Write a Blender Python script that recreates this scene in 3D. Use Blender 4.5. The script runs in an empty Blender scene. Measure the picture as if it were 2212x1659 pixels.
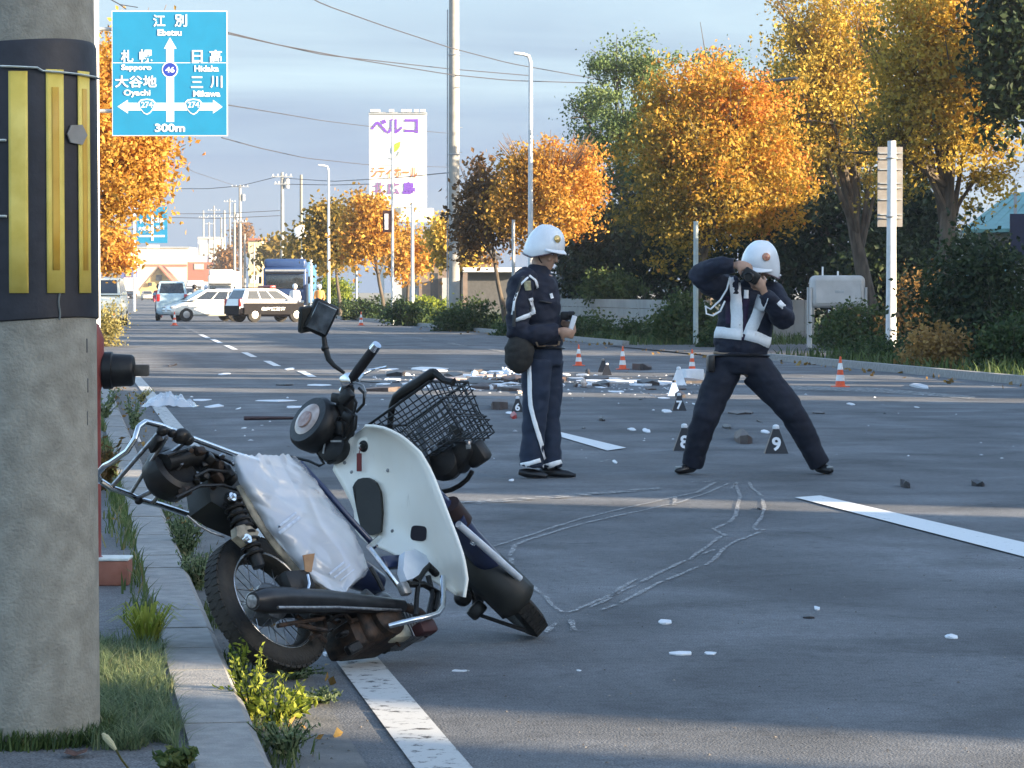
import bpy, bmesh, math, random
from mathutils import Vector, Matrix, noise
from mathutils.bvhtree import BVHTree
R = math.radians
rnd = random.Random(7)
sc = bpy.context.scene
col = sc.collection

# ---------------------------------------------------------------- camera
# the picture is measured in a 2212 x 1659 grid; F is the lens in those units
F, CAMH, CX, CY, HOR, VPX = 6500.0, 1.3, 1106.0, 829.5, 631.0, 150.0
PITCH = math.atan((CY - HOR) / F)
YAW = math.atan((CX - VPX) / F)
cam_d = bpy.data.cameras.new('camera')
cam = bpy.data.objects.new('camera', cam_d); col.objects.link(cam)
cam.location = (0, 0, CAMH)
cam.rotation_euler = (math.pi / 2 - PITCH, 0, -YAW)
cam_d.sensor_width = 36.0
cam_d.lens = 36.0 * F / 2212.0
cam_d.clip_start, cam_d.clip_end = 0.1, 6000
sc.camera = cam

# ---------------------------------------------------------------- sky, sun, exposure
SUN_AZ, SUN_EL = 120.0, 13.0           # clockwise from the road direction (+Y)
SUN_DIR = Vector((math.sin(R(SUN_AZ)) * math.cos(R(SUN_EL)), math.cos(R(SUN_AZ)) * math.cos(R(SUN_EL)), math.sin(R(SUN_EL))))
world = bpy.data.worlds.new('World'); sc.world = world; world.use_nodes = True
wn, wl = world.node_tree.nodes, world.node_tree.links
wn.clear()
sky = wn.new('ShaderNodeTexSky'); sky.sky_type = 'NISHITA'; sky.sun_disc = False
sky.sun_elevation = R(SUN_EL); sky.sun_rotation = R(SUN_AZ); sky.air_density = 1.0; sky.dust_density = 1.2; sky.ozone_density = 1.5
bg = wn.new('ShaderNodeBackground'); bg.inputs['Strength'].default_value = 0.15
wout = wn.new('ShaderNodeOutputWorld')
tc = wn.new('ShaderNodeTexCoord')
mp = wn.new('ShaderNodeMapping'); mp.inputs['Scale'].default_value = (1.0, 1.0, 11.0)
n1 = wn.new('ShaderNodeTexNoise'); n1.inputs['Scale'].default_value = 2.6; n1.inputs['Detail'].default_value = 6; n1.inputs['Roughness'].default_value = 0.5; n1.inputs['Distortion'].default_value = 0.4
rp = wn.new('ShaderNodeValToRGB'); rp.color_ramp.elements[0].position = 0.40; rp.color_ramp.elements[1].position = 0.66
rp.color_ramp.elements[0].color = (0, 0, 0, 1); rp.color_ramp.elements[1].color = (1, 1, 1, 1)
mixc = wn.new('ShaderNodeMix'); mixc.data_type = 'RGBA'
CLOUD_A, CLOUD_B = (0.52, 0.76, 1.16, 1), (0.98, 1.35, 1.64, 1)     # grey-blue stratus and its brighter upper sheets, in the sky's own units
n2 = wn.new('ShaderNodeTexNoise'); n2.inputs['Scale'].default_value = 2.3; n2.inputs['Detail'].default_value = 6; n2.inputs['Distortion'].default_value = 0.5; n2.inputs['Roughness'].default_value = 0.55
rp2 = wn.new('ShaderNodeValToRGB'); rp2.color_ramp.elements[0].position = 0.47; rp2.color_ramp.elements[1].position = 0.68
cmix = wn.new('ShaderNodeMix'); cmix.data_type = 'RGBA'; cmix.inputs[6].default_value = CLOUD_A; cmix.inputs[7].default_value = CLOUD_B
mulc = wn.new('ShaderNodeMath'); mulc.operation = 'MULTIPLY_ADD'; mulc.inputs[1].default_value = 0.08; mulc.inputs[2].default_value = 0.92
wl.new(tc.outputs['Generated'], mp.inputs['Vector'])
wl.new(mp.outputs['Vector'], n1.inputs['Vector']); wl.new(mp.outputs['Vector'], n2.inputs['Vector'])
wl.new(n1.outputs['Fac'], rp.inputs['Fac']); wl.new(n2.outputs['Fac'], rp2.inputs['Fac'])
wl.new(rp2.outputs['Color'], cmix.inputs[0])
wl.new(rp.outputs['Color'], mulc.inputs[0])
# the cloud bank lies low; above it the sky is mostly clear
sep = wn.new('ShaderNodeSeparateXYZ'); wl.new(tc.outputs['Generated'], sep.inputs[0])
bank = wn.new('ShaderNodeMapRange'); bank.inputs['From Min'].default_value = 0.05; bank.inputs['From Max'].default_value = 0.24; bank.inputs['To Min'].default_value = 1.0; bank.inputs['To Max'].default_value = 0.2; bank.interpolation_type = 'SMOOTHSTEP'
wl.new(sep.outputs['Z'], bank.inputs['Value'])
bm1 = wn.new('ShaderNodeMath'); bm1.operation = 'MULTIPLY'; wl.new(mulc.outputs[0], bm1.inputs[0]); wl.new(bank.outputs[0], bm1.inputs[1])
wl.new(bm1.outputs[0], mixc.inputs[0])
wl.new(sky.outputs['Color'], mixc.inputs[6]); wl.new(cmix.outputs[2], mixc.inputs[7])
wl.new(mixc.outputs[2], bg.inputs['Color']); wl.new(bg.outputs[0], wout.inputs['Surface'])
sun_d = bpy.data.lights.new('sun', 'SUN'); sun_d.energy = 5.0; sun_d.angle = R(0.5); sun_d.color = (1.0, 0.80, 0.56)
sun = bpy.data.objects.new('sun', sun_d); col.objects.link(sun)
sun.rotation_euler = (-SUN_DIR).to_track_quat('-Z', 'Y').to_euler()
vs = sc.view_settings
vs.view_transform = 'Standard'; vs.look = 'None'; vs.gamma = 1.0; vs.use_curve_mapping = False
vs.exposure = 1.95

# ---------------------------------------------------------------- placing helpers
CM = cam.rotation_euler.to_matrix()
CO = Vector((0, 0, CAMH))
CF, CR, CU = CM @ Vector((0, 0, -1)), CM @ Vector((1, 0, 0)), CM @ Vector((0, 1, 0))
def ray(x, y): return CM @ Vector(((x - CX) / F, -(y - CY) / F, -1.0))
def P(x, y, D): return CO + ray(x, y) * D              # the point D metres deep seen at (x, y)
def G(x, y, z=0.0):                                    # the point of the level z seen at (x, y)
    d = ray(x, y); return CO + d * ((z - CAMH) / d.z)
def depth(p): return (Vector(p) - CO).dot(CF)
def at_x(x, X):                                        # ground point seen in column x on the line X = const. of the road
    d = ray(x, HOR); t = X / d.x; return Vector((X, d.y * t, 0))

# ---------------------------------------------------------------- materials
MATS = {}
def nodes_of(name):
    m = bpy.data.materials.new(name); m.use_nodes = True
    return m, m.node_tree.nodes, m.node_tree.links, m.node_tree.nodes['Principled BSDF']
def mat(name, c, rough=0.6, metal=0.0, var=0.12, scale=8.0, bump=0.0, bscale=60.0, c2=None, coat=0.0, trans=0.0, emit=None, spec=0.5, sheen=0.0, stretch=None, detail=5.0, world_space=False):
    """a procedural material: noise between c and c2 (or darker / lighter c), optional bump"""
    if name in MATS: return MATS[name]
    m, n, l, b = nodes_of(name)
    co = n.new('ShaderNodeTexCoord')
    src = co.outputs['Object']
    if world_space:
        ge = n.new('ShaderNodeNewGeometry'); src = ge.outputs['Position']
    if stretch:
        mpg = n.new('ShaderNodeMapping'); mpg.inputs['Scale'].default_value = stretch
        l.new(src, mpg.inputs['Vector']); src = mpg.outputs['Vector']
    nz = n.new('ShaderNodeTexNoise'); nz.inputs['Scale'].default_value = scale; nz.inputs['Detail'].default_value = detail
    l.new(src, nz.inputs['Vector'])
    rp = n.new('ShaderNodeValToRGB'); rp.color_ramp.elements[0].position = 0.33; rp.color_ramp.elements[1].position = 0.67
    if c2 is None:
        ca = tuple(v * (1 - var) for v in c); cb = tuple(min(1, v * (1 + var)) for v in c)
    else: ca, cb = c, c2
    rp.color_ramp.elements[0].color = (*ca, 1); rp.color_ramp.elements[1].color = (*cb, 1)
    l.new(nz.outputs['Fac'], rp.inputs['Fac']); l.new(rp.outputs['Color'], b.inputs['Base Color'])
    b.inputs['Roughness'].default_value = rough; b.inputs['Metallic'].default_value = metal
    b.inputs['Specular IOR Level'].default_value = spec
    if coat: b.inputs['Coat Weight'].default_value = coat; b.inputs['Coat Roughness'].default_value = 0.08
    if trans: b.inputs['Transmission Weight'].default_value = trans
    if sheen: b.inputs['Sheen Weight'].default_value = sheen
    if emit: b.inputs['Emission Color'].default_value = (*emit[:3], 1); b.inputs['Emission Strength'].default_value = emit[3]
    if bump:
        nb = n.new('ShaderNodeTexNoise'); nb.inputs['Scale'].default_value = bscale; nb.inputs['Detail'].default_value = 4
        l.new(src, nb.inputs['Vector'])
        bp = n.new('ShaderNodeBump'); bp.inputs['Strength'].default_value = bump; bp.inputs['Distance'].default_value = 0.01
        l.new(nb.outputs['Fac'], bp.inputs['Height']); l.new(bp.outputs['Normal'], b.inputs['Normal'])
    MATS[name] = m
    return m
def leafmat(name, cols, transl=0.35, rough=0.6):
    """leaf colour picked from the face attribute 'v' (0..1), so each leaf has its own"""
    if name in MATS: return MATS[name]
    m, n, l, b = nodes_of(name)
    at = n.new('ShaderNodeAttribute'); at.attribute_name = 'v'
    rp = n.new('ShaderNodeValToRGB')
    els = rp.color_ramp.elements
    while len(els) < len(cols): els.new(0.5)
    for i, c in enumerate(cols):
        els[i].position = i / (len(cols) - 1); els[i].color = (*c, 1)
    l.new(at.outputs['Fac'], rp.inputs['Fac']); l.new(rp.outputs['Color'], b.inputs['Base Color'])
    b.inputs['Roughness'].default_value = rough; b.inputs['Specular IOR Level'].default_value = 0.25
    tr = n.new('ShaderNodeBsdfTranslucent'); l.new(rp.outputs['Color'], tr.inputs['Color'])
    ms = n.new('ShaderNodeMixShader'); ms.inputs[0].default_value = transl
    out = n['Material Output']
    l.new(b.outputs[0], ms.inputs[1]); l.new(tr.outputs[0], ms.inputs[2]); l.new(ms.outputs[0], out.inputs['Surface'])
    MATS[name] = m
    return m

# ---------------------------------------------------------------- mesh building
def basis(d):
    d = Vector(d).normalized()
    a = Vector((0, 0, 1)) if abs(d.z) < 0.9 else Vector((1, 0, 0))
    u = d.cross(a).normalized(); return u, d.cross(u).normalized()
class MB:
    def __init__(s): s.v, s.f, s.c = [], [], []
    def add(s, vs_, fs, v=None):
        o = len(s.v); s.v += [tuple(p) for p in vs_]; s.f += [tuple(i + o for i in f) for f in fs]
        if v is not None or s.c: s.c += [0.5] * (len(s.f) - len(fs) - len(s.c)) + [v if v is not None else 0.5] * len(fs)
        return s
    def box(s, c, size, M=None, top=1.0):
        """box of a size about c, turned by the 3x3 M; top scales its upper face"""
        x, y, z = [k / 2 for k in size]
        q = [(-x, -y, -z), (x, -y, -z), (x, y, -z), (-x, y, -z), (-x * top, -y * top, z), (x * top, -y * top, z), (x * top, y * top, z), (-x * top, y * top, z)]
        q = [Vector(p) for p in q]
        if M is not None: q = [M @ p for p in q]
        c = Vector(c)
        return s.add([p + c for p in q], [(3, 2, 1, 0), (4, 5, 6, 7), (0, 1, 5, 4), (1, 2, 6, 5), (2, 3, 7, 6), (3, 0, 4, 7)])
    def cbox(s, c, size, M=None, b=0.01, seg=2):
        bm = bmesh.new(); bmesh.ops.create_cube(bm, size=1)
        for v in bm.verts: v.co = Vector((v.co.x * size[0], v.co.y * size[1], v.co.z * size[2]))
        bmesh.ops.bevel(bm, geom=bm.edges[:] + bm.verts[:], offset=b, segments=seg, affect='EDGES', profile=0.5)
        bm.verts.index_update(); c = Vector(c)
        s.add([((M @ v.co) if M is not None else v.co) + c for v in bm.verts], [[v.index for v in f.verts] for f in bm.faces]); bm.free(); return s
    def tube(s, pts, r, n=10, caps=True, flat=1.0, up=None, closed=False):
        """swept circle (flat < 1: ellipse, thin along 'up'); r one radius or one per point"""
        pts = [Vector(p) for p in pts]; k = len(pts)
        rs = list(r) if isinstance(r, (list, tuple)) else [r] * k
        rings = []; u = None
        for i, p in enumerate(pts):
            if closed: d = (pts[(i + 1) % k] - pts[i - 1]).normalized()
            else: d = (pts[min(i + 1, k - 1)] - pts[max(i - 1, 0)]).normalized()
            if up is not None:
                w = Vector(up); u = d.cross(w)
                u = u.normalized() if u.length > 1e-6 else basis(d)[0]
            elif u is None: u = basis(d)[0]
            else:
                u = u - d * u.dot(d); u = u.normalized() if u.length > 1e-6 else basis(d)[0]
            w = d.cross(u)
            rings.append([p + u * (rs[i] * math.cos(2 * math.pi * j / n)) + w * (rs[i] * flat * math.sin(2 * math.pi * j / n)) for j in range(n)])
        vs_ = [q for rg in rings for q in rg]; fs = []
        for i in range(k if closed else k - 1):
            a, b = i * n, ((i + 1) % k) * n
            for j in range(n): fs.append((a + j, a + (j + 1) % n, b + (j + 1) % n, b + j))
        if caps and not closed: fs += [tuple(reversed(range(n))), tuple(range((k - 1) * n, k * n))]
        return s.add(vs_, fs)
    def lathe(s, c, axis, prof, n=24, caps=True):
        """profile [(along axis, radius)] turned about the axis through c"""
        c = Vector(c); d = Vector(axis).normalized(); u, w = basis(d); k = len(prof)
        vs_ = [c + d * a + u * (r * math.cos(2 * math.pi * j / n)) + w * (r * math.sin(2 * math.pi * j / n)) for a, r in prof for j in range(n)]
        fs = [(i * n + j, i * n + (j + 1) % n, (i + 1) * n + (j + 1) % n, (i + 1) * n + j) for i in range(k - 1) for j in range(n)]
        if caps: fs += [tuple(reversed(range(n))), tuple(range((k - 1) * n, k * n))]
        return s.add(vs_, fs)
    def torus(s, c, axis, r, t, n=32, m=10, flat=1.0):
        c = Vector(c); d = Vector(axis).normalized(); u, w = basis(d)
        vs_ = []
        for i in range(n):
            a = 2 * math.pi * i / n; e = u * math.cos(a) + w * math.sin(a)
            for j in range(m):
                b = 2 * math.pi * j / m; vs_.append(c + e * (r + t * math.cos(b)) + d * (t * flat * math.sin(b)))
        fs = [(i * m + j, ((i + 1) % n) * m + j, ((i + 1) % n) * m + (j + 1) % m, i * m + (j + 1) % m) for i in range(n) for j in range(m)]
        return s.add(vs_, fs)
    def ball(s, c, r, M=None, n=14, m=9):
        r = (r, r, r) if not isinstance(r, (tuple, list)) else r; c = Vector(c)
        vs_ = [Vector((0, 0, -r[2]))]
        for i in range(1, m):
            t = math.pi * i / m - math.pi / 2
            for j in range(n): vs_.append(Vector((r[0] * math.cos(t) * math.cos(2 * math.pi * j / n), r[1] * math.cos(t) * math.sin(2 * math.pi * j / n), r[2] * math.sin(t))))
        vs_.append(Vector((0, 0, r[2])))
        if M is not None: vs_ = [M @ v for v in vs_]
        fs = [(0, 1 + (j + 1) % n, 1 + j) for j in range(n)]
        for i in range(m - 2):
            a, b = 1 + i * n, 1 + (i + 1) * n
            fs += [(a + j, a + (j + 1) % n, b + (j + 1) % n, b + j) for j in range(n)]
        e = len(vs_) - 1; a = 1 + (m - 2) * n
        fs += [(a + j, a + (j + 1) % n, e) for j in range(n)]
        return s.add([v + c for v in vs_], fs)
    def prism(s, pts, ext):
        """closed outline pts (3D), extruded by the vector ext"""
        pts = [Vector(p) for p in pts]; n = len(pts); e = Vector(ext)
        return s.add(pts + [p + e for p in pts], [tuple(reversed(range(n))), tuple(range(n, 2 * n))] + [(i, (i + 1) % n, n + (i + 1) % n, n + i) for i in range(n)])
    def grid(s, rows, closed=False):
        n = len(rows[0]); vs_ = [p for r_ in rows for p in r_]
        fs = [(i * n + j, i * n + (j + 1) % n, (i + 1) * n + (j + 1) % n, (i + 1) * n + j) for i in range(len(rows) - 1) for j in range(n if closed else n - 1)]
        return s.add(vs_, fs)
    def build(s, name, m, parent=None, smooth=40, loc=None, solid=0.0):
        off = Vector(loc) if loc is not None else (world_of(parent) if parent is not None else Vector((0, 0, 0)))
        me = bpy.data.meshes.new(name)
        me.from_pydata([(p[0] - off.x, p[1] - off.y, p[2] - off.z) for p in s.v], [], s.f)
        if s.c:
            s.c += [0.5] * (len(s.f) - len(s.c))
            a = me.attributes.new('v', 'FLOAT', 'FACE'); a.data.foreach_set('value', s.c)
        me.update()
        if smooth:
            me.polygons.foreach_set('use_smooth', [True] * len(me.polygons)); me.set_sharp_from_angle(angle=R(smooth))
        o = bpy.data.objects.new(name, me); col.objects.link(o)
        if m is not None: me.materials.append(m)
        if parent is not None: o.parent = parent
        else: o.location = off
        if solid:
            md = o.modifiers.new('solid', 'SOLIDIFY'); md.thickness = solid; md.offset = 0
        return o
def world_of(o):
    p = Vector(o.location)
    while o.parent is not None: o = o.parent; p += Vector(o.location)
    return p
def thing(name, loc, label, cat, group=None):
    o = bpy.data.objects.new(name, None); o.empty_display_size = 0.1; col.objects.link(o); o.location = loc
    return tag(o, label, cat, group)
def tag(o, label=None, cat=None, group=None, kind=None):
    if label: o['label'] = label
    if cat: o['category'] = cat
    if group: o['group'] = group
    if kind: o['kind'] = kind
    return o
def struct(o): o['kind'] = 'structure'; return o
def copy_tree(o, parent=None):
    c = o.copy(); col.objects.link(c); c.parent = parent
    for ch in list(o.children): copy_tree(ch, c)
    return c
TMP = bpy.data.scenes.new('workbench')
def bake(o):                                           # an object's evaluated mesh, worked out apart from the scene
    TMP.collection.objects.link(o)
    with bpy.context.temp_override(scene=TMP, view_layer=TMP.view_layers[0]):
        me = bpy.data.meshes.new_from_object(o.evaluated_get(bpy.context.evaluated_depsgraph_get()))
    bpy.data.objects.remove(o); return me
def text_mesh(body, h, depth_=0.0, bold=0.0):
    """lettering as a flat mesh centred on 0, its height h (in the XY plane)"""
    cu = bpy.data.curves.new('lettering', 'FONT'); cu.body = body; cu.size = 1.0; cu.offset = bold; cu.extrude = depth_; cu.resolution_u = 3
    me = bake(bpy.data.objects.new('lettering', cu))
    xs = [v.co.x for v in me.vertices]; ys = [v.co.y for v in me.vertices]
    k = h / (max(ys) - min(ys)); cx, cy = (max(xs) + min(xs)) / 2, (max(ys) + min(ys)) / 2
    for v in me.vertices: v.co = Vector(((v.co.x - cx) * k, (v.co.y - cy) * k, v.co.z))
    return me, (max(xs) - min(xs)) * k
def lettering(body, c, u, w, h, m, parent, width=None, bold=0.0, name='lettering'):
    """text standing at c, u to the right and w upwards"""
    me, wd = text_mesh(body, h, 0.0, bold)
    k = width / wd if width else 1.0
    u, w = Vector(u).normalized(), Vector(w).normalized(); off = world_of(parent); c = Vector(c)
    for v in me.vertices: v.co = c + u * (v.co.x * k) + w * v.co.y - off
    me.materials.append(m); me.update()
    o = bpy.data.objects.new(name, me); col.objects.link(o); o.parent = parent
    return o
def remesh(mb, voxel, smooth_it=6, wrinkle=0.0, wfreq=9.0, seed=0.0):
    """fuse overlapping volumes into one skin; returns an MB"""
    me = bpy.data.meshes.new('tmp'); me.from_pydata(mb.v, [], mb.f); me.update()
    o = bpy.data.objects.new('tmp', me)
    md = o.modifiers.new('r', 'REMESH'); md.mode = 'VOXEL'; md.voxel_size = voxel
    sm = o.modifiers.new('s', 'SMOOTH'); sm.factor = 0.5; sm.iterations = smooth_it
    m2 = bake(o)
    out = MB()
    if wrinkle:
        nr = [v.normal.copy() for v in m2.vertices]
        for v, vn in zip(m2.vertices, nr):
            q = v.co * wfreq
            k = noise.noise(Vector((q.x + seed, q.y, q.z * 1.7))) + 0.5 * noise.noise(Vector((q.x * 2.3, q.y * 2.3 + seed, q.z * 3.6)))
            v.co += vn * (wrinkle * k)
    out.v = [tuple(v.co) for v in m2.vertices]; out.f = [tuple(p.vertices) for p in m2.polygons]
    return out
# ================================================================= the setting
def asphalt(name, base, tint, patch=0.25):
    m, n, l, b = nodes_of(name)
    ge = n.new('ShaderNodeNewGeometry'); pos = ge.outputs['Position']
    def nz(scale, detail=4, st=None, dist=0.0):
        v = pos
        if st:
            g = n.new('ShaderNodeMapping'); g.inputs['Scale'].default_value = st; l.new(pos, g.inputs['Vector']); v = g.outputs['Vector']
        t = n.new('ShaderNodeTexNoise'); t.inputs['Scale'].default_value = scale; t.inputs['Detail'].default_value = detail; t.inputs['Distortion'].default_value = dist
        l.new(v, t.inputs['Vector']); return t.outputs['Fac']
    def ramp(f, a, b_, ca, cb):
        r = n.new('ShaderNodeValToRGB'); r.color_ramp.elements[0].position = a; r.color_ramp.elements[1].position = b_
        r.color_ramp.elements[0].color = (ca, ca, ca, 1); r.color_ramp.elements[1].color = (cb, cb, cb, 1); l.new(f, r.inputs['Fac']); return r.outputs['Color']
    def mul(a, b_):
        x = n.new('ShaderNodeMix'); x.data_type = 'RGBA'; x.blend_type = 'MULTIPLY'; x.inputs[0].default_value = 1.0
        l.new(a, x.inputs[6]); l.new(b_, x.inputs[7]); return x.outputs[2]
    c = n.new('ShaderNodeRGB'); c.outputs[0].default_value = (*base, 1)
    out = mul(c.outputs[0], ramp(nz(150, 4), 0.32, 0.70, 0.45, 1.6))            # stones in the surface
    out = mul(out, ramp(nz(1.1, 6, None, 0.5), 0.3, 0.7, 1 - patch, 1 + patch))   # blotches
    out = mul(out, ramp(nz(2.2, 4, (1.0, 0.05, 1.0)), 0.3, 0.7, 0.86, 1.12))      # polished wheel tracks along the road
    out = mul(out, ramp(nz(0.23, 5), 0.35, 0.65, 0.86, 1.14))
    out = mul(out, ramp(nz(22, 5), 0.3, 0.72, 0.84, 1.16))
    out = mul(out, ramp(nz(7, 2), 0.60, 0.72, 1.0, 0.8))                          # oil spots
    # fine cracks
    vo = n.new('ShaderNodeTexVoronoi'); vo.feature = 'DISTANCE_TO_EDGE'; vo.inputs['Scale'].default_value = 0.42
    ds = n.new('ShaderNodeVectorMath'); ds.operation = 'ADD'
    nn = n.new('ShaderNodeTexNoise'); nn.inputs['Scale'].default_value = 1.6; nn.inputs['Detail'].default_value = 6
    l.new(pos, nn.inputs['Vector']); l.new(pos, ds.inputs[0]); l.new(nn.outputs['Color'], ds.inputs[1]); l.new(ds.outputs[0], vo.inputs['Vector'])
    out = mul(out, ramp(vo.outputs['Distance'], 0.0, 0.004, 0.75, 1.0))
    l.new(out, b.inputs['Base Color'])
    b.inputs['Roughness'].default_value = 0.85; b.inputs['Specular IOR Level'].default_value = tint
    bp = n.new('ShaderNodeBump'); bp.inputs['Strength'].default_value = 0.8; bp.inputs['Distance'].default_value = 0.008
    l.new(nz(120, 4), bp.inputs['Height']); l.new(bp.outputs['Normal'], b.inputs['Normal'])
    MATS[name] = m; return m
def worn(name, c, under, cover=0.45, scale=26.0):
    """paint that has worn through to what lies under it"""
    m, n, l, b = nodes_of(name)
    ge = n.new('ShaderNodeNewGeometry')
    a = n.new('ShaderNodeTexNoise'); a.inputs['Scale'].default_value = scale; a.inputs['Detail'].default_value = 8; a.inputs['Roughness'].default_value = 0.7
    l.new(ge.outputs['Position'], a.inputs['Vector'])
    r = n.new('ShaderNodeValToRGB'); r.color_ramp.elements[0].position = cover - 0.06; r.color_ramp.elements[1].position = cover + 0.06
    r.color_ramp.elements[0].color = (0, 0, 0, 1); r.color_ramp.elements[1].color = (1, 1, 1, 1)
    b.inputs['Base Color'].default_value = (*c, 1); b.inputs['Roughness'].default_value = 0.8; b.inputs['Specular IOR Level'].default_value = 0.2
    tr = n.new('ShaderNodeBsdfTransparent'); ms = n.new('ShaderNodeMixShader')
    l.new(a.outputs['Fac'], r.inputs['Fac']); l.new(r.outputs['Color'], ms.inputs[0]); l.new(tr.outputs[0], ms.inputs[1]); l.new(b.outputs[0], ms.inputs[2]); l.new(ms.outputs[0], n['Material Output'].inputs['Surface'])
    MATS[name] = m; return m
M_ROAD = asphalt('road_asphalt', (0.135, 0.140, 0.146), 0.35, 0.36)
M_WALK = asphalt('walk_asphalt', (0.135, 0.136, 0.138), 0.3, 0.2)
M_GUT = mat('gutter_concrete', (0.10, 0.10, 0.095), 0.9, var=0.3, scale=5, bump=0.5, bscale=90, world_space=True, c2=(0.17, 0.165, 0.155))
M_KERB = mat('kerb_concrete', (0.23, 0.225, 0.215), 0.9, var=0.2, scale=14, bump=0.5, bscale=130, world_space=True, c2=(0.33, 0.32, 0.30))
M_PAINT = worn('road_paint', (0.72, 0.73, 0.72), (0.22, 0.22, 0.22), 0.33)
M_PAINT_OLD = worn('old_road_paint', (0.36, 0.36, 0.35), (0.13, 0.13, 0.13), 0.5, 14)
M_EDGE = worn('edge_paint', (0.50, 0.50, 0.48), (0.2, 0.2, 0.2), 0.40, 18)
M_CHALK = worn('chalk', (0.40, 0.40, 0.395), (0.15, 0.15, 0.155), 0.50, 70)
M_SOIL = mat('verge_soil', (0.05, 0.06, 0.03), 0.95, scale=1.4, bump=0.6, bscale=30, c2=(0.12, 0.11, 0.06), world_space=True)
M_LOT = mat('far_ground', (0.13, 0.13, 0.10), 0.95, scale=0.05, c2=(0.20, 0.19, 0.15), world_space=True)

def sheet(name, pts, z, m, parent=None):
    b = MB(); b.add([(p[0], p[1], z) for p in pts], [tuple(range(len(pts)))])
    return b.build(name, m, parent, smooth=0)
ground = struct(sheet('ground', [(-2500, -300), (2500, -300), (2500, 4500), (-2500, 4500)], -0.02, M_LOT))
KX0, KX1, RX1 = 0.31, 0.51, 13.2
road = struct(sheet('road', [(KX1 - 0.01, -40), (RX1, -40), (RX1, 1500), (KX1 - 0.01, 1500)], 0.0, M_ROAD))
side_road = struct(sheet('side_road', [(-40, 118), (KX1 - 0.02, 118), (KX1 - 0.02, 190), (-40, 190)], -0.004, M_ROAD))
driveway = struct(sheet('driveway', [(RX1 - 0.4, 56.4), (RX1 + 1, 56.6), (40, 60), (40, 76), (RX1 + 1, 71.6), (RX1 - 0.4, 71.8)], 0.024, M_WALK))
sidewalk = struct(sheet('sidewalk', [(-6, -20), (KX0, -20), (KX0, 110), (-6, 110)], 0.085, M_WALK))
verge = struct(sheet('verge', [(RX1 + 0.2, -40), (120, -40), (120, 700), (RX1 + 0.2, 700)], 0.02, M_SOIL))
left_verge = struct(sheet('left_verge', [(-120, -40), (-6, -40), (-6, 110), (-120, 110)], 0.05, M_SOIL))
gutter = struct(sheet('gutter', [(KX1 - 0.005, -20), (0.80, -20), (0.80, 112), (KX1 - 0.005, 112)], 0.004, M_GUT))
def strip(name, pts, w, z, m, parent):
    """ribbon of width w along ground points"""
    pts = [Vector((p[0], p[1], 0)) for p in pts]; L_, R_ = [], []
    for i, p in enumerate(pts):
        d = (pts[min(i + 1, len(pts) - 1)] - pts[max(i - 1, 0)]).normalized(); s = Vector((d.y, -d.x, 0))
        k = w[i] if isinstance(w, (list, tuple)) else w
        L_.append(p - s * k / 2); R_.append(p + s * k / 2)
    b = MB(); b.grid([[(q.x, q.y, z) for q in L_], [(q.x, q.y, z) for q in R_]]); return b.build(name, m, parent, smooth=0)
edge_pts = [(1.0 + 0.006 * math.sin(y * 0.35), y) for y in [-4 + 0.6 * i for i in range(90)]]
strip('edge_line', edge_pts, 0.155, 0.008, M_EDGE, road)
def quad_px(name, px, m, parent, z=0.008):
    b = MB(); b.add([G(x, y, z) for x, y in px], [tuple(range(len(px)))]); o = b.build(name, m, parent, smooth=0)
    if o.data.polygons[0].normal.z < 0: o.data.flip_normals()
    return o
quad_px('lane_dash', [(1717, 1074), (1772, 1070), (2420, 1219), (2420, 1256)], M_PAINT, road)
quad_px('lane_dash', [(1193, 938), (1206, 932), (1353, 967), (1312, 973)], M_PAINT, road)
for zx, zy in [(800, 868), (870, 903), (940, 938), (1045, 980), (1170, 1035), (1330, 1098), (1530, 1175), (1830, 1265)]:
    x, y = (380 + zx / 2.212) / 1.8228, (900 + zy / 2.212) / 1.8228; k = (y - 600) / 150
    quad_px('lane_dash', [(x - 16 * k, y - 4.6 * k), (x - 3 * k, y - 4.6 * k), (x + 16 * k, y + 4.6 * k), (x + 3 * k, y + 4.6 * k)], M_PAINT_OLD if zx < 900 else M_PAINT, road)
for x, y in [(742, 710), (789, 717), (846, 724), (911, 732), (987, 744), (1074, 757)]:
    k = (y - 600) / 140
    quad_px('lane_dash', [(x - 24 * k, y - 3 * k), (x - 8 * k, y - 3.2 * k), (x + 24 * k, y + 3 * k), (x + 8 * k, y + 3.2 * k)], M_PAINT_OLD, road)
quad_px('right_edge_line', [(1690, 833), (1890, 838), (2107, 856), (2104, 862), (1880, 846), (1690, 841)], M_PAINT_OLD, road)
quad_px('old_line', [(965, 1085), (1200, 1070), (1425, 1052), (1428, 1056), (1200, 1076), (966, 1092)], worn('ghost_paint', (0.34, 0.34, 0.33), (0.145, 0.15, 0.155), 0.52, 9), road)
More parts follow.
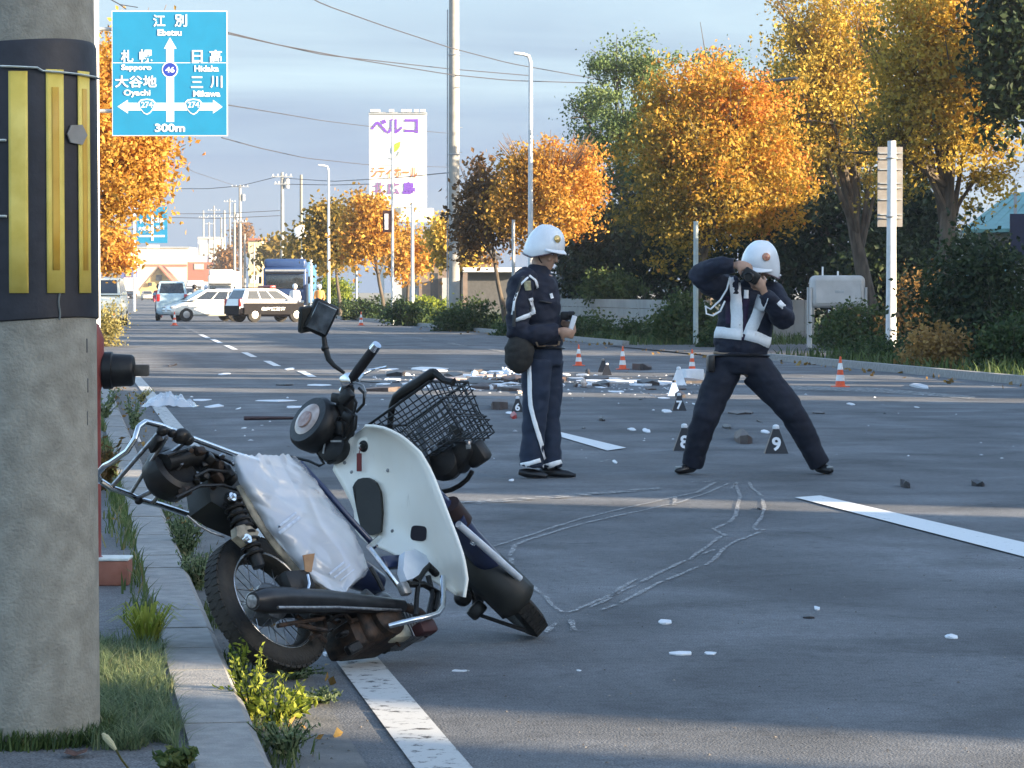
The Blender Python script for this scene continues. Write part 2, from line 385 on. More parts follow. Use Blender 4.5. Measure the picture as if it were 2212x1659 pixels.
# chalk drawn on the road by the police
def z7(zx, zy): return (1800 + zx * 1.009) / 1.8228, (1800 + zy * 1.009) / 1.8228
chalk_lines = [
    [(140, 352), (220, 328), (300, 302), (390, 272), (480, 245), (560, 224), (640, 205), (740, 183), (840, 160), (940, 138), (1010, 100)],
    [(215, 352), (270, 330), (330, 310), (410, 285), (500, 260), (600, 237), (700, 215), (780, 198), (860, 180), (960, 148), (1060, 105)],
    [(1085, 105), (1105, 155), (1095, 195), (1085, 235), (1060, 258)], [(1055, 262), (1000, 283), (1020, 296), (1047, 308), (1025, 315), (930, 385), (905, 405)],
    [(890, 408), (800, 450), (720, 490)], [(690, 505), (560, 560), (460, 602), (430, 610)],
    [(1140, 100), (1150, 122), (1190, 155)], [(1190, 165), (1198, 200), (1190, 235), (1155, 278), (1175, 290), (1205, 285)], [(1180, 296), (1145, 310), (1090, 330), (1050, 352), (1000, 405), (970, 425)],
    [(940, 430), (850, 470), (820, 482)], [(800, 488), (700, 540), (640, 572)], [(620, 580), (560, 600)], [(700, 478), (640, 515), (600, 545)], [(600, 553), (520, 590)],
    [(225, 350), (205, 388)], [(210, 395), (216, 432)], [(255, 480), (290, 508), (328, 534)], [(345, 545), (372, 585), (410, 610)], [(444, 640), (456, 680)], [(346, 690), (384, 652)],
    [(905, 100), (945, 98)], [(960, 100), (990, 96)], [(1070, 125), (1095, 100)], [(960, 380), (1000, 365)], [(560, 20), (600, 10)], [(850, 160), (848, 190)]]
for ln in chalk_lines:
    pts = []
    for a, b in zip(ln[:-1], ln[1:]):
        for t in (0, 0.25, 0.5, 0.75):
            pts.append(z7(a[0] + (b[0] - a[0]) * t + rnd.uniform(-1.5, 1.5), a[1] + (b[1] - a[1]) * t + rnd.uniform(-1, 1)))
    pts.append(z7(*ln[-1]))
    strip('chalk_mark', [G(x, y) for x, y in pts], [rnd.uniform(0.014, 0.030) for _ in pts], 0.006, M_CHALK, road)
# kerb of concrete blocks, each with its joint
kerb = struct(thing('kerb', (KX0, 0, 0), None, None))
def kerb_block(y0, y1):
    b = MB(); h = rnd.uniform(-0.004, 0.004)
    b.prism([(KX0, y0, -0.02), (KX1, y0, -0.02), (KX1, y0, 0.075 + h), (KX1 - 0.025, y0, 0.10 + h), (KX0, y0, 0.10 + h)], (0, y1 - y0, 0))
    return b.build('kerb_block', M_KERB, kerb, smooth=0)
y = -3.0
while y < 32:
    kerb_block(y + 0.006, y + 0.594); y += 0.6
kerb_block(32, 112)
M_MOSS = mat('joint_dirt', (0.05, 0.05, 0.04), 0.95)
b = MB(); b.box((KX0 + 0.09, 14.5, 0.035), (0.17, 35, 0.09)); b.build('joint_fill', M_MOSS, kerb, smooth=0)
rkerb = struct(thing('right_kerb', (RX1, 0, 0), None, None))
for y0, y1 in ((-30, 56.5), (71.5, 240)):
    b = MB(); b.prism([(RX1, y0, -0.01), (RX1 + 0.18, y0, -0.01), (RX1 + 0.18, y0, 0.12), (RX1 + 0.02, y0, 0.12)], (0, y1 - y0, 0)); b.build('kerb_block', M_KERB, rkerb, smooth=0)

# unseen blocks added right of the frame to shade the road, gaps passing sunbeams
M_STUCCO = mat('stucco', (0.42, 0.40, 0.36), 0.9, scale=0.8, bump=0.2)
M_ROOFD = mat('dark_roof', (0.07, 0.07, 0.075), 0.7)
M_PANE = mat('window_glass', (0.03, 0.04, 0.05), 0.08, spec=0.8)
def shade_building(y0, y1, h, label, x0=24.0, dx=9.0):
    t = thing('shade_block', (x0 + dx / 2, (y0 + y1) / 2, 0), label, 'building', 'unseen shade blocks along the right of the road')
    sl = dx * SUN_DIR.y / SUN_DIR.x                   # sides sheared along the sun so the gaps pass beams
    b = MB(); b.prism([(x0, y0, 0), (x0 + dx, y0 + sl, 0), (x0 + dx, y1 + sl, 0), (x0, y1, 0)], (0, 0, h)); b.build('wall', M_STUCCO, t, smooth=0)
    b = MB(); b.prism([(x0, y0, h + 0.004), (x0 + dx, y0 + sl, h + 0.004), (x0 + dx, y1 + sl, h + 0.004), (x0, y1, h + 0.004)], (0, 0, 0.3)); b.build('roof', M_ROOFD, t, smooth=0)
    k = max(1, int((y1 - y0) / 3.2))
    for i in range(k):
        for zz in (1.6, 4.6):
            if zz + 1 > h: continue
            b = MB(); b.box((x0 - 0.02, y0 + (i + 0.5) * (y1 - y0) / k, zz), (0.06, min(1.5, (y1 - y0) / k * 0.6), 1.3)); b.build('window', M_PANE, t, smooth=0)
def gap_y(x, y):                                       # where the sunbeam that ends at picture point (x, y) crosses the row of shade blocks
    g = G(x, y); return g.y - (24.0 - g.x) * (-SUN_DIR.y / SUN_DIR.x) * 1.0
cuts = [(-4.28, 0.72), (-3.33, 0.5), (-2.33, 0.26), (6.44, 0.8), (27.4, 1.7), (33.3, 0.9), (35.8, 0.8), (37.9, 2.4)]  # gap centres and widths, set so sunbeams streak the road
names_ = ['long unseen shade block with flat dark roof, nearest of the row', 'sliver of an unseen shade block, second of the row', 'narrow unseen shade block, third of the row', 'wide unseen shade block with flat roof, fourth of the row', 'long unseen two storey shade block, fifth of the row', 'unseen shade block, sixth of the row', 'narrow unseen shade block, seventh of the row', 'narrow unseen shade block, last of the tall row']
y = -45.0
for i, (c, w) in enumerate(cuts):
    shade_building(y, c - w / 2, 8.8, names_[i]); y = c + w / 2
shade_building(-3.575, -3.085, 6.12, 'low unseen sill added between two shade blocks to trim a sunbeam')  # added sill, the beam passes only above it
sl = 9.0 * SUN_DIR.y / SUN_DIR.x
for y0, y1, z0, lb in ((-3.575, -3.085, 6.64, 'unseen lintel added to cap a sunbeam, the nearer of two'), (-2.455, -2.205, 6.18, 'unseen lintel added to cap a sunbeam, the farther of two')):
    b = MB(); b.prism([(24, y0, z0), (33, y0 + sl, z0), (33, y1 + sl, z0), (24, y1, z0)], (0, 0, 8.8 - z0)); tag(b.build('beam_lintel', M_STUCCO, None, smooth=0), lb, 'building', 'unseen shade blocks along the right of the road')  # unseen lintels added to cut the tops off two sunbeams
shade_building(y, y + 14, 5.6, 'low unseen shade block at the far end of the row')
shade_building(y + 15.5, y + 42, 6.6, 'long low unseen shade block set back behind the right verge', 31.0, 7.0)
shade_building(y + 43, y + 58, 6.4, 'set back unseen shade block behind the right verge, the farthest', 35.0, 7.0)
# ================================================================= the wrecked motorcycle
TH, PHI, PIT = R(35.7) + YAW, R(30.4), R(-1.8)
LV_R, LV_F = Vector((math.cos(YAW), -math.sin(YAW), 0)), Vector((math.sin(YAW), math.cos(YAW), 0))
BO = LV_R * -0.716 + LV_F * 9.76 + Vector((0, 0, 0.045))
BO = CO + (BO - CO) * 1.028                              # far enough that the tyres stand on the ground
_h = Vector((math.sin(TH), math.cos(TH), 0)); _r = Vector((math.cos(TH), -math.sin(TH), 0)); _z = Vector((0, 0, 1))
BH = _h * math.cos(PIT) + _z * math.sin(PIT); _z2 = _z * math.cos(PIT) - _h * math.sin(PIT)
BR = _r * math.cos(PHI) + _z2 * math.sin(PHI); BU = _z2 * math.cos(PHI) - _r * math.sin(PHI)
def hit(x, y, n, k): d = ray(x, y); return CO + d * ((k - (CO - BO).dot(n)) / d.dot(n))
def BL(x, y, lx): return hit(x, y, BR, lx)              # on the plane lx metres to the right of the machine's middle
def BY(x, y, ly): return hit(x, y, BH, ly)              # on the plane ly metres ahead of its rear axle
M_BLACK = mat('black_metal', (0.006, 0.006, 0.0065), 0.42, 0.0, spec=0.35, scale=30, c2=(0.016, 0.014, 0.012), bump=0.15, bscale=90)
M_BLACKP = mat('black_plastic', (0.006, 0.006, 0.0065), 0.45, spec=0.35, scale=12, c2=(0.015, 0.014, 0.013), bump=0.15, bscale=70)
M_RUST = mat('greasy_rusty_metal', (0.008, 0.006, 0.005), 0.6, 0.2, scale=34, c2=(0.065, 0.035, 0.02), bump=0.3, bscale=80)
M_CHROME = mat('chrome', (0.72, 0.74, 0.76), 0.13, 1.0, var=0.1, scale=40)
M_CHROME_OLD = mat('dull_chrome', (0.30, 0.30, 0.31), 0.3, 0.9, var=0.35, scale=60, bump=0.1)
M_ALU = mat('grey_alloy', (0.28, 0.28, 0.28), 0.42, 0.7, var=0.3, scale=40, bump=0.2)
M_TYRE = mat('tyre_rubber', (0.008, 0.0075, 0.007), 0.8, scale=9, c2=(0.042, 0.036, 0.028), bump=0.4, bscale=110)
M_CREAM = mat('cream_plastic', (0.89, 0.83, 0.71), 0.3, scale=5, c2=(0.94, 0.90, 0.80), coat=0.3)
M_NAVY = mat('navy_paint', (0.012, 0.02, 0.06), 0.3, scale=8, c2=(0.02, 0.03, 0.09), coat=0.5)
M_FEND = mat('grey_black_plastic', (0.013, 0.014, 0.013), 0.5, spec=0.35, scale=10, c2=(0.032, 0.031, 0.026))
M_RED = mat('red_plastic', (0.20, 0.03, 0.03), 0.45)
M_BEIGE = mat('scratched_frame', (0.10, 0.085, 0.06), 0.6, scale=22, c2=(0.42, 0.36, 0.26), bump=0.3)
bike = thing('motorcycle', G(640, 1400), 'wrecked black and cream step-through motorcycle slumped against the kerb', 'motorcycle')
def part(name, mb, m, parent=None, smooth=40, solid=0.0): return mb.build(name, m, parent or bike, smooth=smooth, solid=solid)
# --- rear wheel
WC = BL(576, 1306, 0.0)
def wheel(c, axis, name, r=0.252, t=0.046):
    axis = Vector(axis).normalized(); u, w = basis(axis)
    tb = MB(); n, k = 48, 14; rows = []
    for i in range(n):
        a = 2 * math.pi * i / n; e = u * math.cos(a) + w * math.sin(a); row = []
        for j in range(k):
            b_ = 2 * math.pi * j / k; cb, sb = math.cos(b_), math.sin(b_)
            row.append(c + e * (r - t + t * (abs(cb) ** 0.75) * (1 if cb > 0 else -1)) + axis * (t * 0.98 * (abs(sb) ** 0.8) * (1 if sb > 0 else -1)))
        rows.append(row)
    rows.append(rows[0]); tb.grid(rows, closed=True)
    tyre = part('wheel', tb, M_TYRE)
    tread = MB()
    for i in range(56):                                   # tread blocks in two staggered rows
        for s in (-1, 1):
            a = 2 * math.pi * (i + 0.5 * (s > 0)) / 56; e = u * math.cos(a) + w * math.sin(a); tg = axis.cross(e)
            M = Matrix((axis * 1.0, tg, e)).transposed()
            tread.box(c + e * (r - 0.0045) + axis * (s * t * 0.36), (t * 0.6, r * 0.085, 0.0085), M)
    part('tread', tread, M_TYRE, tyre)
    rim = MB(); rr = r - 1.62 * t + 0.004
    rim.torus(c + axis * 0.034, axis, rr, 0.0075, 40, 8); rim.torus(c - axis * 0.03, axis, rr, 0.0075, 40, 8)
    rim.lathe(c - axis * 0.02, axis, [(0, rr - 0.002), (0.008, rr - 0.012), (0.032, rr - 0.012), (0.04, rr - 0.002)], 40, caps=False)
    rm = part('rim', rim, mat('rim_chrome', (0.62, 0.63, 0.64), 0.25, 0.9, var=0.25, scale=30), tyre)
    sp = MB()
    for i in range(28):
        a = 2 * math.pi * i / 28; e = u * math.cos(a) + w * math.sin(a); a2 = a + (0.5 if i % 2 else -0.5); e2 = u * math.cos(a2) + w * math.sin(a2); s = 0.024 if (i // 2) % 2 else -0.024
        sp.tube([c + e2 * 0.05 + axis * s, c + e * (rr - 0.008)], 0.0018, 5)
    part('spokes', sp, M_CHROME_OLD, tyre)
    hb = MB(); hb.lathe(c - axis * 0.06, axis, [(0, 0.018), (0.012, 0.06), (0.03, 0.068), (0.09, 0.068), (0.105, 0.055), (0.12, 0.02)], 24)
    part('hub', hb, M_ALU, tyre)
wheel(WC, BR, 'rear')
# swing arm, chain case, shock
b = MB(); b.tube([WC + BR * 0.085, BL(700, 1318, 0.085), BL(800, 1330, 0.08)], [0.018, 0.021, 0.024], 8); b.tube([WC - BR * 0.085, BL(700, 1318, -0.085), BL(800, 1330, -0.08)], [0.018, 0.021, 0.024], 8); part('swing_arm', b, M_BLACK)
b = MB(); b.lathe(WC + BR * 0.07, BR, [(0, 0.03), (0.02, 0.03), (0.03, 0.012), (0.06, 0.012)], 14); part('axle_nut', b, M_CHROME_OLD)
b = MB(); b.tube([BL(498, 1076, 0.10), BL(530, 1150, 0.10), BL(560, 1225, 0.10)], [0.022, 0.03, 0.022], 12)
for i in range(9):
    p, q = BL(502, 1085, 0.10), BL(548, 1198, 0.10); b.torus(p.lerp(q, i / 8), q - p, 0.032, 0.006, 16, 6)
b.ball(BL(498, 1076, 0.115), 0.024); part('shock_absorber', b, M_BLACK)
b = MB(); b.lathe(BL(498, 1076, 0.125), BR, [(0, 0.016), (0.012, 0.016), (0.013, 0.007), (0.022, 0.007)], 12); part('mount_bolt', b, M_CHROME); b = MB(); b.lathe(BL(531, 1166, 0.135), BR, [(0, 0.017), (0.012, 0.017), (0.012, 0.008), (0.02, 0.008)], 12); part('mount_bolt', b, M_CHROME)
b = MB(); b.prism([BL(x, y, 0.10) for x, y in ((498, 1146), (520, 1140), (547, 1158), (540, 1176), (520, 1184), (500, 1166))], BR * 0.03); part('bracket', b, M_BEIGE)
# muffler
b = MB(); mp_ = [BL(546, 1299, 0.17), BL(566, 1298, 0.17), BL(610, 1296, 0.17), BL(700, 1299, 0.17), BL(770, 1303, 0.16), BL(868, 1309, 0.14)]
b.tube(mp_, [0.03, 0.043, 0.045, 0.041, 0.033, 0.024], 18); muf = part('muffler', b, mat('muffler_black', (0.010, 0.0105, 0.012), 0.32, 0.2, scale=20, c2=(0.026, 0.026, 0.028)))
b = MB(); b.lathe(mp_[0] - (mp_[1] - mp_[0]).normalized() * 0.006, mp_[1] - mp_[0], [(0, 0.012), (0.001, 0.022), (0.006, 0.022)], 16); b.tube([BL(600, 1312, 0.205), BL(730, 1312, 0.2), BL(866, 1318, 0.165)], 0.0055, 8); part('tail_ring_glint', b, M_CHROME_OLD, muf)  # tail ring, plus a chrome line standing in for the muffler's highlight
b = MB(); b.tube([BL(868, 1309, 0.14), BL(905, 1322, 0.12), BL(930, 1345, 0.08), BL(915, 1372, 0.03)], 0.016, 12); part('exhaust_pipe', b, M_RUST)
# side tool box beside the wheel and the chrome strap on it
b = MB(); b.cbox(BL(640, 1258, 0.15), (0.05, 0.13, 0.075), Matrix((BR, BH, BU)).transposed(), 0.012); part('side_case', b, M_BLACKP)
b = MB(); b.tube([BL(664, 1242, 0.19), BL(668, 1262, 0.19), BL(663, 1280, 0.19)], 0.006, 8); part('strap', b, M_CHROME)
# engine: case, cylinder with fins, carburettor, foot-rest bar
MBK = Matrix((BR, BH, BU)).transposed()
b = MB(); c0 = BL(790, 1362, 0.02)
b.cbox(c0, (0.20, 0.24, 0.15), MBK, 0.03, 3); b.lathe(c0 + BR * 0.09, BR, [(0, 0.075), (0.03, 0.072), (0.04, 0.05), (0.045, 0.02)], 20); b.cbox(c0 + BH * -0.11 + BU * -0.03, (0.15, 0.12, 0.10), MBK, 0.02)
part('engine_case', b, M_RUST)
b = MB(); cy0 = c0 + BH * 0.13
for i in range(7): b.cbox(cy0 + BH * (0.017 * i), (0.13, 0.007, 0.13), MBK, 0.002, 1)
b.cbox(cy0 + BH * 0.06, (0.09, 0.14, 0.09), MBK, 0.01); part('cylinder', b, M_ALU)
b = MB(); b.ball(cy0 + BU * 0.08 + BR * 0.02, (0.04, 0.045, 0.05), MBK); b.tube([cy0 + BU * 0.08, cy0 + BU * 0.14 - BH * 0.06], 0.022, 10); part('carburettor', b, M_ALU)
b = MB(); b.tube([BL(956, 1246, 0.24), BL(957, 1290, 0.25), BL(955, 1312, 0.25), BL(945, 1326, 0.25), BL(920, 1334, 0.24), BL(889, 1340, 0.22), BL(840, 1352, 0.16)], 0.0105, 10); part('foot_bar', b, M_CHROME)
b = MB(); b.tube([BL(800, 1185, 0.16), BL(830, 1225, 0.19), BL(858, 1262, 0.2), BL(872, 1280, 0.2)], 0.009, 10); b.tube([BL(797, 1182, 0.16), BL(820, 1162, 0.16)], 0.011, 8); part('pedal_lever', b, M_CHROME)
b = MB(); b.tube([BL(600, 1352, 0.12), BL(640, 1345, 0.13), BL(700, 1335, 0.12), BL(705, 1362, 0.12), BL(640, 1350, 0.12)], 0.008, 7); b.tube([BL(640, 1330, 0.1), BL(690, 1372, 0.09)], 0.009, 7); part('stand', b, M_RUST)
b = MB(); b.cbox(BL(918, 1358, 0.18), (0.05, 0.09, 0.045), MBK, 0.012); part('foot_rubber', b, mat('dark_red_rubber', (0.05, 0.012, 0.012), 0.6))
b = MB(); b.cbox(BL(858, 1368, 0.10), (0.06, 0.10, 0.06), MBK, 0.02); part('cylinder_cover', b, mat('dirty_cream', (0.35, 0.30, 0.2), 0.5, scale=20, c2=(0.6, 0.55, 0.42)))
rr_ = random.Random(3)
for k in range(26):                                        # hoses, brackets and broken bits between wheel and engine
    x, y = rr_.uniform(655, 905), rr_.uniform(1305, 1405)
    if y > 1375 and x > 840: continue
    p = BL(x, y, rr_.uniform(-0.06, 0.11)); b = MB()
    if p.z < 0.03: continue
    if k % 2: b.cbox(p, (rr_.uniform(0.02, 0.06), rr_.uniform(0.03, 0.09), rr_.uniform(0.015, 0.04)), MBK @ Matrix.Rotation(rr_.uniform(-0.7, 0.7), 3, 'X'), 0.006, 1)
    else:
        q = BL(x + rr_.uniform(-50, 50), y + rr_.uniform(-16, 16), rr_.uniform(0, 0.12)); q.z = max(q.z, 0.03); m_ = (p + q) / 2 + Vector((0, 0, rr_.uniform(-0.01, 0.03))); b.tube([p, m_, q], rr_.uniform(0.004, 0.01), 7)
    part(('bracket', 'hose')[k % 2 == 0], b, (M_RUST, M_BLACK, M_RUST, M_ALU)[k % 4])
# the lever and torn fittings at the fore end of the engine
b = MB(); b.prism([BL(x, y, 0.19) for x, y in ((862, 1200), (885, 1195), (908, 1208), (914, 1222), (900, 1245), (880, 1258), (866, 1262), (858, 1240))], BR * 0.03); part('air_box', b, mat('pale_plastic', (0.55, 0.60, 0.68), 0.3, scale=14, c2=(0.72, 0.76, 0.8)))
for pts, rad in (([(898, 1258), (912, 1235), (925, 1222), (940, 1238)], 0.014), ([(940, 1240), (962, 1240), (974, 1236)], 0.011), ([(800, 1225), (815, 1250), (828, 1276)], 0.008), ([(880, 1262), (915, 1262), (945, 1280), (940, 1320)], 0.012), ([(905, 1250), (900, 1290), (898, 1330)], 0.009), ([(925, 1245), (935, 1285), (925, 1330)], 0.010)):
    b = MB(); b.tube([BL(x, y, 0.21) for x, y in pts], rad, 8); part('linkage', b, M_BLACK)
b = MB(); b.cbox(BL(873, 1272, 0.21), (0.03, 0.045, 0.05), MBK, 0.01); part('lever_clamp', b, M_ALU)
b = MB(); b.cbox(BL(848, 1215, 0.15), (0.03, 0.12, 0.05), MBK, 0.01); part('dark_bracket', b, M_NAVY)
# --- frame from seat to steering head
b = MB(); b.tube([BL(500, 1060, 0.0), BL(600, 1120, 0.0), BL(690, 1180, 0.0), BL(770, 1240, 0.0), BL(815, 1262, 0)], [0.05, 0.06, 0.06, 0.06, 0.045], 14); part('frame', b, M_NAVY)
b = MB(); rail = [BL(518, 1050, 0.12), BL(548, 1112, 0.125), BL(590, 1172, 0.125), BL(640, 1232, 0.125), BL(700, 1275, 0.125)]
b.tube(rail, 0.017, 10, flat=0.7); part('seat_rail', b, M_BEIGE)
b = MB(); b.tube([BL(648, 1000, 0.06), BL(700, 1055, 0.10), BL(760, 1125, 0.12), BL(812, 1182, 0.12)], 0.011, 10); part('frame_edge', b, M_NAVY)
# --- rear end: fender, inner guard, rack
b = MB(); fo = [(402, 1068), (440, 1050), (500, 1050), (545, 1082), (556, 1120), (540, 1150), (518, 1168), (486, 1155), (445, 1138), (410, 1116)]
b.prism([BL(x, y, -0.055) for x, y in fo], BR * 0.11); fen = part('rear_fender', b, M_FEND)
b = MB(); b.tube([BL(x, y, 0.06) for x, y in ((404, 1114), (430, 1136), (455, 1150), (484, 1160))], 0.004, 6); part('fender_lip', b, M_ALU, fen)
b = MB(); b.lathe(BL(362, 1030, 0.0), BR + BU * 0.15, [(-0.06, 0.05), (-0.03, 0.085), (0.02, 0.096), (0.05, 0.09), (0.06, 0.07), (0.05, 0.05)], 28); part('rear_guard', b, M_BLACKP)
b = MB(); b.tube([BL(x, y, 0.05) for x, y in ((350, 1000), (400, 985), (450, 1000), (500, 1040))], [0.04, 0.05, 0.05, 0.04], 12, flat=0.8); part('seat_base', b, M_BLACKP)
rk = MB()
rk.tube([BL(x, y, l) for x, y, l in ((217, 1039, -0.14), (209, 1024, -0.09), (226, 1006, -0.02), (240, 999, 0.02), (274, 975, 0.09), (292, 947, 0.14), (299, 923, 0.15), (314, 911, 0.15), (346, 919, 0.15), (415, 947, 0.15), (504, 980, 0.15), (560, 996, 0.15))], 0.0095, 10)
rk.tube([BL(x, y, -0.14) for x, y in ((217, 1039), (238, 1053), (278, 1067), (299, 1079), (347, 1091), (401, 1110), (450, 1120))], 0.0105, 10)
rack = part('rear_rack', rk, M_CHROME)
for a, c, rad in (((240, 1053, -0.14), (352, 924, 0.14), 0.0085), ((282, 1067, -0.14), (360, 945, 0.14), 0.007), ((330, 1086, -0.13), (392, 1000, 0.08), 0.008), ((340, 1000, 0.0), (400, 955, 0.13), 0.008), ((300, 1075, -0.13), (345, 1052, -0.05), 0.008)):
    b = MB(); b.tube([BL(*a), BL(*c)], rad, 8); part('rack_tube', b, M_CHROME_OLD, rack)
b = MB(); b.cbox(BL(336, 958, 0.10), (0.026, 0.10, 0.03), Matrix((BR, BH, BU)).transposed() @ Matrix.Rotation(R(62), 3, 'Z'), 0.008); part('rubber_pad', b, M_BLACKP, rack)
for x, y, l, r_ in ((351, 931, 0.15, 0.02), (372, 936, 0.15, 0.016), (392, 942, 0.15, 0.03), (405, 950, 0.15, 0.022), (300, 1082, -0.13, 0.014)):
    b = MB(); b.ball(BL(x, y, l), (r_, r_ * 1.2, r_ * 0.9), MBK, 10, 7); part('rack_clamp', b, M_BLACK, rack)
b = MB(); b.box(BL(299, 948, 0.12), (0.004, 0.012, 0.022), MBK); part('reflector', b, mat('white_reflector', (0.8, 0.8, 0.8), 0.3), rack)
for k, (x, y, l, sz) in enumerate([(430, 975, 0.1, 0.028), (452, 990, 0.1, 0.03), (468, 1004, 0.09, 0.03), (480, 985, 0.12, 0.014), (440, 1005, 0.08, 0.02), (412, 972, 0.12, 0.014), (492, 1020, 0.09, 0.03), (470, 1030, 0.08, 0.03), (505, 1000, 0.12, 0.016), (440, 1030, 0.07, 0.025), (462, 1052, 0.075, 0.014), (425, 1040, 0.07, 0.02), (400, 1062, 0.06, 0.03), (515, 1085, 0.08, 0.03)]):
    b = MB(); b.cbox(BL(x, y, l), (sz * 1.1, sz * 1.6, sz), MBK @ Matrix.Rotation(k * 0.8, 3, 'X') @ Matrix.Rotation(k * 0.5, 3, 'Z'), sz * 0.25, 2); part('tail_fitting', b, (M_RUST, M_BLACK, M_RUST, M_CHROME_OLD, M_BLACKP)[k % 5])
for pts in ([(380, 1075), (430, 1050), (480, 1048), (520, 1060)], [(420, 1030), (450, 1015), (500, 1020)], [(360, 985), (420, 965), (470, 985), (500, 1000)]):
    b = MB(); b.tube([BL(x, y, 0.1) for x, y in pts], 0.006, 7); part('cable', b, M_BLACK)
# --- leg shield: a curved cream sheet from the middle spine to its right edge
def resample(pts, n):
    pts = [Vector((p[0], p[1], 0)) for p in pts]; ds = [0]
    for a, c in zip(pts[:-1], pts[1:]): ds.append(ds[-1] + (c - a).length)
    out = []
    for i in range(n):
        t = ds[-1] * i / (n - 1); k = 0
        while k < len(ds) - 2 and ds[k + 1] < t: k += 1
        f = (t - ds[k]) / max(1e-6, ds[k + 1] - ds[k]); q = pts[k].lerp(pts[k + 1], f); out.append((q.x, q.y))
    return out
LBo = resample([(757, 948), (735, 982), (716, 1010), (742, 1055), (765, 1100), (768, 1150), (790, 1172), (830, 1188), (880, 1212), (935, 1255), (985, 1284)], 25)
RBo = resample([(790, 920), (818, 921), (840, 928), (872, 945), (908, 978), (931, 1018), (951, 1068), (968, 1114), (984, 1154), (1001, 1203), (1009, 1250), (1003, 1290)], 25)
def shield_y(s, t): return 0.83 - 0.15 * s - 0.075 * t ** 3 + 0.03 * math.sin(math.pi * t) - 0.03 * (t > 0.98)
rows = []
for i in range(25):
    s = i / 24; (ax, ay), (bx_, by_) = LBo[i], RBo[i]
    rows.append([BY(ax + (bx_ - ax) * t, ay + (by_ - ay) * t, shield_y(s, t)) for t in [j / 14 for j in range(15)]])
b = MB(); b.grid(rows); shield = part('leg_shield', b, M_CREAM, solid=0.007, smooth=60)
b = MB(); b.tube([rows[i][-1] for i in range(25)], 0.006, 8); part('shield_lip', b, M_CREAM, shield)
sn, sl_ = M_CREAM.node_tree.nodes, M_CREAM.node_tree.links
gn = sn.new('ShaderNodeTexNoise'); gn.inputs['Scale'].default_value = 26; gn.inputs['Detail'].default_value = 9; gn.inputs['Roughness'].default_value = 0.75; gm = sn.new('ShaderNodeMapping'); gm.inputs['Scale'].default_value = (1.0, 1.0, 0.25); gc = sn.new('ShaderNodeTexCoord')
gr = sn.new('ShaderNodeValToRGB'); gr.color_ramp.elements[0].position = 0.60; gr.color_ramp.elements[1].position = 0.72; gx = sn.new('ShaderNodeMix'); gx.data_type = 'RGBA'; gx.inputs[7].default_value = (0.34, 0.30, 0.24, 1)
bsdf = sn['Principled BSDF']; src_ = bsdf.inputs['Base Color'].links[0].from_socket
gf = sn.new('ShaderNodeMath'); gf.operation = 'MULTIPLY'; gf.inputs[1].default_value = 0.45
sl_.new(gc.outputs['Object'], gm.inputs['Vector']); sl_.new(gm.outputs['Vector'], gn.inputs['Vector']); sl_.new(gn.outputs['Fac'], gr.inputs['Fac']); sl_.new(gr.outputs['Color'], gf.inputs[0]); sl_.new(gf.outputs[0], gx.inputs[0]); sl_.new(src_, gx.inputs[6]); sl_.new(gx.outputs[2], bsdf.inputs['Base Color'])
def on_shield(x, y, off=0.006):                            # a point on the sheet seen at (x, y)
    best = min(((i, j) for i in range(25) for j in range(15)), key=lambda q: ((LBo[q[0]][0] + (RBo[q[0]][0] - LBo[q[0]][0]) * q[1] / 14 - x) ** 2 + (LBo[q[0]][1] + (RBo[q[0]][1] - LBo[q[0]][1]) * q[1] / 14 - y) ** 2))
    return BY(x, y, shield_y(best[0] / 24, best[1] / 14) - off)
def patch(name, pts, m, parent, off=0.006, thick=0.004):
    b = MB(); b.prism([on_shield(x, y, off) for x, y in pts], BH * -thick); return part(name, b, m, parent, smooth=30)
bp_ = resample([(766, 1052), (774, 1036), (795, 1030), (815, 1040), (826, 1065), (829, 1110), (826, 1150), (805, 1156), (786, 1150), (774, 1100), (766, 1052)], 30)[:-1]
patch('knee_panel', bp_, mat('smoked_plastic', (0.014, 0.012, 0.009), 0.4, scale=6, c2=(0.03, 0.026, 0.02), spec=0.3), shield, 0.01, 0.012)
sq = [(905 + 18 * math.copysign(abs(math.cos(a)) ** 0.55, math.cos(a)) * 0.93 - 4 * math.sin(a), 1152 + 18 * math.copysign(abs(math.sin(a)) ** 0.55, math.sin(a)) * 0.9 + 4 * math.cos(a)) for a in [2 * math.pi * i / 20 for i in range(20)]]
patch('square_opening', sq, mat('dark_opening', (0.012, 0.006, 0.012), 0.8), shield, 0.004, 0.003)
kc = on_shield(787, 964, 0.006)
b = MB(); b.lathe(kc, -BH, [(0, 0.034), (0.004, 0.033), (0.005, 0.022)], 24, caps=False); part('key_ring', b, M_CREAM, shield)
b = MB(); b.lathe(kc, -BH, [(0, 0.022), (0.006, 0.021), (0.008, 0.012), (0.012, 0.012)], 20); part('key_switch', b, M_BLACK, shield)
b = MB(); b.cbox(kc - BH * 0.02, (0.005, 0.026, 0.014), MBK @ Matrix.Rotation(0.6, 3, 'Y'), 0.002, 1); part('key', b, M_CHROME, shield)
b = MB(); b.cbox(kc - BH * 0.03 + Vector((0, 0, -0.058)), (0.019, 0.004, 0.066), Matrix((LV_R, LV_F, _z)).transposed(), 0.0015, 1); b.tube([kc - BH * 0.02, kc - BH * 0.03 + Vector((0, 0, -0.025))], 0.002, 6); part('key_tag', b, M_RED, shield)
for x, y in ((838, 1016), (745, 1000), (848, 1147), (760, 1020)):
    b = MB(); b.lathe(on_shield(x, y, 0.004), -BH, [(0, 0.007), (0.004, 0.006), (0.005, 0.002)], 10); part('screw', b, M_ALU, shield)
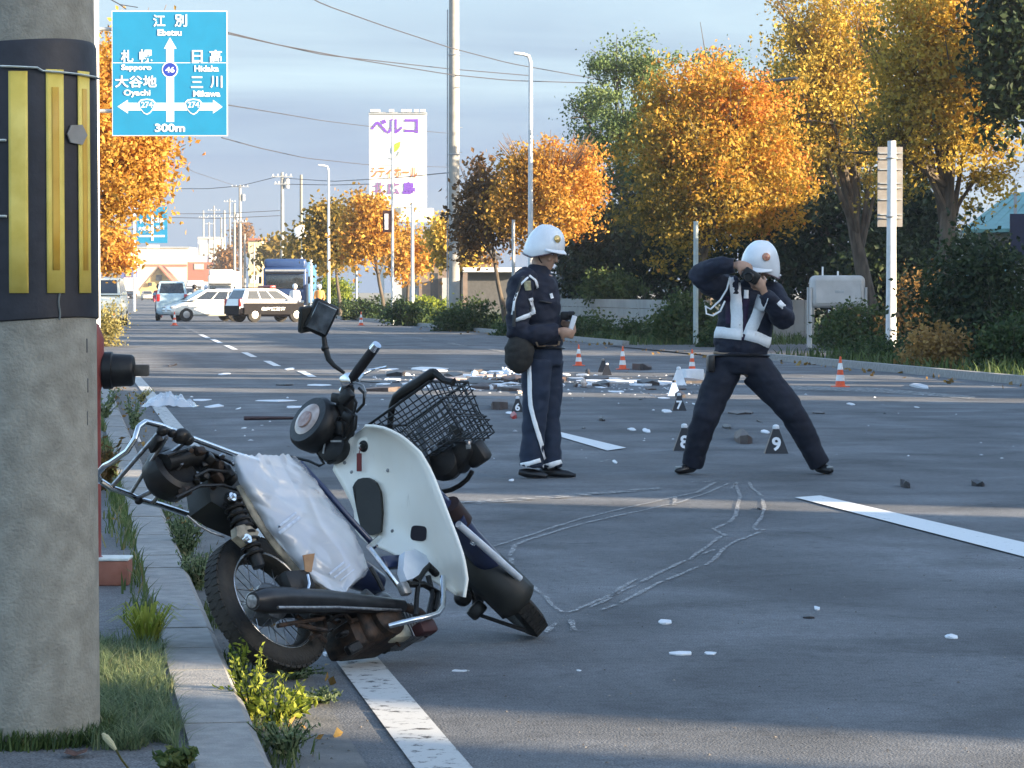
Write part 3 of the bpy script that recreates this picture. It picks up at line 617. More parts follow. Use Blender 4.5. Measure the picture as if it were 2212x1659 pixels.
# --- front: fork, fender, wheel (turned and seen end on)
FA = (CR * 0.68 + CU * 0.72 + CF * 0.14).normalized()      # front axle
FC = P(1067, 1266, 11.30)
wheel(FC, FA, 'front', 0.25, 0.043)
FE = (CR * -0.71 + CU * 0.70).normalized()                 # up along the fork
FE = (FE - FA * FE.dot(FA)).normalized(); FT = FA.cross(FE)
if FT.dot(CF) > 0: FT = -FT                                # towards the camera
rows = []
for i in range(22):
    a = R(-50 + 165 * i / 21); e = FE * math.cos(a) + FT * math.sin(a); r0 = 0.285; row = []
    for j in range(11):
        t = -1 + 2 * j / 10; row.append(FC + e * (r0 - 0.055 * abs(t) ** 2.5) + FA * (0.083 * t))
    rows.append(row)
b = MB(); b.grid(rows); ffen = part('front_fender', b, M_FEND, solid=0.004, smooth=60)
def fk(x, y, D): return P(x, y, D * 1.018)
b = MB(); b.tube([fk(975, 1118, 10.66), fk(1010, 1160, 10.76), fk(1058, 1216, 10.88)], [0.05, 0.046, 0.05], 14); part('fork_cover', b, M_NAVY)
b = MB(); b.tube([fk(970, 1090, 10.64), fk(996, 1128, 10.70)], [0.04, 0.045], 12); part('fork_boot', b, mat('brown_black', (0.03, 0.015, 0.014), 0.5))
b = MB(); b.tube([fk(990, 1132, 10.62), fk(1050, 1185, 10.74), fk(1123, 1250, 10.86)], [0.013, 0.014, 0.013], 12); part('fork_leg', b, mat('pale_alloy', (0.66, 0.69, 0.73), 0.35, 0.2, scale=20))
b = MB(); b.tube([fk(950, 1200, 10.95), fk(1010, 1262, 11.0), fk(1040, 1330, 10.95), fk(1135, 1362, 10.95)], 0.008, 8); part('fender_stay', b, M_BLACK)
b = MB(); b.cbox(fk(1030, 1318, 10.95), (0.07, 0.06, 0.05), Matrix((FA, FT, FE)).transposed(), 0.012); b.ball(fk(1000, 1290, 10.95), 0.035); part('front_hub_arm', b, M_BLACK)
b = MB(); b.tube([fk(1018, 1172, 10.65), fk(1024, 1176, 10.63)], 0.006, 8); part('bolt', b, M_CHROME)
b = MB(); b.tube([BY(772, 962, 0.93), BY(850, 1010, 1.0), fk(915, 1062, 10.58), fk(985, 1130, 10.72)], [0.045, 0.05, 0.05, 0.048], 14); part('steering_column', b, M_NAVY)
b = MB(); b.tube([BY(905, 925, 1.1), fk(930, 1030, 10.62), fk(985, 1128, 10.70)], 0.012, 8); part('basket_stay', b, M_BLACK)
b = MB(); b.tube([fk(1058, 1216, 10.88), fk(1075, 1240, 11.0), FC + FA * 0.09], [0.03, 0.026, 0.022], 10); b.tube([fk(1040, 1225, 10.92), FC - FA * 0.09], [0.028, 0.022], 10); part('fork_link', b, M_BLACK)
# --- steering head, lamp, bars
HB = BY(742, 852, 0.84)
b = MB(); b.tube([BY(735, 985, 0.86), BY(742, 930, 0.86), BY(746, 870, 0.85), BY(752, 835, 0.84)], [0.05, 0.042, 0.034, 0.024], 14); part('steering_stem', b, M_BLACKP)
b = MB(); b.lathe(BY(720, 966, 0.80), (-CF + CR * -0.5 + CU * 0.35), [(-0.06, 0.035), (-0.045, 0.055), (0.0, 0.06), (0.02, 0.055), (0.03, 0.03)], 20); part('lower_housing', b, M_BLACKP)
LA = (-CF * 0.52 + CR * -0.62 + CU * 0.46).normalized(); LC = BY(676, 914, 0.78)
b = MB(); b.lathe(LC, LA, [(-0.095, 0.03), (-0.085, 0.075), (-0.055, 0.098), (-0.01, 0.107), (0.015, 0.104), (0.028, 0.092), (0.03, 0.064)], 30); lamp = part('headlamp', b, M_BLACKP)
b = MB(); b.lathe(LC + LA * 0.031, LA, [(0.0, 0.064), (0.004, 0.055), (0.005, 0.03)], 28); part('lens', b, mat('pinkish_lens', (0.34, 0.24, 0.19), 0.15, scale=18, c2=(0.58, 0.46, 0.40), spec=0.6), lamp)
b = MB(); b.lathe(LC + LA * 0.038 + CU * -0.004 - CR * 0.004, LA, [(0, 0.034), (0.004, 0.032), (0.005, 0.01)], 20); part('lens_eye', b, mat('lamp_eye', (0.26, 0.13, 0.10), 0.3, scale=30, c2=(0.5, 0.36, 0.3)), lamp)
b = MB(); b.cbox(BY(752, 822, 0.84), (0.05, 0.045, 0.05), MBK, 0.012); b.tube([BY(738, 845, 0.84), BY(764, 814, 0.84)], 0.012, 12); part('bar_clamp', b, M_CHROME)
b = MB(); b.tube([BY(762, 816, 0.83), BY(775, 798, 0.82), BY(808, 754, 0.80)], [0.017, 0.0185, 0.0175], 14); grip = part('grip', b, mat('grip_rubber', (0.014, 0.010, 0.011), 0.7, bump=0.5, bscale=120))
b = MB(); b.tube([BY(807, 755, 0.80), BY(815, 744, 0.797)], [0.019, 0.017], 14); part('grip_end', b, M_CHROME, grip)
b = MB(); b.tube([BY(772, 822, 0.83), BY(785, 809, 0.9), BY(803, 799, 0.93), BY(836, 793, 0.92)], [0.007, 0.006, 0.005, 0.006], 8); part('brake_lever', b, M_CHROME)
b = MB(); b.tube([BY(744, 806, 0.84), BY(722, 790, 0.82), BY(710, 776, 0.82), BY(703, 752, 0.82), BY(698, 715, 0.81)], [0.006, 0.009, 0.011, 0.011, 0.008], 10); b.ball(BY(702, 752, 0.82), 0.015); stalk = part('mirror_stalk', b, M_BLACK)
MX, MZ = (CR * 0.80 + CU * -0.38 + CF * 0.3).normalized(), (CR * 0.35 + CU * 0.92).normalized(); MZ = (MZ - MX * MZ.dot(MX)).normalized(); MY = MZ.cross(MX)
MM = Matrix((MX, MY, MZ)).transposed(); MC = BY(692, 686, 0.80)
b = MB(); b.cbox(MC, (0.10, 0.045, 0.125), MM, 0.016, 3); mir = part('mirror_housing', b, M_BLACKP)
sgn = -1 if MY.dot(CF) > 0 else 1
b = MB(); b.cbox(MC + MY * (sgn * 0.02), (0.08, 0.006, 0.105), MM, 0.003, 1); part('mirror_glass', b, mat('mirror_glass', (0.5, 0.53, 0.53), 0.16, 1.0, scale=16, c2=(0.06, 0.06, 0.06)), mir)
b = MB(); b.cbox(MC - MX * 0.05 + MZ * -0.03, (0.05, 0.025, 0.10), MM @ Matrix.Rotation(0.45, 3, 'Z') @ Matrix.Rotation(-0.5, 3, 'Y'), 0.008); part('mirror_back', b, M_FEND, mir)
for pts in ([(752, 838), (770, 870), (760, 910), (742, 945)], [(745, 880), (770, 900), (768, 925), (748, 950), (728, 955)], [(690, 985), (700, 1002), (690, 1006), (668, 996), (622, 985)], [(775, 838), (787, 850), (786, 872), (770, 890)], [(735, 900), (722, 928), (735, 950)]):
    b = MB(); b.tube([BY(x, y, 0.80) for x, y in pts], 0.0055, 7); part('cable', b, M_BLACK)
b = MB(); b.tube([BY(x, y, 0.80) for x, y in ((768, 826), (784, 832), (790, 846), (786, 864))], 0.004, 6); part('cable', b, M_ALU)
for x, y, s in ((700, 958, 0.03), (735, 925, 0.03), (752, 900, 0.026), (690, 976, 0.02), (718, 992, 0.026), (730, 860, 0.03), (748, 858, 0.035)):
    b = MB(); b.cbox(BY(x, y, 0.79), (s * 1.2, s, s * 1.7), MBK @ Matrix.Rotation(x * 0.3, 3, 'Y'), s * 0.25); part('head_fitting', b, M_BLACKP)
b = MB(); b.box(BY(726, 953, 0.76), (0.05, 0.004, 0.007), MBK @ Matrix.Rotation(0.5, 3, 'Y')); b.box(BY(700, 968, 0.76), (0.04, 0.004, 0.007), MBK @ Matrix.Rotation(-0.9, 3, 'Y')); part('bare_tab', b, M_ALU)
# --- front basket of black wire, with what is crushed into it
RC = BY(902, 872, 1.02); BB = MB()
def bk(u, v, h):                                           # u across -1..1, v fore-aft -1..1, h down 0..1
    k = 1 - 0.12 * h; p = RC + BR * (0.165 * u * k) + BH * (0.115 * v * k) - BU * (0.225 * h) + BR * (0.045 * h)
    q = 0.022 * noise.noise(Vector((u * 2 + 3, v * 2, h * 3))); return p + BR * q + BU * q
BW = MB()
for h in (0, 0.1, 0.2, 0.3, 0.4, 0.5, 0.6, 0.7, 0.8, 0.9, 1.0):
    BW.tube([bk(-1, -1, h), bk(0, -1, h), bk(1, -1, h), bk(1, 0, h), bk(1, 1, h), bk(0, 1, h), bk(-1, 1, h), bk(-1, 0, h)], 0.0055 if h == 0 else 0.0026, 6, closed=True)
for i in range(13):
    t = -1 + i / 6.0
    for v in (-1, 1): BW.tube([bk(t, v, 0), bk(t, v, 0.5), bk(t, v, 1)], 0.0026, 5)
    BW.tube([bk(t, -1, 1), bk(t, 0, 1), bk(t, 1, 1)], 0.0026, 5)
for i in range(9):
    t = -1 + i / 4.0
    for u in (-1, 1): BW.tube([bk(u, t, 0), bk(u, t, 0.5), bk(u, t, 1)], 0.0026, 5)
    BW.tube([bk(-1, t, 1), bk(0, t, 1), bk(1, t, 1)], 0.0026, 5)
basket = part('front_basket', BW, mat('black_wire', (0.014, 0.015, 0.016), 0.45, 0.2))
b = MB(); b.tube([BY(x, y, 0.93) for x, y in ((842, 930), (844, 900), (847, 878), (856, 858), (875, 845), (905, 828), (935, 806), (942, 803))], [0.011, 0.012, 0.014, 0.017, 0.022, 0.024, 0.02, 0.012], 10); b.tube([BY(x, y, 0.93) for x, y in ((940, 806), (960, 822), (980, 826))], [0.016, 0.012, 0.014], 8); b.tube([BY(936, 804, 0.93), BY(938, 797, 0.93)], 0.008, 6); part('bent_carrier', b, M_BLACK)
b = MB(); b.lathe(BY(962, 1000, 1.0), -BH + BR * 0.3, [(-0.05, 0.03), (-0.03, 0.062), (0.01, 0.068), (0.03, 0.05), (0.034, 0.02)], 20); part('horn_drum', b, M_BLACKP)
b = MB(); b.tube([BY(x, y, 1.0) for x, y in ((1020, 1018), (1010, 1035), (994, 1048), (975, 1058), (955, 1062))], 0.009, 9); part('horn_loop', b, M_BLACK)
b = MB(); b.cbox(BY(1030, 980, 1.05), (0.085, 0.07, 0.085), MBK @ Matrix.Rotation(0.3, 3, 'X'), 0.02, 2); part('signal_lamp', b, M_BLACKP)
b = MB(); b.cbox(BY(1000, 985, 1.03), (0.12, 0.08, 0.08), MBK @ Matrix.Rotation(-0.4, 3, 'Y'), 0.02); part('lamp_bracket', b, M_BLACK)
for k, (x, y) in enumerate([(960, 960), (990, 950), (1010, 965), (975, 975), (985, 930), (945, 975)]):
    b = MB(); b.cbox(BY(x, y, 1.02), (0.05, 0.03, 0.035), MBK @ Matrix.Rotation(k, 3, 'Y'), 0.008); part('broken_fitting', b, (M_BLACKP, M_FEND, M_CHROME_OLD)[k % 3])
for x, y in ((1012, 965), (932, 955), (970, 878), (885, 935)):
    b = MB(); b.cbox(BY(x, y, 0.96), (0.022, 0.004, 0.016), MBK @ Matrix.Rotation(x, 3, 'Y'), 0.001, 1); part('cable_tie_tag', b, M_ALU)
# --- plastic sheet hung over the torn seat
m, n, l, bs = nodes_of('clear_plastic_sheet')
bs.inputs['Base Color'].default_value = (0.86, 0.89, 0.94, 1); bs.inputs['Roughness'].default_value = 0.12; bs.inputs['Specular IOR Level'].default_value = 0.6; bs.inputs['Coat Weight'].default_value = 0.8; bs.inputs['Coat Roughness'].default_value = 0.05
tco = n.new('ShaderNodeTexCoord'); nz_ = n.new('ShaderNodeTexNoise'); nz_.noise_type = 'RIDGED_MULTIFRACTAL'; nz_.inputs['Scale'].default_value = 6; nz_.inputs['Detail'].default_value = 3; nz_.inputs['Distortion'].default_value = 0.6
bmp = n.new('ShaderNodeBump'); bmp.inputs['Strength'].default_value = 0.25; bmp.inputs['Distance'].default_value = 0.02
l.new(tco.outputs['Object'], nz_.inputs['Vector']); l.new(nz_.outputs['Fac'], bmp.inputs['Height']); l.new(bmp.outputs['Normal'], bs.inputs['Normal'])
trp = n.new('ShaderNodeBsdfTransparent'); tms = n.new('ShaderNodeMixShader'); tms.inputs[0].default_value = 0.42
l.new(bs.outputs[0], tms.inputs[1]); l.new(trp.outputs[0], tms.inputs[2]); l.new(tms.outputs[0], n['Material Output'].inputs['Surface'])
M_SHEET = m
SL = resample([(503, 982), (507, 1010), (522, 1055), (548, 1100), (580, 1152), (615, 1202), (650, 1240), (700, 1276), (735, 1284)], 40)
SR = resample([(637, 983), (668, 1018), (690, 1050), (722, 1095), (755, 1133), (778, 1178), (797, 1230), (788, 1246), (752, 1274)], 40)
def tri(x): return abs((x % 1.0) * 2 - 1)                  # sharp fold
def sheet_lx(s, t):
    w = 0.5 * noise.noise(Vector((s * 3, t * 3, 7.0)))
    f = 0.012 * tri(t * 1.3 + s * 0.8 + w) + 0.008 * tri(s * 2.3 - t * 1.3 + 0.8 * w) + 0.004 * tri(s * 4.1 + t * 1.7 - 1.3 * w) + 0.0015 * tri(s * 7.1 - t * 4.7 + 2 * w) + 0.012 * noise.noise(Vector((s * 4, t * 3, 2.0)))
    return 0.15 + 0.025 * math.sin(math.pi * t) + f - 0.04 * (abs(2 * t - 1) ** 6)
NS, NT = 110, 60
SLf, SRf = resample(SL, NS), resample(SR, NS)
b = MB(); b.grid([[BL(SLf[i][0] + (SRf[i][0] - SLf[i][0]) * j / (NT - 1) + (5 * noise.noise(Vector((i * 0.16, 1, 1))) * (abs(2 * j / (NT - 1) - 1) ** 4)), SLf[i][1] + (SRf[i][1] - SLf[i][1]) * j / (NT - 1) + (9 * noise.noise(Vector((j * 0.22, 3, 0))) * max(0, 1 - min(i, NS - 1 - i) / 6)), sheet_lx(i / (NS - 1), j / (NT - 1))) for j in range(NT)] for i in range(NS)])
plastic = tag(b.build('plastic_sheet', M_SHEET, None, smooth=28, loc=BL(640, 1120, 0.17)), 'crumpled clear plastic sheet draped over the seat of the wrecked motorcycle', 'plastic sheet')
def on_sheet(x, y, off=0.004):
    i, j = min(((i, j) for i in range(40) for j in range(25)), key=lambda q: (SL[q[0]][0] + (SR[q[0]][0] - SL[q[0]][0]) * q[1] / 24 - x) ** 2 + (SL[q[0]][1] + (SR[q[0]][1] - SL[q[0]][1]) * q[1] / 24 - y) ** 2)
    return BL(x, y, sheet_lx(i / 39, j / 24) + off)
M_PRINT = mat('grey_print', (0.42, 0.47, 0.56), 0.5, scale=60, c2=(0.6, 0.66, 0.74))
for (x0, y0), (x1, y1), w in (((712, 1240), (744, 1214), 5), ((722, 1248), (756, 1220), 4), ((600, 1140), (640, 1108), 6), ((603, 1152), (648, 1118), 7), ((735, 1254), (765, 1230), 3)):
    b = MB(); b.tube([on_sheet(x0 + (x1 - x0) * k / 8, y0 + (y1 - y0) * k / 8) for k in range(9)], w * 0.0008, 6, flat=0.3, up=BR); b.build('print_mark', M_PRINT, plastic)
b = MB(); b.prism([on_sheet(x, y, 0.012) for x, y in ((653, 1200), (679, 1196), (676, 1212), (672, 1236), (658, 1236), (656, 1214))], BR * 0.003); tag(b.build('brown_tape', mat('brown_tape', (0.30, 0.15, 0.07), 0.5, scale=20, c2=(0.42, 0.24, 0.12)), None, loc=on_sheet(665, 1218)), 'scrap of brown tape stuck on the plastic sheet', 'tape')
# ================================================================= utility pole close to the camera
M_CONC = mat('pole_concrete', (0.235, 0.22, 0.18), 0.9, scale=17, c2=(0.34, 0.32, 0.265), bump=0.5, bscale=110, detail=8)
M_SLEEVE = mat('black_sleeve', (0.012, 0.012, 0.017), 0.55, scale=20, c2=(0.022, 0.022, 0.03), bump=0.1)
M_YEL = mat('yellow_sheet', (0.74, 0.55, 0.10), 0.55, scale=18, c2=(0.86, 0.67, 0.16))
M_ORG = mat('amber_sheet', (0.62, 0.34, 0.04), 0.5, scale=14, c2=(0.70, 0.42, 0.06))
M_WPLAS = mat('white_band', (0.62, 0.66, 0.62), 0.5, scale=30)
PB = G(62, 1592, 0.085); PR = 0.190
pole = thing('utility_pole', PB, 'thick concrete utility pole with black and yellow striped sleeve beside the kerb', 'utility pole')
def zz(y): return CAMH + (HOR - y) / F * depth(PB)        # height on the pole seen at row y
PV = (CO - PB); PV.z = 0; PV.normalize(); PU = Vector((-PV.y, PV.x, 0))   # to the camera, to the right
if PU.dot(CR) < 0: PU = -PU
def pp(a, z, r): return Vector((PB.x, PB.y, 0)) + PV * (math.cos(R(a)) * r) + PU * (math.sin(R(a)) * r) + Vector((0, 0, z))
def prad(z): return PR + 0.004 - z * 0.0045
b = MB(); b.grid([[pp(i * 360 / 64, z, prad(z)) for i in range(64)] for z in [0.0, 0.3, 0.8, 1.3, 1.8, 2.3, 3.5, 6.0, 9.5]], closed=True); b.build('shaft', M_CONC, pole)
zt, zb = zz(101), zz(690)
b = MB(); b.grid([[pp(i * 360 / 72, z + 0.006 * math.sin(R(i * 5) * 2), prad(z) + r) for i in range(72)] for z, r in [(zb, 0.001), (zb + 0.004, 0.007), (zb + 0.3, 0.0075), (zt - 0.3, 0.0075), (zt - 0.012, 0.007), (zt, 0.002)]], closed=True); slv = b.build('sleeve', M_SLEEVE, pole)
for k in range(-2, 3):
    a0 = -5.8 + 29.0 * k; z0, z1 = zz(633), zz(163 if k > 0 else 168)
    b = MB(); b.grid([[pp(a0 - 7.4 + 14.8 * i / 6 , z, prad(z) + 0.0105) for i in range(7)] for z in (z0, z0 + 0.2, z1 - 0.2, z1)]); st = b.build('yellow_stripe', M_YEL, slv, solid=0.0025)
    if k > 0:
        b = MB(); b.grid([[pp(a0 - 3.0 + 6.0 * i / 4, z, prad(z) + 0.0125) for i in range(5)] for z in (zz(585), zz(500), zz(300), zz(200))]); b.build('amber_inlay', M_ORG, st, solid=0.001)
b = MB(); b.tube([pp(a, zz(158 + 0.10 * (a + 20) + 6 * (a > 12)), prad(1.9) + 0.014) for a in range(-19, 80, 4)], 0.0075, 8, flat=0.4, up=(0, 0, 1)); b.build('binding_band', M_WPLAS, slv)
for y in (313, 472):
    b = MB(); b.tube([pp(a, zz(y), prad(1.6) + 0.012) for a in range(-70, -14, 5)], 0.008, 8, flat=0.45, up=(0, 0, 1)); b.build('binding_band', M_WPLAS, slv)
b = MB(); cpt = pp(43, zz(298), prad(1.7) + 0.011); nn_ = (cpt - Vector((PB.x, PB.y, cpt.z))).normalized(); tt = Vector((0, 0, 1)).cross(nn_)
b.prism([cpt + tt * (0.036 * math.cos(R(a))) + Vector((0, 0, 0.031 * math.sin(R(a)))) for a in (0, 60, 128, 180, 225, 300)], nn_ * 0.004); b.build('metal_plate', mat('dull_plate', (0.26, 0.25, 0.23), 0.6, scale=30), slv)
b = MB(); b.tube([pp(26 + 0.6 * math.sin(i), zz(690 - i * 8), prad(1.3) + 0.009) for i in range(8)], 0.003, 6); b.build('sleeve_seam', mat('seam_grey', (0.16, 0.17, 0.16), 0.8), slv)
for a, y in ((58, 745), (-28, 730), (59, 830), (58, 900), (60, 1075)):
    b = MB(); b.cbox(pp(a, zz(y), prad(1.2) - 0.001), (0.006, 0.006, 0.04), None, 0.002, 1); b.build('form_mark', mat('mark_grey', (0.08, 0.08, 0.085), 0.8), pole)
# ================================================================= fire hydrant behind the pole
HG = G(188, 1262, 0.085); HD = depth(HG)
M_HRED = mat('hydrant_red', (0.20, 0.04, 0.035), 0.5, scale=14, c2=(0.27, 0.065, 0.05))
hyd = thing('fire_hydrant', HG, 'red fire hydrant with black side outlet half hidden behind the utility pole', 'fire hydrant')
b = MB(); b.lathe(HG, (0, 0, 1), [(0, 0.085), (0.1, 0.085), (0.12, 0.06), (0.80, 0.06), (0.86, 0.075), (1.02, 0.075), (1.08, 0.055), (1.10, 0.02)], 22); b.build('barrel', M_HRED, hyd)
b = MB(); hb0 = HG + LV_R * 0.085; b.cbox(Vector((hb0.x, hb0.y, 0.085 + 0.052)), (0.19, 0.16, 0.104), Matrix((LV_R, LV_F, _z)).transposed(), 0.008); bs_ = b.build('base_block', mat('brick_red', (0.22, 0.075, 0.045), 0.7, scale=14, c2=(0.30, 0.12, 0.08)), hyd)
b = MB(); b.cbox(Vector((hb0.x, hb0.y, 0.085 + 0.109)), (0.195, 0.165, 0.012), Matrix((LV_R, LV_F, _z)).transposed(), 0.003, 1); b.build('base_cap', M_WPLAS, bs_)
oc = P(240, 800, HD); ax = LV_R
b = MB(); b.lathe(oc - ax * 0.07, ax, [(0, 0.05), (0.03, 0.06), (0.04, 0.078), (0.075, 0.078), (0.08, 0.07), (0.155, 0.066), (0.165, 0.058), (0.17, 0.03)], 26); out = b.build('outlet', M_BLACKP, hyd)
b = MB(); b.cbox(oc + ax * 0.125, (0.065, 0.048, 0.048), Matrix((LV_R, LV_F, _z)).transposed(), 0.006); b.build('square_nut', mat('brown_nut', (0.05, 0.04, 0.03), 0.6, scale=20, c2=(0.09, 0.075, 0.06)), out)
b = MB(); b.lathe(oc - ax * 0.055, ax, [(0, 0.062), (0.02, 0.07), (0.028, 0.07)], 22); b.build('collar', M_HRED, out)

# ================================================================= cones, evidence markers
M_CONE = mat('cone_orange', (0.75, 0.09, 0.025), 0.45, scale=14, c2=(0.85, 0.13, 0.04))
M_CWHITE = mat('cone_reflective_white', (0.82, 0.82, 0.80), 0.4)
def cone(x, y, hpx, label):
    g = G(x, y); h = hpx / F * depth(g); k = h / 0.7
    t = thing('traffic_cone', g, label, 'traffic cone', 'orange traffic cones on the road')
    b = MB(); b.cbox(g + Vector((0, 0, 0.012 * k)), (0.36 * k, 0.36 * k, 0.024 * k), None, 0.008 * k); b.build('base', M_CONE, t)
    def r_(z): return (0.118 - 0.142 * z) * k
    b = MB(); b.lathe(g, (0, 0, 1), [(0.02 * k, r_(0.0) + 0.02 * k), (0.03 * k, r_(0.02)), (0.66 * k, r_(0.66)), (0.685 * k, r_(0.67)), (0.70 * k, 0.012 * k)], 20); b.build('body', M_CONE, t)
    for z0, z1 in ((0.14, 0.28), (0.40, 0.55)):
        b = MB(); b.lathe(g, (0, 0, 1), [(z0 * k, r_(z0) + 0.0035), (z1 * k, r_(z1) + 0.0035)], 20, caps=False); b.build('white_band', M_CWHITE, t)
for a in ((1250, 790, 46, 'orange traffic cone just right of the standing officer, behind the debris'), (1345, 798, 50, 'orange traffic cone beside the black rag in the debris'), (1495, 800, 46, 'orange traffic cone behind the white block'),
          (1815, 836, 66, 'nearest orange traffic cone, alone at the right edge line'), (780, 703, 30, 'orange traffic cone in front of the far shrubs right of the police car'), (377, 703, 30, 'orange traffic cone in front of the white car'), (246, 706, 32, 'orange traffic cone beside the white van at the left edge')):
    cone(*a)
M_MK = mat('marker_black', (0.012, 0.012, 0.016), 0.45)
M_MKW = mat('marker_white', (0.85, 0.86, 0.88), 0.5)
def marker(x, y, hpx, num, label, body=None, top=None):
    g = G(x, y); D = depth(g); h = hpx / F * D; w = h * 0.82
    t = thing('evidence_marker', g, label, 'evidence marker', 'numbered evidence markers on the road')
    u = LV_R; f = -LV_F; zv = Vector((0, 0, 1))
    b = MB(); q = lambda a, z, d: g + u * a + zv * z + f * d
    b.add([q(-w / 2, 0, w * 0.38), q(w / 2, 0, w * 0.38), q(w / 2, 0, -w * 0.38), q(-w / 2, 0, -w * 0.38), q(-w * 0.13, h * 0.84, w * 0.1), q(w * 0.13, h * 0.84, w * 0.1), q(w * 0.13, h * 0.84, -w * 0.1), q(-w * 0.13, h * 0.84, -w * 0.1)], [(3, 2, 1, 0), (4, 5, 6, 7), (0, 1, 5, 4), (1, 2, 6, 5), (2, 3, 7, 6), (3, 0, 4, 7)])
    b.build('body', body or M_MK, t, smooth=0)
    b = MB(); b.lathe(g + zv * (h * 0.845), (0, 0, 1), [(0, w * 0.13), (h * 0.04, w * 0.15), (h * 0.13, w * 0.13), (h * 0.155, w * 0.05)], 12); b.build('cap', top or M_MKW, t)
    nrm = (q(w / 2, 0, w * 0.38) - q(-w / 2, 0, w * 0.38)).cross(q(0, h * 0.84, w * 0.1) - q(0, 0, w * 0.38)).normalized()
    up = (q(0, h * 0.84, w * 0.1) - q(0, 0, w * 0.38)).normalized()
    if nrm.dot(f) < 0: nrm = -nrm
    if num: lettering(num, q(0, h * 0.33, w * 0.38 - 0.33 / 0.84 * w * 0.28) + nrm * 0.003, u, up, h * 0.5, M_MKW, t, bold=0.03, name='number')
marker(1676, 979, 62, '9', 'black evidence marker with white number 9 framed by the photographing officer’s legs'.replace('’', "'"))
marker(1478, 973, 58, '8', 'black evidence marker with white number 8 half behind the photographing officer')
marker(1467, 887, 38, '7', 'small black evidence marker with number 7 at the right end of the debris')
marker(1118, 890, 34, '6', "black and white evidence marker against the standing officer's calf", None, M_MKW)
marker(1456, 855, 34, '', 'pale blue and black evidence marker just above number 7', mat('pale_blue', (0.45, 0.6, 0.85), 0.5), M_MK)
marker(1466, 832, 40, '', 'white bottle-shaped evidence marker in front of the white block', M_MKW, M_MKW)
marker(1303, 804, 30, '', 'dark evidence marker left of the second cone, the left of a pair', M_MK, M_ALU)
marker(1311, 810, 26, '', 'dark evidence marker left of the second cone, the right of a pair', M_MK, M_MKW)
# ================================================================= debris
M_PAPER = mat('white_paper', (0.68, 0.70, 0.74), 0.7, scale=9, c2=(0.82, 0.82, 0.82))
M_SHARD = mat('pale_shard', (0.55, 0.58, 0.62), 0.4, scale=9, c2=(0.75, 0.76, 0.78))
M_DARK = mat('dark_scrap', (0.012, 0.012, 0.015), 0.5, scale=12, c2=(0.05, 0.04, 0.04))
M_BRN = mat('brown_scrap', (0.05, 0.03, 0.025), 0.6, scale=12, c2=(0.10, 0.07, 0.06))
M_PINK = mat('pinkish_card', (0.55, 0.36, 0.28), 0.6, scale=9, c2=(0.72, 0.58, 0.46))
def scrap(x, y, w, h, m, label, thick=0.02, seed=0, name='debris_piece', cat='debris', lift=0.0):
    """a torn flat piece w x h picture units wide and tall, crumpled, lying on the road"""
    r_ = random.Random(seed * 7 + int(x) * 13 + int(y)); g = G(x, y); D = depth(g)
    W = w / F * D / 2; Hh = min(0.9, max(0.02, h / F * D * D / CAMH * 0.42 / 1.0)) ; n = 9
    pts = []
    for i in range(n):
        a = 2 * math.pi * i / n + r_.uniform(-0.2, 0.2); k = r_.uniform(0.72, 1.1)
        pts.append(g + LV_R * (W * math.cos(a) * k) + LV_F * (Hh * math.sin(a) * k))
    tk = max(0.003, thick * (0.30 if m in (M_PAPER, M_SHARD, M_PINK) else 0.7))
    b = MB(); top = [p + Vector((0, 0, tk * r_.uniform(0.4, 1.3))) for p in pts]; ctr = g + Vector((0, 0, tk * r_.uniform(0.9, 2.0))) + LV_R * (W * r_.uniform(-0.3, 0.3))
    bot = [Vector((p.x, p.y, 0.001)) for p in pts]
    b.add(bot + top + [ctr], [tuple(reversed(range(n)))] + [(i, (i + 1) % n, n + (i + 1) % n, n + i) for i in range(n)] + [(n + i, n + (i + 1) % n, 2 * n) for i in range(n)])
    o = b.build(name, m, None, smooth=25, loc=g); return tag(o, label, cat, 'debris scattered over the road')
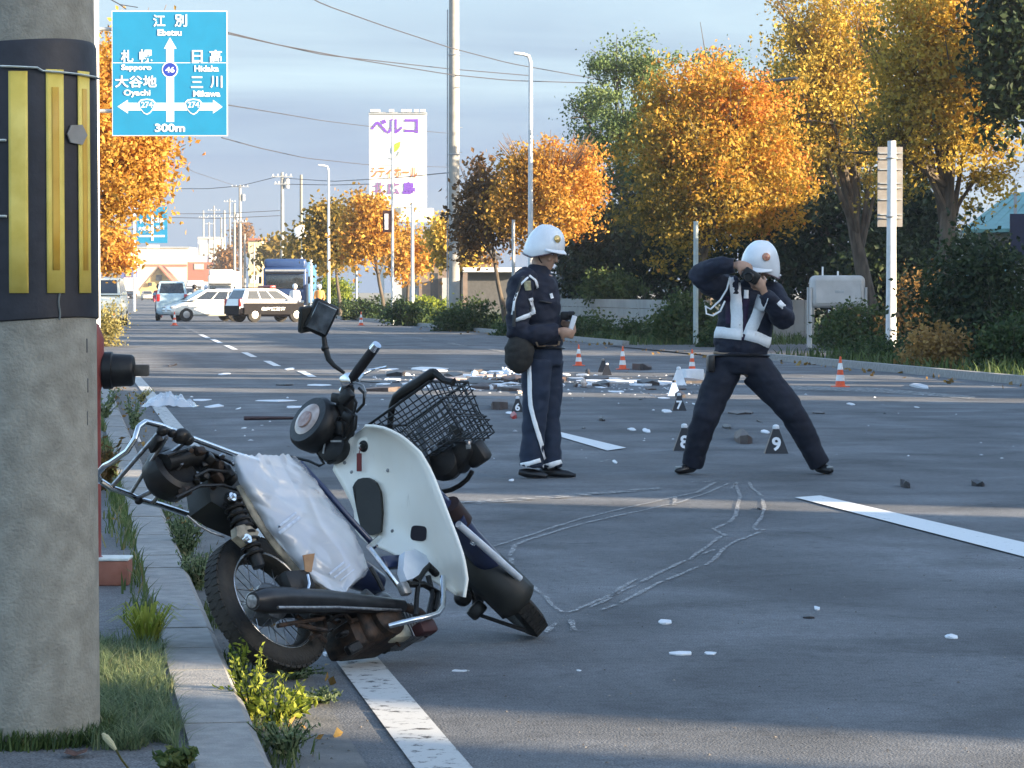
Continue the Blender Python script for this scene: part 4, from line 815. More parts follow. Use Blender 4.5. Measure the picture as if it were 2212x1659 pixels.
DEB = [ # x, y, width, height, material, thickness, label
 (485, 808, 32, 6, 'p', .02, 'white scrap on the road below the lane dashes, left of the mirror'), (600, 866, 90, 6, 'p', .02, 'long thin white strip on the sunlit band left of the headlamp'), (463, 878, 40, 8, 'p', .03, 'white scrap right of the white plastic bag on the road'),
 (435, 864, 45, 6, 'p', .015, 'thin white scrap touching the white plastic bag'), (635, 880, 40, 6, 'p', .03, 'white block lying just left of the headlamp'), (372, 790, 14, 5, 'd', .04, 'tiny dark scrap alone in the left lane'), (625, 797, 26, 6, 'p', .02, 'white scrap at the foot of the lane dashes'),
 (618, 832, 40, 5, 'd', .03, 'dark flat scrap on the road left of the handlebar clamp'), (690, 832, 60, 5, 's', .015, 'pale strip left of the handlebar clamp'), (515, 883, 8, 5, 's', .02, 'tiny pale bit near the long thin strip'), (527, 925, 10, 4, 's', .015, 'tiny pale bit above the plastic sheet'),
 (1078, 880, 42, 18, 'b', .10, 'lumpy dark brown part on the road left of the officer'), (1100, 892, 16, 6, 'p', .02, 'small white bit below the lumpy brown part'), (1110, 902, 16, 9, 'r', .05, 'small red piece on the road left of the officer'), (1105, 1038, 12, 6, 'p', .02, 'small white bit by the officer\'s shoes'),
 (1385, 798, 44, 18, 'd', .13, 'crumpled black rag beside the cones'), (1435, 860, 28, 5, 's', .02, 'pale scrap left of the blue marker'), (1440, 889, 28, 9, 's', .03, 'pale shard left of number 7'), (1382, 862, 12, 4, 'd', .02, 'small dark bit right of the officer\'s thigh'), (1300, 908, 14, 7, 'd', .04, 'dark lump between officer and number 8'), (1365, 928, 18, 7, 's', .03, 'grey pebble-like shard above the lane dash'),
 (1396, 931, 16, 10, 'p', .04, 'white shard right of the lane dash'), (1328, 998, 10, 10, 's', .02, 'thin pale splinter below the lane dash'), (1598, 893, 54, 7, 'd', .03, 'long black bar on the road between the spread legs'), (1570, 924, 20, 8, 'd', .05, 'small black lump between the spread legs'), (1602, 953, 36, 18, 'b', .09, 'fist sized brown part between the spread legs'),
 (1653, 934, 22, 8, 'p', .04, 'white shard left of number 9'), (1640, 911, 8, 5, 'd', .02, 'tiny dark bit above number 9'), (1768, 893, 30, 4, 'd', .02, 'flat dark scrap right of the officer\'s knee'), (1838, 874, 18, 6, 's', .05, 'pale shard right of the photographing officer'), (1955, 1052, 18, 8, 'd', .06, 'dark scrap near the right lane dash'), (2112, 1049, 28, 6, 'd', .05, 'dark scrap far right beyond the lane dash'),
 (1985, 836, 34, 10, 's', .10, 'round pale object by the right edge line'), (1437, 1347, 34, 9, 'p', .03, 'white piece on the near road, uppermost of three'), (1470, 1413, 62, 9, 'p', .02, 'long white sliver on the near road'), (1535, 1413, 30, 6, 's', .02, 'short pale and dark sliver beside the long white one'), (1765, 1317, 12, 6, 'p', .03, 'small white bit above the dark flake on the near road'), (1745, 1334, 28, 8, 'd', .012, 'dark flake on the near road'),
 (2055, 1378, 28, 8, 'p', .03, 'white piece near the right edge of the near road'), (993, 1450, 40, 6, 's', .01, 'faint pale flake on the near road below the motorcycle'), (1250, 1449, 12, 5, 's', .01, 'tiny pale bit on the near road'), (2085, 772, 20, 4, 's', .03, 'pale scrap by the far right kerb'), (716, 1416, 36, 8, 'p', .03, 'white bit under the engine at the end of the edge line'), (775, 1409, 26, 5, 'p', .02, 'white flake under the engine'), (820, 1406, 30, 5, 's', .02, 'pale flake under the foot rest'),
 (2240 - 260, 880, 10, 4, 's', .02, 'tiny pale bit right of the lone cone'), (1500, 873, 10, 5, 's', .02, 'tiny pale bit right of number 7'), (1260, 925, 8, 4, 'd', .02, 'tiny dark bit beside the officer\'s knee'), (1640, 1100, 10, 4, 'd', .015, 'tiny dark bit on the chalk marks')]
MM_ = {'p': M_PAPER, 's': M_SHARD, 'd': M_DARK, 'b': M_BRN, 'r': mat('red_scrap', (0.35, 0.03, 0.03), 0.5), 'k': M_PINK}
for i, (x, y, w, h, k, tk, lb) in enumerate(DEB): scrap(x, y, w, h, MM_[k], lb, tk, i)
# the long dark bar behind the headlamp
b = MB(); p0, p1 = G(527, 908), G(690, 906); b.tube([p0 + Vector((0, 0, 0.022)), p0.lerp(p1, 0.5) + Vector((0, 0, 0.02)), p1 + Vector((0, 0, 0.012))], [0.022, 0.018, 0.010], 10); tag(b.build('metal_bar', mat('dark_red_bar', (0.035, 0.016, 0.018), 0.5), None, loc=p0), 'long dark red bar lying on the road behind the headlamp', 'metal bar')
# the field of papers and bits in front of the cones
rd = random.Random(21); field = {}
for i in range(150):
    x = rd.choice((rd.uniform(815, 1120), rd.uniform(960, 1500), rd.uniform(1010, 1300))); y = 806 + (x - 815) / 685 * 14 + rd.gauss(11, 11)
    y = min(max(y, 798), 858); w = rd.uniform(9, 40) if rd.random() < 0.62 else rd.uniform(40, 95); k = rd.choice('ppppppsskkddbb')
    side = 'left of the standing officer' if x < 1140 else 'between the two officers'
    kind = {'p': 'white papers', 's': 'pale plastic shards', 'k': 'pinkish card scraps', 'd': 'black scraps', 'b': 'brown scraps'}[k]
    size = 'large' if w > 40 else 'middling' if w > 22 else 'small'
    o = scrap(x, y, w, rd.uniform(3, 7), MM_[k], '', rd.uniform(0.015, 0.09) if rd.random() < 0.85 or w > 26 or k in 'bd' else rd.uniform(0.15, 0.26), 100 + i); field.setdefault((size, kind, side), []).append((x, o))
ORD = ['leftmost'] + [q + ' from left' for q in 'second third fourth fifth sixth seventh eighth ninth tenth eleventh twelfth thirteenth fourteenth fifteenth sixteenth seventeenth eighteenth nineteenth twentieth'.split()] + ['twenty-' + q + ' from left' for q in 'first second third fourth fifth sixth seventh eighth ninth'.split()] + ['thirtieth from left'] + ['thirty-' + q + ' from left' for q in 'first second third fourth fifth sixth seventh eighth ninth'.split()]
for (size, kind, side), lst in field.items():
    lst.sort(key=lambda q: q[0])
    for i, (x, o) in enumerate(lst):
        nm = ORD[i] if i < len(ORD) else f'number {i + 1} from left'
        o['label'] = f'{nm} of the {size} {kind} {side}' if len(lst) > 1 else f'the only {size} one of the {kind} {side}'; o['group'] = f'{size} {kind} {side}'
g = G(1494, 822); b = MB(); b.cbox(g + Vector((0, 0, 0.085)), (0.30, 0.22, 0.17), Matrix.Rotation(0.3, 3, 'Z'), 0.012); tag(b.build('white_block', M_PAPER, None, loc=g), 'white foam block in front of the third cone', 'foam block')
# --- bag on the road at the left
g = G(360, 878); D = depth(g); b = MB(); rows = []
for i in range(15):
    v = i / 14; row = []
    for j in range(29):
        u = j / 28; x = 300 + 122 * u; hgt = (math.sin(math.pi * u) ** 0.6) * (1 - v) * 0.165 * (1 + 0.35 * noise.noise(Vector((u * 7, v * 4, 1))) + 0.2 * noise.noise(Vector((u * 17, v * 9, 4))))
        p = G(x, 880); dd = (0.18 - 0.32 * v if v > 0 else 0.18); q = p + LV_F * (0.55 * (1 - v) - 0.05); q.z = 0.004 + max(0, (math.sin(math.pi * u) ** 0.5) * math.sin(math.pi * (0.12 + 0.88 * (1 - abs(2 * v - 1)) / 1.0 * 0.5)) * 0.18 * (1 + 0.45 * noise.noise(Vector((u * 7, v * 4, 1))) + 0.25 * noise.noise(Vector((u * 17, v * 9, 4)))) - 0.05)
        row.append(q)
    rows.append(row)
b.grid(rows); tag(b.build('plastic_bag', M_SHEET, None, smooth=70, loc=g), 'crumpled white plastic bag lying on the road beside the kerb', 'plastic bag')

# grit, glass crumbs and tiny flakes, too small to pick apart
def crumbs(name, label, spots, m, s0, s1, seed, cat):
    r_ = random.Random(seed); b = MB()
    for x, y, z in spots:
        k = r_.uniform(s0, s1); a = r_.uniform(0, 6.283); c, s_ = math.cos(a) * k, math.sin(a) * k; h = k * r_.uniform(0.2, 0.7)
        b.add([(x + c, y + s_, z), (x - s_ * 0.7, y + c * 0.7, z), (x - c * 0.9, y - s_ * 0.9, z), (x + s_ * 0.6, y - c * 0.6, z), (x, y, z + h)], [(0, 1, 4), (1, 2, 4), (2, 3, 4), (3, 0, 4)], r_.random())
    return tag(b.build(name, m, None, smooth=0), label, cat, None, 'stuff')
rq = random.Random(77)
sp = []
for _ in range(420):
    x = rq.uniform(800, 1520); y = 815 + (x - 815) / 685 * 14 + rq.gauss(6, 13); g = G(x, min(max(y, 795), 900)); sp.append((g.x, g.y, 0.002))
for _ in range(90):
    g = G(rq.uniform(300, 2200), rq.uniform(800, 1000)); sp.append((g.x, g.y, 0.002))
L_CRUMB = leafmat('crumb_mix', [(0.02, 0.02, 0.022), (0.30, 0.31, 0.33), (0.75, 0.76, 0.78), (0.80, 0.80, 0.80)], 0.0)
crumbs('glass_crumbs', 'tiny pale and dark crumbs strewn over the road around the debris', sp, L_CRUMB, 0.01, 0.032, 1, 'crumbs')
sp = [(KX1 + 0.03 + abs(rq.gauss(0, 0.10)), rq.uniform(7.5, 30), 0.006) for _ in range(1500)]
sp += [(p.x, p.y, 0.003) for p in [G(rq.uniform(500, 2212), rq.uniform(1050, 1659)) for _ in range(500)]]
crumbs('grit', 'fine grit and sand in the gutter and over the near road', sp, leafmat('grit_mix', [(0.05, 0.045, 0.04), (0.16, 0.14, 0.12), (0.30, 0.27, 0.23)], 0.0), 0.0025, 0.008, 2, 'grit')
# ================================================================= two police officers
M_SKIN = mat('skin', (0.40, 0.23, 0.15), 0.5, scale=20, c2=(0.48, 0.29, 0.20))
M_UNI = mat('navy_uniform', (0.004, 0.006, 0.018), 0.75, scale=14, c2=(0.008, 0.012, 0.030), bump=0.25, bscale=160, sheen=0.04)
M_TRS = mat('navy_trousers', (0.007, 0.015, 0.036), 0.8, scale=14, c2=(0.012, 0.023, 0.05), bump=0.2, bscale=160, sheen=0.04)
M_REFL = mat('reflective_white', (0.88, 0.89, 0.89), 0.45, scale=60, var=0.04)
M_HELM = mat('helmet_white', (0.80, 0.82, 0.84), 0.25, scale=4, coat=0.5)
M_SHOE = mat('black_shoe', (0.012, 0.011, 0.012), 0.35)
M_HAIR = mat('black_hair', (0.012, 0.010, 0.009), 0.6, bump=0.4, bscale=200)
M_VEST = mat('vest_purple_navy', (0.022, 0.008, 0.035), 0.7, scale=14, bump=0.2)
def hand_chains(mb, wrist, palm, fdir, nrm, s=1.0, curl=0.9, thumb_side=1):
    """palm and five unequal, bent fingers; fdir along the fingers, nrm out of the back of the hand"""
    f = Vector(fdir).normalized(); nrm = (Vector(nrm) - f * Vector(nrm).dot(f)).normalized(); sd = f.cross(nrm) * thumb_side
    mb.tube([wrist, palm - f * 0.03 * s, palm, palm + f * 0.035 * s], [0.027 * s, 0.034 * s, 0.041 * s, 0.038 * s], 10, flat=0.5, up=nrm)
    for k, (o, ln) in enumerate(((0.028, 0.068), (0.010, 0.078), (-0.009, 0.073), (-0.027, 0.056))):
        p = palm + f * 0.03 * s + sd * (o * s); a1, a2 = curl * 0.7, curl * 1.55
        q = p + (f * math.cos(a1 * 0.5) - nrm * math.sin(a1 * 0.5)) * ln * 0.42 * s; r_ = q + (f * math.cos(a1 * 1.4) - nrm * math.sin(a1 * 1.4)) * ln * 0.33 * s; e = r_ + (f * math.cos(a2) - nrm * math.sin(a2)) * ln * 0.25 * s
        mb.tube([p, q, r_, e], [0.0098 * s, 0.009 * s, 0.0082 * s, 0.007 * s], 8)
    p = palm - f * 0.02 * s + sd * 0.032 * s; q = p + (sd * 0.75 + f * 0.5 - nrm * 0.3) * 0.034 * s; e = q + (f * 0.8 + sd * 0.2 - nrm * 0.5) * 0.03 * s
    mb.tube([p, q, e], [0.0125 * s, 0.011 * s, 0.0085 * s], 8)
def ell(mb, c, rx, ry, rz, M=None): mb.ball(c, (rx, ry, rz), M, 18, 12)
def head_parts(mb, c, M, s=1.0):
    """skull, jaw, nose, ears, brow about the head centre c; M columns: right, forward, up"""
    rt, fw, up = M.col[0], M.col[1], M.col[2]
    ell(mb, c + up * 0.02 * s, 0.077 * s, 0.096 * s, 0.105 * s, M); ell(mb, c + fw * 0.03 * s - up * 0.055 * s, 0.058 * s, 0.068 * s, 0.062 * s, M)
    ell(mb, c + fw * 0.072 * s - up * 0.098 * s, 0.026 * s, 0.022 * s, 0.02 * s, M)
    mb.tube([c + fw * 0.092 * s + up * 0.012 * s, c + fw * 0.108 * s - up * 0.018 * s, c + fw * 0.115 * s - up * 0.036 * s, c + fw * 0.092 * s - up * 0.042 * s], [0.010 * s, 0.012 * s, 0.0165 * s, 0.012 * s], 8)
    mb.tube([c + rt * -0.045 * s + fw * 0.082 * s + up * 0.022 * s, c + fw * 0.098 * s + up * 0.026 * s, c + rt * 0.045 * s + fw * 0.082 * s + up * 0.022 * s], 0.011 * s, 8)
    for z, w, r_ in ((-0.066, 0.021, 0.0075), (-0.078, 0.018, 0.0085)): mb.tube([c + rt * -w * s + fw * 0.083 * s + up * z * s, c + fw * 0.096 * s + up * z * s, c + rt * w * s + fw * 0.083 * s + up * z * s], r_ * s, 8)
    for k in (-1, 1): ell(mb, c + rt * (k * 0.080) * s - up * 0.012 * s, 0.010 * s, 0.02 * s, 0.034 * s, M); ell(mb, c + rt * (k * 0.035) * s + fw * 0.075 * s - up * 0.03 * s, 0.025 * s, 0.02 * s, 0.022 * s, M)
def face_bits(c, M, parent, s=1.0):
    rt, fw, up = M.col[0], M.col[1], M.col[2]
    for k in (-1, 1):
        b = MB(); ell(b, c + rt * (k * 0.031) * s + fw * 0.087 * s + up * 0.004 * s, 0.014 * s, 0.009 * s, 0.007 * s, M); e = b.build('eye', mat('eye_white', (0.7, 0.68, 0.65), 0.3), parent)
        b = MB(); ell(b, c + rt * (k * 0.031) * s + fw * 0.094 * s + up * 0.003 * s, 0.0065 * s, 0.003 * s, 0.0065 * s, M); b.build('iris', M_SHOE, e)
        b = MB(); b.tube([c + rt * (k * 0.016) * s + fw * 0.101 * s + up * 0.023 * s, c + rt * (k * 0.032) * s + fw * 0.098 * s + up * 0.028 * s, c + rt * (k * 0.05) * s + fw * 0.085 * s + up * 0.022 * s], 0.005 * s, 6); b.build('eyebrow', M_HAIR, parent)
def helmet_on(parent, c, M, s=1.0, badge=(0.02, 1.0), bcol=None):
    """open police helmet with a short peak, chin strap and badge"""
    rt, fw, up = M.col[0], M.col[1], M.col[2]
    rows = []; n = 40
    for i in range(17):
        v = i / 16
        row = []
        for j in range(n):
            a = 2 * math.pi * j / n; ca, sa = math.cos(a), math.sin(a)           # a = 0 forward
            lowest = 0.002 - 0.088 * min(1, (0.5 - 0.5 * ca) * 1.9) ** 0.8                     # rim: low at the nape, high over the brow
            rr = (1 - v ** 2.3) ** (1 / 2.3) * (0.955 + 0.045 * min(1, v * 5))
            z = lowest + (0.150 - lowest) * v
            row.append(c + fw * (0.137 * ca * rr * s) + rt * (0.124 * sa * rr * s) + up * ((z + 0.012) * s))
        rows.append(row)
    b = MB(); b.grid(rows, closed=True); hl = b.build('helmet', M_HELM, parent, solid=0.008, smooth=60)
    b = MB(); prow = []
    for i in range(5):
        t = i / 4; prow.append([c + fw * ((0.130 + 0.038 * t * math.cos(a) ** 0.5) * math.cos(a) * s) + rt * ((0.118 + 0.01 * t) * math.sin(a) * s) + up * ((0.026 - 0.022 * t - 0.012 * (1 - math.cos(a))) * s) for a in [R(-62 + 124 * j / 20) for j in range(21)]])
    b.grid(prow); b.build('peak', M_HELM, hl, solid=0.006, smooth=60)
    b = MB(); b.tube([c + fw * (0.138 * math.cos(a) * s) + rt * (0.125 * math.sin(a) * s) + up * ((0.014 - 0.088 * min(1, (0.5 - 0.5 * math.cos(a)) * 1.9) ** 0.8) * s) for a in [2 * math.pi * j / 36 for j in range(36)]], 0.005 * s, 6, closed=True); b.build('rim_trim', mat('helmet_trim', (0.10, 0.06, 0.07), 0.4), hl)
    a = badge[0]; bc = c + (fw * math.cos(a) + rt * math.sin(a)) * (0.122 * s) + up * (0.095 * s); bn = ((fw * math.cos(a) + rt * math.sin(a)) * 0.9 + up * 0.45).normalized()
    b = MB(); b.lathe(bc, bn, [(0, 0.027 * s), (0.006 * s, 0.025 * s), (0.012 * s, 0.012 * s), (0.014 * s, 0.004 * s)], 18); bd = b.build('badge', bcol or mat('badge_gold', (0.55, 0.36, 0.12), 0.35, 0.6, scale=60, c2=(0.75, 0.55, 0.25)), hl)
    b = MB()
    for k in (-1, 1): b.tube([c + rt * (k * 0.108) * s + fw * 0.02 * s - up * 0.02 * s, c + rt * (k * 0.085) * s + fw * 0.035 * s - up * 0.075 * s, c + fw * 0.05 * s - up * 0.125 * s], 0.006 * s, 6, flat=0.4, up=rt)
    b.build('chin_strap', M_SHOE, hl)
    return hl
def ribbon(name, bvh, pts, w, m, parent, off=0.009, n=30):
    """reflective strip laid over a garment: picture points pushed on to its surface"""
    path = resample(pts, n) if len(pts) > 1 else pts
    L_, R_ = [], []
    for i, (x, y) in enumerate(path):
        a, c = path[max(i - 1, 0)], path[min(i + 1, n - 1)]; d = Vector((c[0] - a[0], c[1] - a[1])).normalized(); s = Vector((-d.y, d.x)) * w / 2
        for lst, sg in ((L_, -1), (R_, 1)):
            dr = ray(x + s.x * sg, y + s.y * sg).normalized(); h_ = bvh.ray_cast(CO, dr)
            if h_[0] is None: h_ = bvh.ray_cast(CO, ray(x, y).normalized())
            lst.append(h_[0] + (h_[1] if h_[1].dot(dr) < 0 else -h_[1]) * off if h_[0] is not None else None)
    b = MB(); rows = [(p, p.lerp(q, 0.5), q) for p, q in zip(L_, R_) if p is not None and q is not None]
    if len(rows) < 2: return None
    b.grid([list(r_) for r_ in rows]); return b.build(name, m, parent, smooth=60, solid=0.002)
def bvh_of(mb): return BVHTree.FromPolygons([Vector(v) for v in mb.v], mb.f)

# ---------------------------------------------------------------- officer standing side on
D1 = 21.15
def J(x, y, dz=0.0): return P(x, y, D1 + dz)
o1 = thing('person', G(1172, 1028), 'person in navy police uniform and white helmet standing side on, looking down at a notebook', 'person')
k1 = D1 / F                                               # metres per picture unit
fw1 = (CR * 0.80 - CF * 0.48 - CU * 0.30).normalized(); rt1 = fw1.cross(CU).normalized(); up1 = rt1.cross(fw1); HM1 = Matrix((rt1, fw1, up1)).transposed()
hc1 = J(1176, 543, 0.0)
body = MB(); head_parts(body, hc1, HM1); body.tube([hc1 - up1 * 0.06 - fw1 * 0.02, J(1166, 598)], [0.058, 0.065], 12)
body.tube([J(1163, 592), J(1160, 640), J(1165, 700), J(1172, 765)], [0.10, 0.12, 0.11, 0.10], 16, flat=0.8, up=CF)
RS, RE, RW = J(1125, 615, -0.17), J(1118, 712, -0.20), J(1205, 716, -0.16)
LS, LE, LW = J(1178, 612, 0.16), J(1182, 705, 0.2), J(1218, 698, 0.03)
body.tube([RS, RE, RW], [0.05, 0.042, 0.028], 10); body.tube([LS, LE, LW], [0.05, 0.042, 0.028], 10)
hand_chains(body, RW, J(1222, 718, -0.16), (CR * 0.9 - CU * 0.25 + CF * 0.2), (-CF * 0.9 - CR * 0.2), 0.95, 1.1, 1); hand_chains(body, LW, J(1230, 704, 0.0), (CR * 0.8 - CU * 0.2 - CF * 0.5), (CF * 0.7 + CU * 0.4), 0.95, 1.2, -1)
for sx, dz in ((-14, -0.10), (10, 0.10)): body.tube([J(1172 + sx * 0.4, 775, dz * 0.6), J(1166 + sx, 885, dz * 0.9), J(1160 + sx * 1.3, 1005, dz)], [0.07, 0.05, 0.036], 12)
bm_ = remesh(body, 0.0075, 3); bd1 = bm_.build('body', M_SKIN, o1, smooth=70)
face_bits(hc1, HM1, bd1)
b = MB(); ell(b, hc1 + up1 * 0.035 - fw1 * 0.02, 0.083, 0.098, 0.098, HM1); b.build('hair', M_HAIR, bd1)
helmet_on(o1, hc1 + up1 * 0.022 - fw1 * 0.008, HM1, 1.03, badge=(0.45, 1))
jk = MB()
jk.tube([J(1164, 572, 0.0), J(1163, 585, 0.0), J(1160, 600), J(1157, 640), J(1160, 690), J(1167, 725), J(1170, 752)], [0.075, 0.085, 0.13, 0.172, 0.165, 0.158, 0.148], 22, flat=0.84, up=CF)
jk.tube([J(1142, 600, -0.1), RS, J(1119, 660, -0.2), RE + CU * -0.01, J(1150, 722, -0.2), J(1185, 718, -0.18), RW - CR * 0.005], [0.09, 0.098, 0.088, 0.086, 0.080, 0.066, 0.054], 14)
jk.tube([J(1165, 600, 0.1), LS, J(1182, 660, 0.2), LE, J(1203, 705, 0.12), LW], [0.08, 0.09, 0.082, 0.078, 0.066, 0.05], 14)
jm = remesh(jk, 0.011, 3, 0.013, 10.0, 2.0); jkt = jm.build('jacket', M_UNI, o1, smooth=70); jb = bvh_of(jm)
tr = MB()
tr.tube([J(1170, 745), J(1171, 768), J(1172, 790)], [0.142, 0.148, 0.135], 20, flat=0.85, up=CF)
tr.tube([J(1158, 780, -0.075), J(1158, 850, -0.10), J(1155, 900, -0.11), J(1150, 960, -0.12), J(1146, 1008, -0.12)], [0.112, 0.098, 0.086, 0.083, 0.086], 16)
tr.tube([J(1186, 780, 0.075), J(1187, 850, 0.07), J(1186, 900, 0.05), J(1189, 960, 0.02), J(1192, 1010, 0.0)], [0.105, 0.092, 0.080, 0.076, 0.078], 16)
tm = remesh(tr, 0.011, 3, 0.010, 7.0, 5.0); trs = tm.build('trousers', M_TRS, o1, smooth=70); tb_ = bvh_of(tm)
for p0, p1_ in (((1140, 1022, -0.12), (1168, 1026, -0.14)), ((1185, 1024, 0.0), (1228, 1030, -0.06))):
    b = MB(); a, c = J(*p0), J(*p1_); a.z = 0.035; c.z = 0.022; b.tube([a - (c - a).normalized() * 0.06, a, a.lerp(c, 0.5), c - (c - a).normalized() * 0.0, c + (c - a).normalized() * 0.05], [0.03, 0.046, 0.048, 0.04, 0.018], 14, flat=0.75, up=(0, 0, 1))
    for i, v in enumerate(b.v):
        if v[2] < 0.004: b.v[i] = (v[0], v[1], 0.004)
    b.build('shoe', M_SHOE, o1, smooth=60)
for nm, g_, pts, w in (('trouser_stripe', tb_, [(1143, 762), (1145, 820), (1146, 872), (1153, 905), (1164, 945), (1177, 992)], 8.5), ('cuff_band', tb_, [(1124, 1006), (1145, 1001), (1166, 994)], 9), ('cuff_band', tb_, [(1171, 1010), (1190, 1004), (1211, 997)], 9)):
    ribbon(nm, g_, pts, w, M_REFL, trs)
for pts, w in (([(1140, 600), (1122, 618), (1112, 650), (1108, 680)], 4.5), ([(1142, 596), (1155, 606), (1160, 622)], 5), ([(1144, 644), (1150, 662), (1153, 674)], 9), ([(1156, 674), (1138, 682), (1112, 692)], 8.5)):
    ribbon('sleeve_band', jb, pts, w, M_REFL, jkt)
ribbon('shoulder_patch', jb, [(1138, 608), (1140, 628)], 12, mat('olive_patch', (0.20, 0.19, 0.10), 0.6, scale=40, c2=(0.45, 0.42, 0.25)), jkt)
ribbon('chest_badge', jb, [(1188, 634), (1192, 646)], 6, M_REFL, jkt); ribbon('chest_pocket', jb, [(1165, 650), (1190, 655)], 4, M_SHOE, jkt)
b = MB(); b.tube([J(1170, 752) + (CR * math.cos(a) * 0.150 + CF * math.sin(a) * 0.128) for a in [2 * math.pi * i / 32 for i in range(32)]], 0.018, 8, closed=True, flat=0.5, up=(0, 0, 1)); b.build('belt', M_SHOE, trs)
ribbon('belt_trim', jb, [(1158, 737), (1162, 747), (1185, 748), (1204, 746), (1206, 736)], 4, mat('tan_trim', (0.34, 0.24, 0.16), 0.6), jkt)
b = MB(); bagc = J(1122, 762, -0.20); b.ball(bagc, (0.105, 0.09, 0.145), Matrix((CR, CF, CU)).transposed(), 20, 14); mb2 = remesh(b, 0.012, 2, 0.01, 9.0, 1.0); bg = mb2.build('shoulder_bag', mat('black_canvas', (0.012, 0.011, 0.010), 0.8, scale=20, c2=(0.028, 0.025, 0.02), bump=0.3), None, loc=bagc); tag(bg, "black canvas bag hanging at the standing officer's hip", 'bag')
b = MB(); b.tube([J(1110, 705, -0.3), J(1112, 650, -0.29), J(1128, 600, -0.26), J(1150, 588, -0.12)], 0.012, 8, flat=0.4, up=CF); b.build('strap', M_SHOE, bg)
b = MB(); b.cbox(J(1236, 700, -0.06), (0.035, 0.09, 0.12), Matrix((CR, CF, CU)).transposed() @ Matrix.Rotation(0.3, 3, 'Y'), 0.004, 1); nb = b.build('notebook', M_PAPER, None, loc=J(1236, 700, -0.06)); tag(nb, 'small white notebook in the hands of the standing officer', 'notebook')
b = MB(); b.cbox(J(1222, 682, -0.03), (0.075, 0.06, 0.06), Matrix((CR, CF, CU)).transposed(), 0.015); b.lathe(J(1228, 680, -0.06), CR, [(0, 0.026), (0.04, 0.026)], 14); cm1 = b.build('camera', M_BLACKP, None, loc=J(1222, 682, -0.03)); tag(cm1, "small black camera at the standing officer's wrist", 'camera')

# ---------------------------------------------------------------- officer with legs spread, photographing
D2 = 21.5
def K(x, y, dz=0.0): return P(x, y, D2 + dz)
o2 = thing('person', G(1625, 1022), 'person in navy police uniform, white vest bands and helmet, legs spread, taking a photograph', 'person')
fw2 = (-CF * 0.86 - CR * 0.42 - CU * 0.30).normalized(); rt2 = fw2.cross((CU + CR * 0.18).normalized()).normalized(); up2 = rt2.cross(fw2); HM2 = Matrix((rt2, fw2, up2)).transposed()
hc2 = K(1642, 582, -0.02)
body = MB(); head_parts(body, hc2, HM2); body.tube([hc2 - up2 * 0.06, K(1625, 632, 0.05)], [0.058, 0.066], 12)
body.tube([K(1618, 625, 0.05), K(1612, 680, 0.02), K(1602, 740), K(1598, 785)], [0.11, 0.14, 0.125, 0.13], 16, flat=0.75, up=CF)
rS, rE, rW = K(1565, 622, 0.0), K(1512, 595, -0.16), K(1586, 573, -0.28)
lS, lE, lW = K(1668, 634, 0.02), K(1692, 690, -0.14), K(1652, 634, -0.28)
body.tube([rS, rE, rW], [0.05, 0.042, 0.028], 10); body.tube([lS, lE, lW], [0.05, 0.042, 0.028], 10)
hand_chains(body, rW, K(1604, 574, -0.30), (CR * 0.95 - CU * 0.25), (-CF * 0.9 + CU * 0.4), 1.0, 0.9, 1); hand_chains(body, lW, K(1640, 612, -0.30), (CU * 0.8 - CR * 0.6), (-CF * 0.95 + CR * 0.2), 1.0, 0.9, 1)
for s, pts in ((-1, ((1575, 790), (1524, 900), (1488, 1008))), (1, ((1628, 790), (1712, 890), (1776, 1006)))): body.tube([K(x, y) for x, y in pts], [0.1, 0.062, 0.042], 12)
bm_ = remesh(body, 0.0075, 3); bd2 = bm_.build('body', M_SKIN, o2, smooth=70)
face_bits(hc2, HM2, bd2)
b = MB(); ell(b, hc2 + up2 * 0.035 - fw2 * 0.02, 0.083, 0.098, 0.098, HM2); b.build('hair', M_HAIR, bd2)
helmet_on(o2, hc2 + up2 * 0.03, HM2, 1.12, badge=(-0.62, 1), bcol=mat('badge_red', (0.45, 0.10, 0.07), 0.4, 0.3, scale=70, c2=(0.62, 0.4, 0.25)))
jk = MB()
jk.tube([K(1630, 612, 0.03), K(1626, 622, 0.05), K(1620, 632, 0.04), K(1615, 665, 0.03), K(1608, 710, 0.0), K(1602, 745, 0.0), K(1600, 772, 0.0)], [0.08, 0.10, 0.165, 0.20, 0.205, 0.20, 0.185], 24, flat=0.72, up=CF)
jk.tube([K(1592, 625, 0.0), rS, K(1535, 612, -0.10), rE, K(1540, 578, -0.22), K(1566, 573, -0.27), rW], [0.10, 0.105, 0.098, 0.088, 0.072, 0.062, 0.052], 14)
jk.tube([K(1645, 632, 0.02), lS, K(1684, 662, -0.06), lE, K(1676, 668, -0.22), K(1660, 645, -0.27), lW], [0.09, 0.096, 0.09, 0.084, 0.07, 0.058, 0.05], 14)
jm = remesh(jk, 0.011, 3, 0.013, 10.0, 7.0); jkt = jm.build('jacket', M_UNI, o2, smooth=70); jb = bvh_of(jm)
tr = MB()
tr.tube([K(1600, 762), K(1599, 785), K(1598, 808)], [0.195, 0.21, 0.185], 22, flat=0.75, up=CF)
tr.tube([K(1566, 800), K(1543, 850, -0.03), K(1523, 905, -0.08), K(1506, 960, -0.03), K(1494, 1008, 0.02)], [0.125, 0.112, 0.094, 0.083, 0.078], 16)
tr.tube([K(1634, 800), K(1676, 848, -0.03), K(1713, 895, -0.08), K(1744, 950, -0.03), K(1770, 1004, 0.02)], [0.125, 0.112, 0.094, 0.083, 0.078], 16)
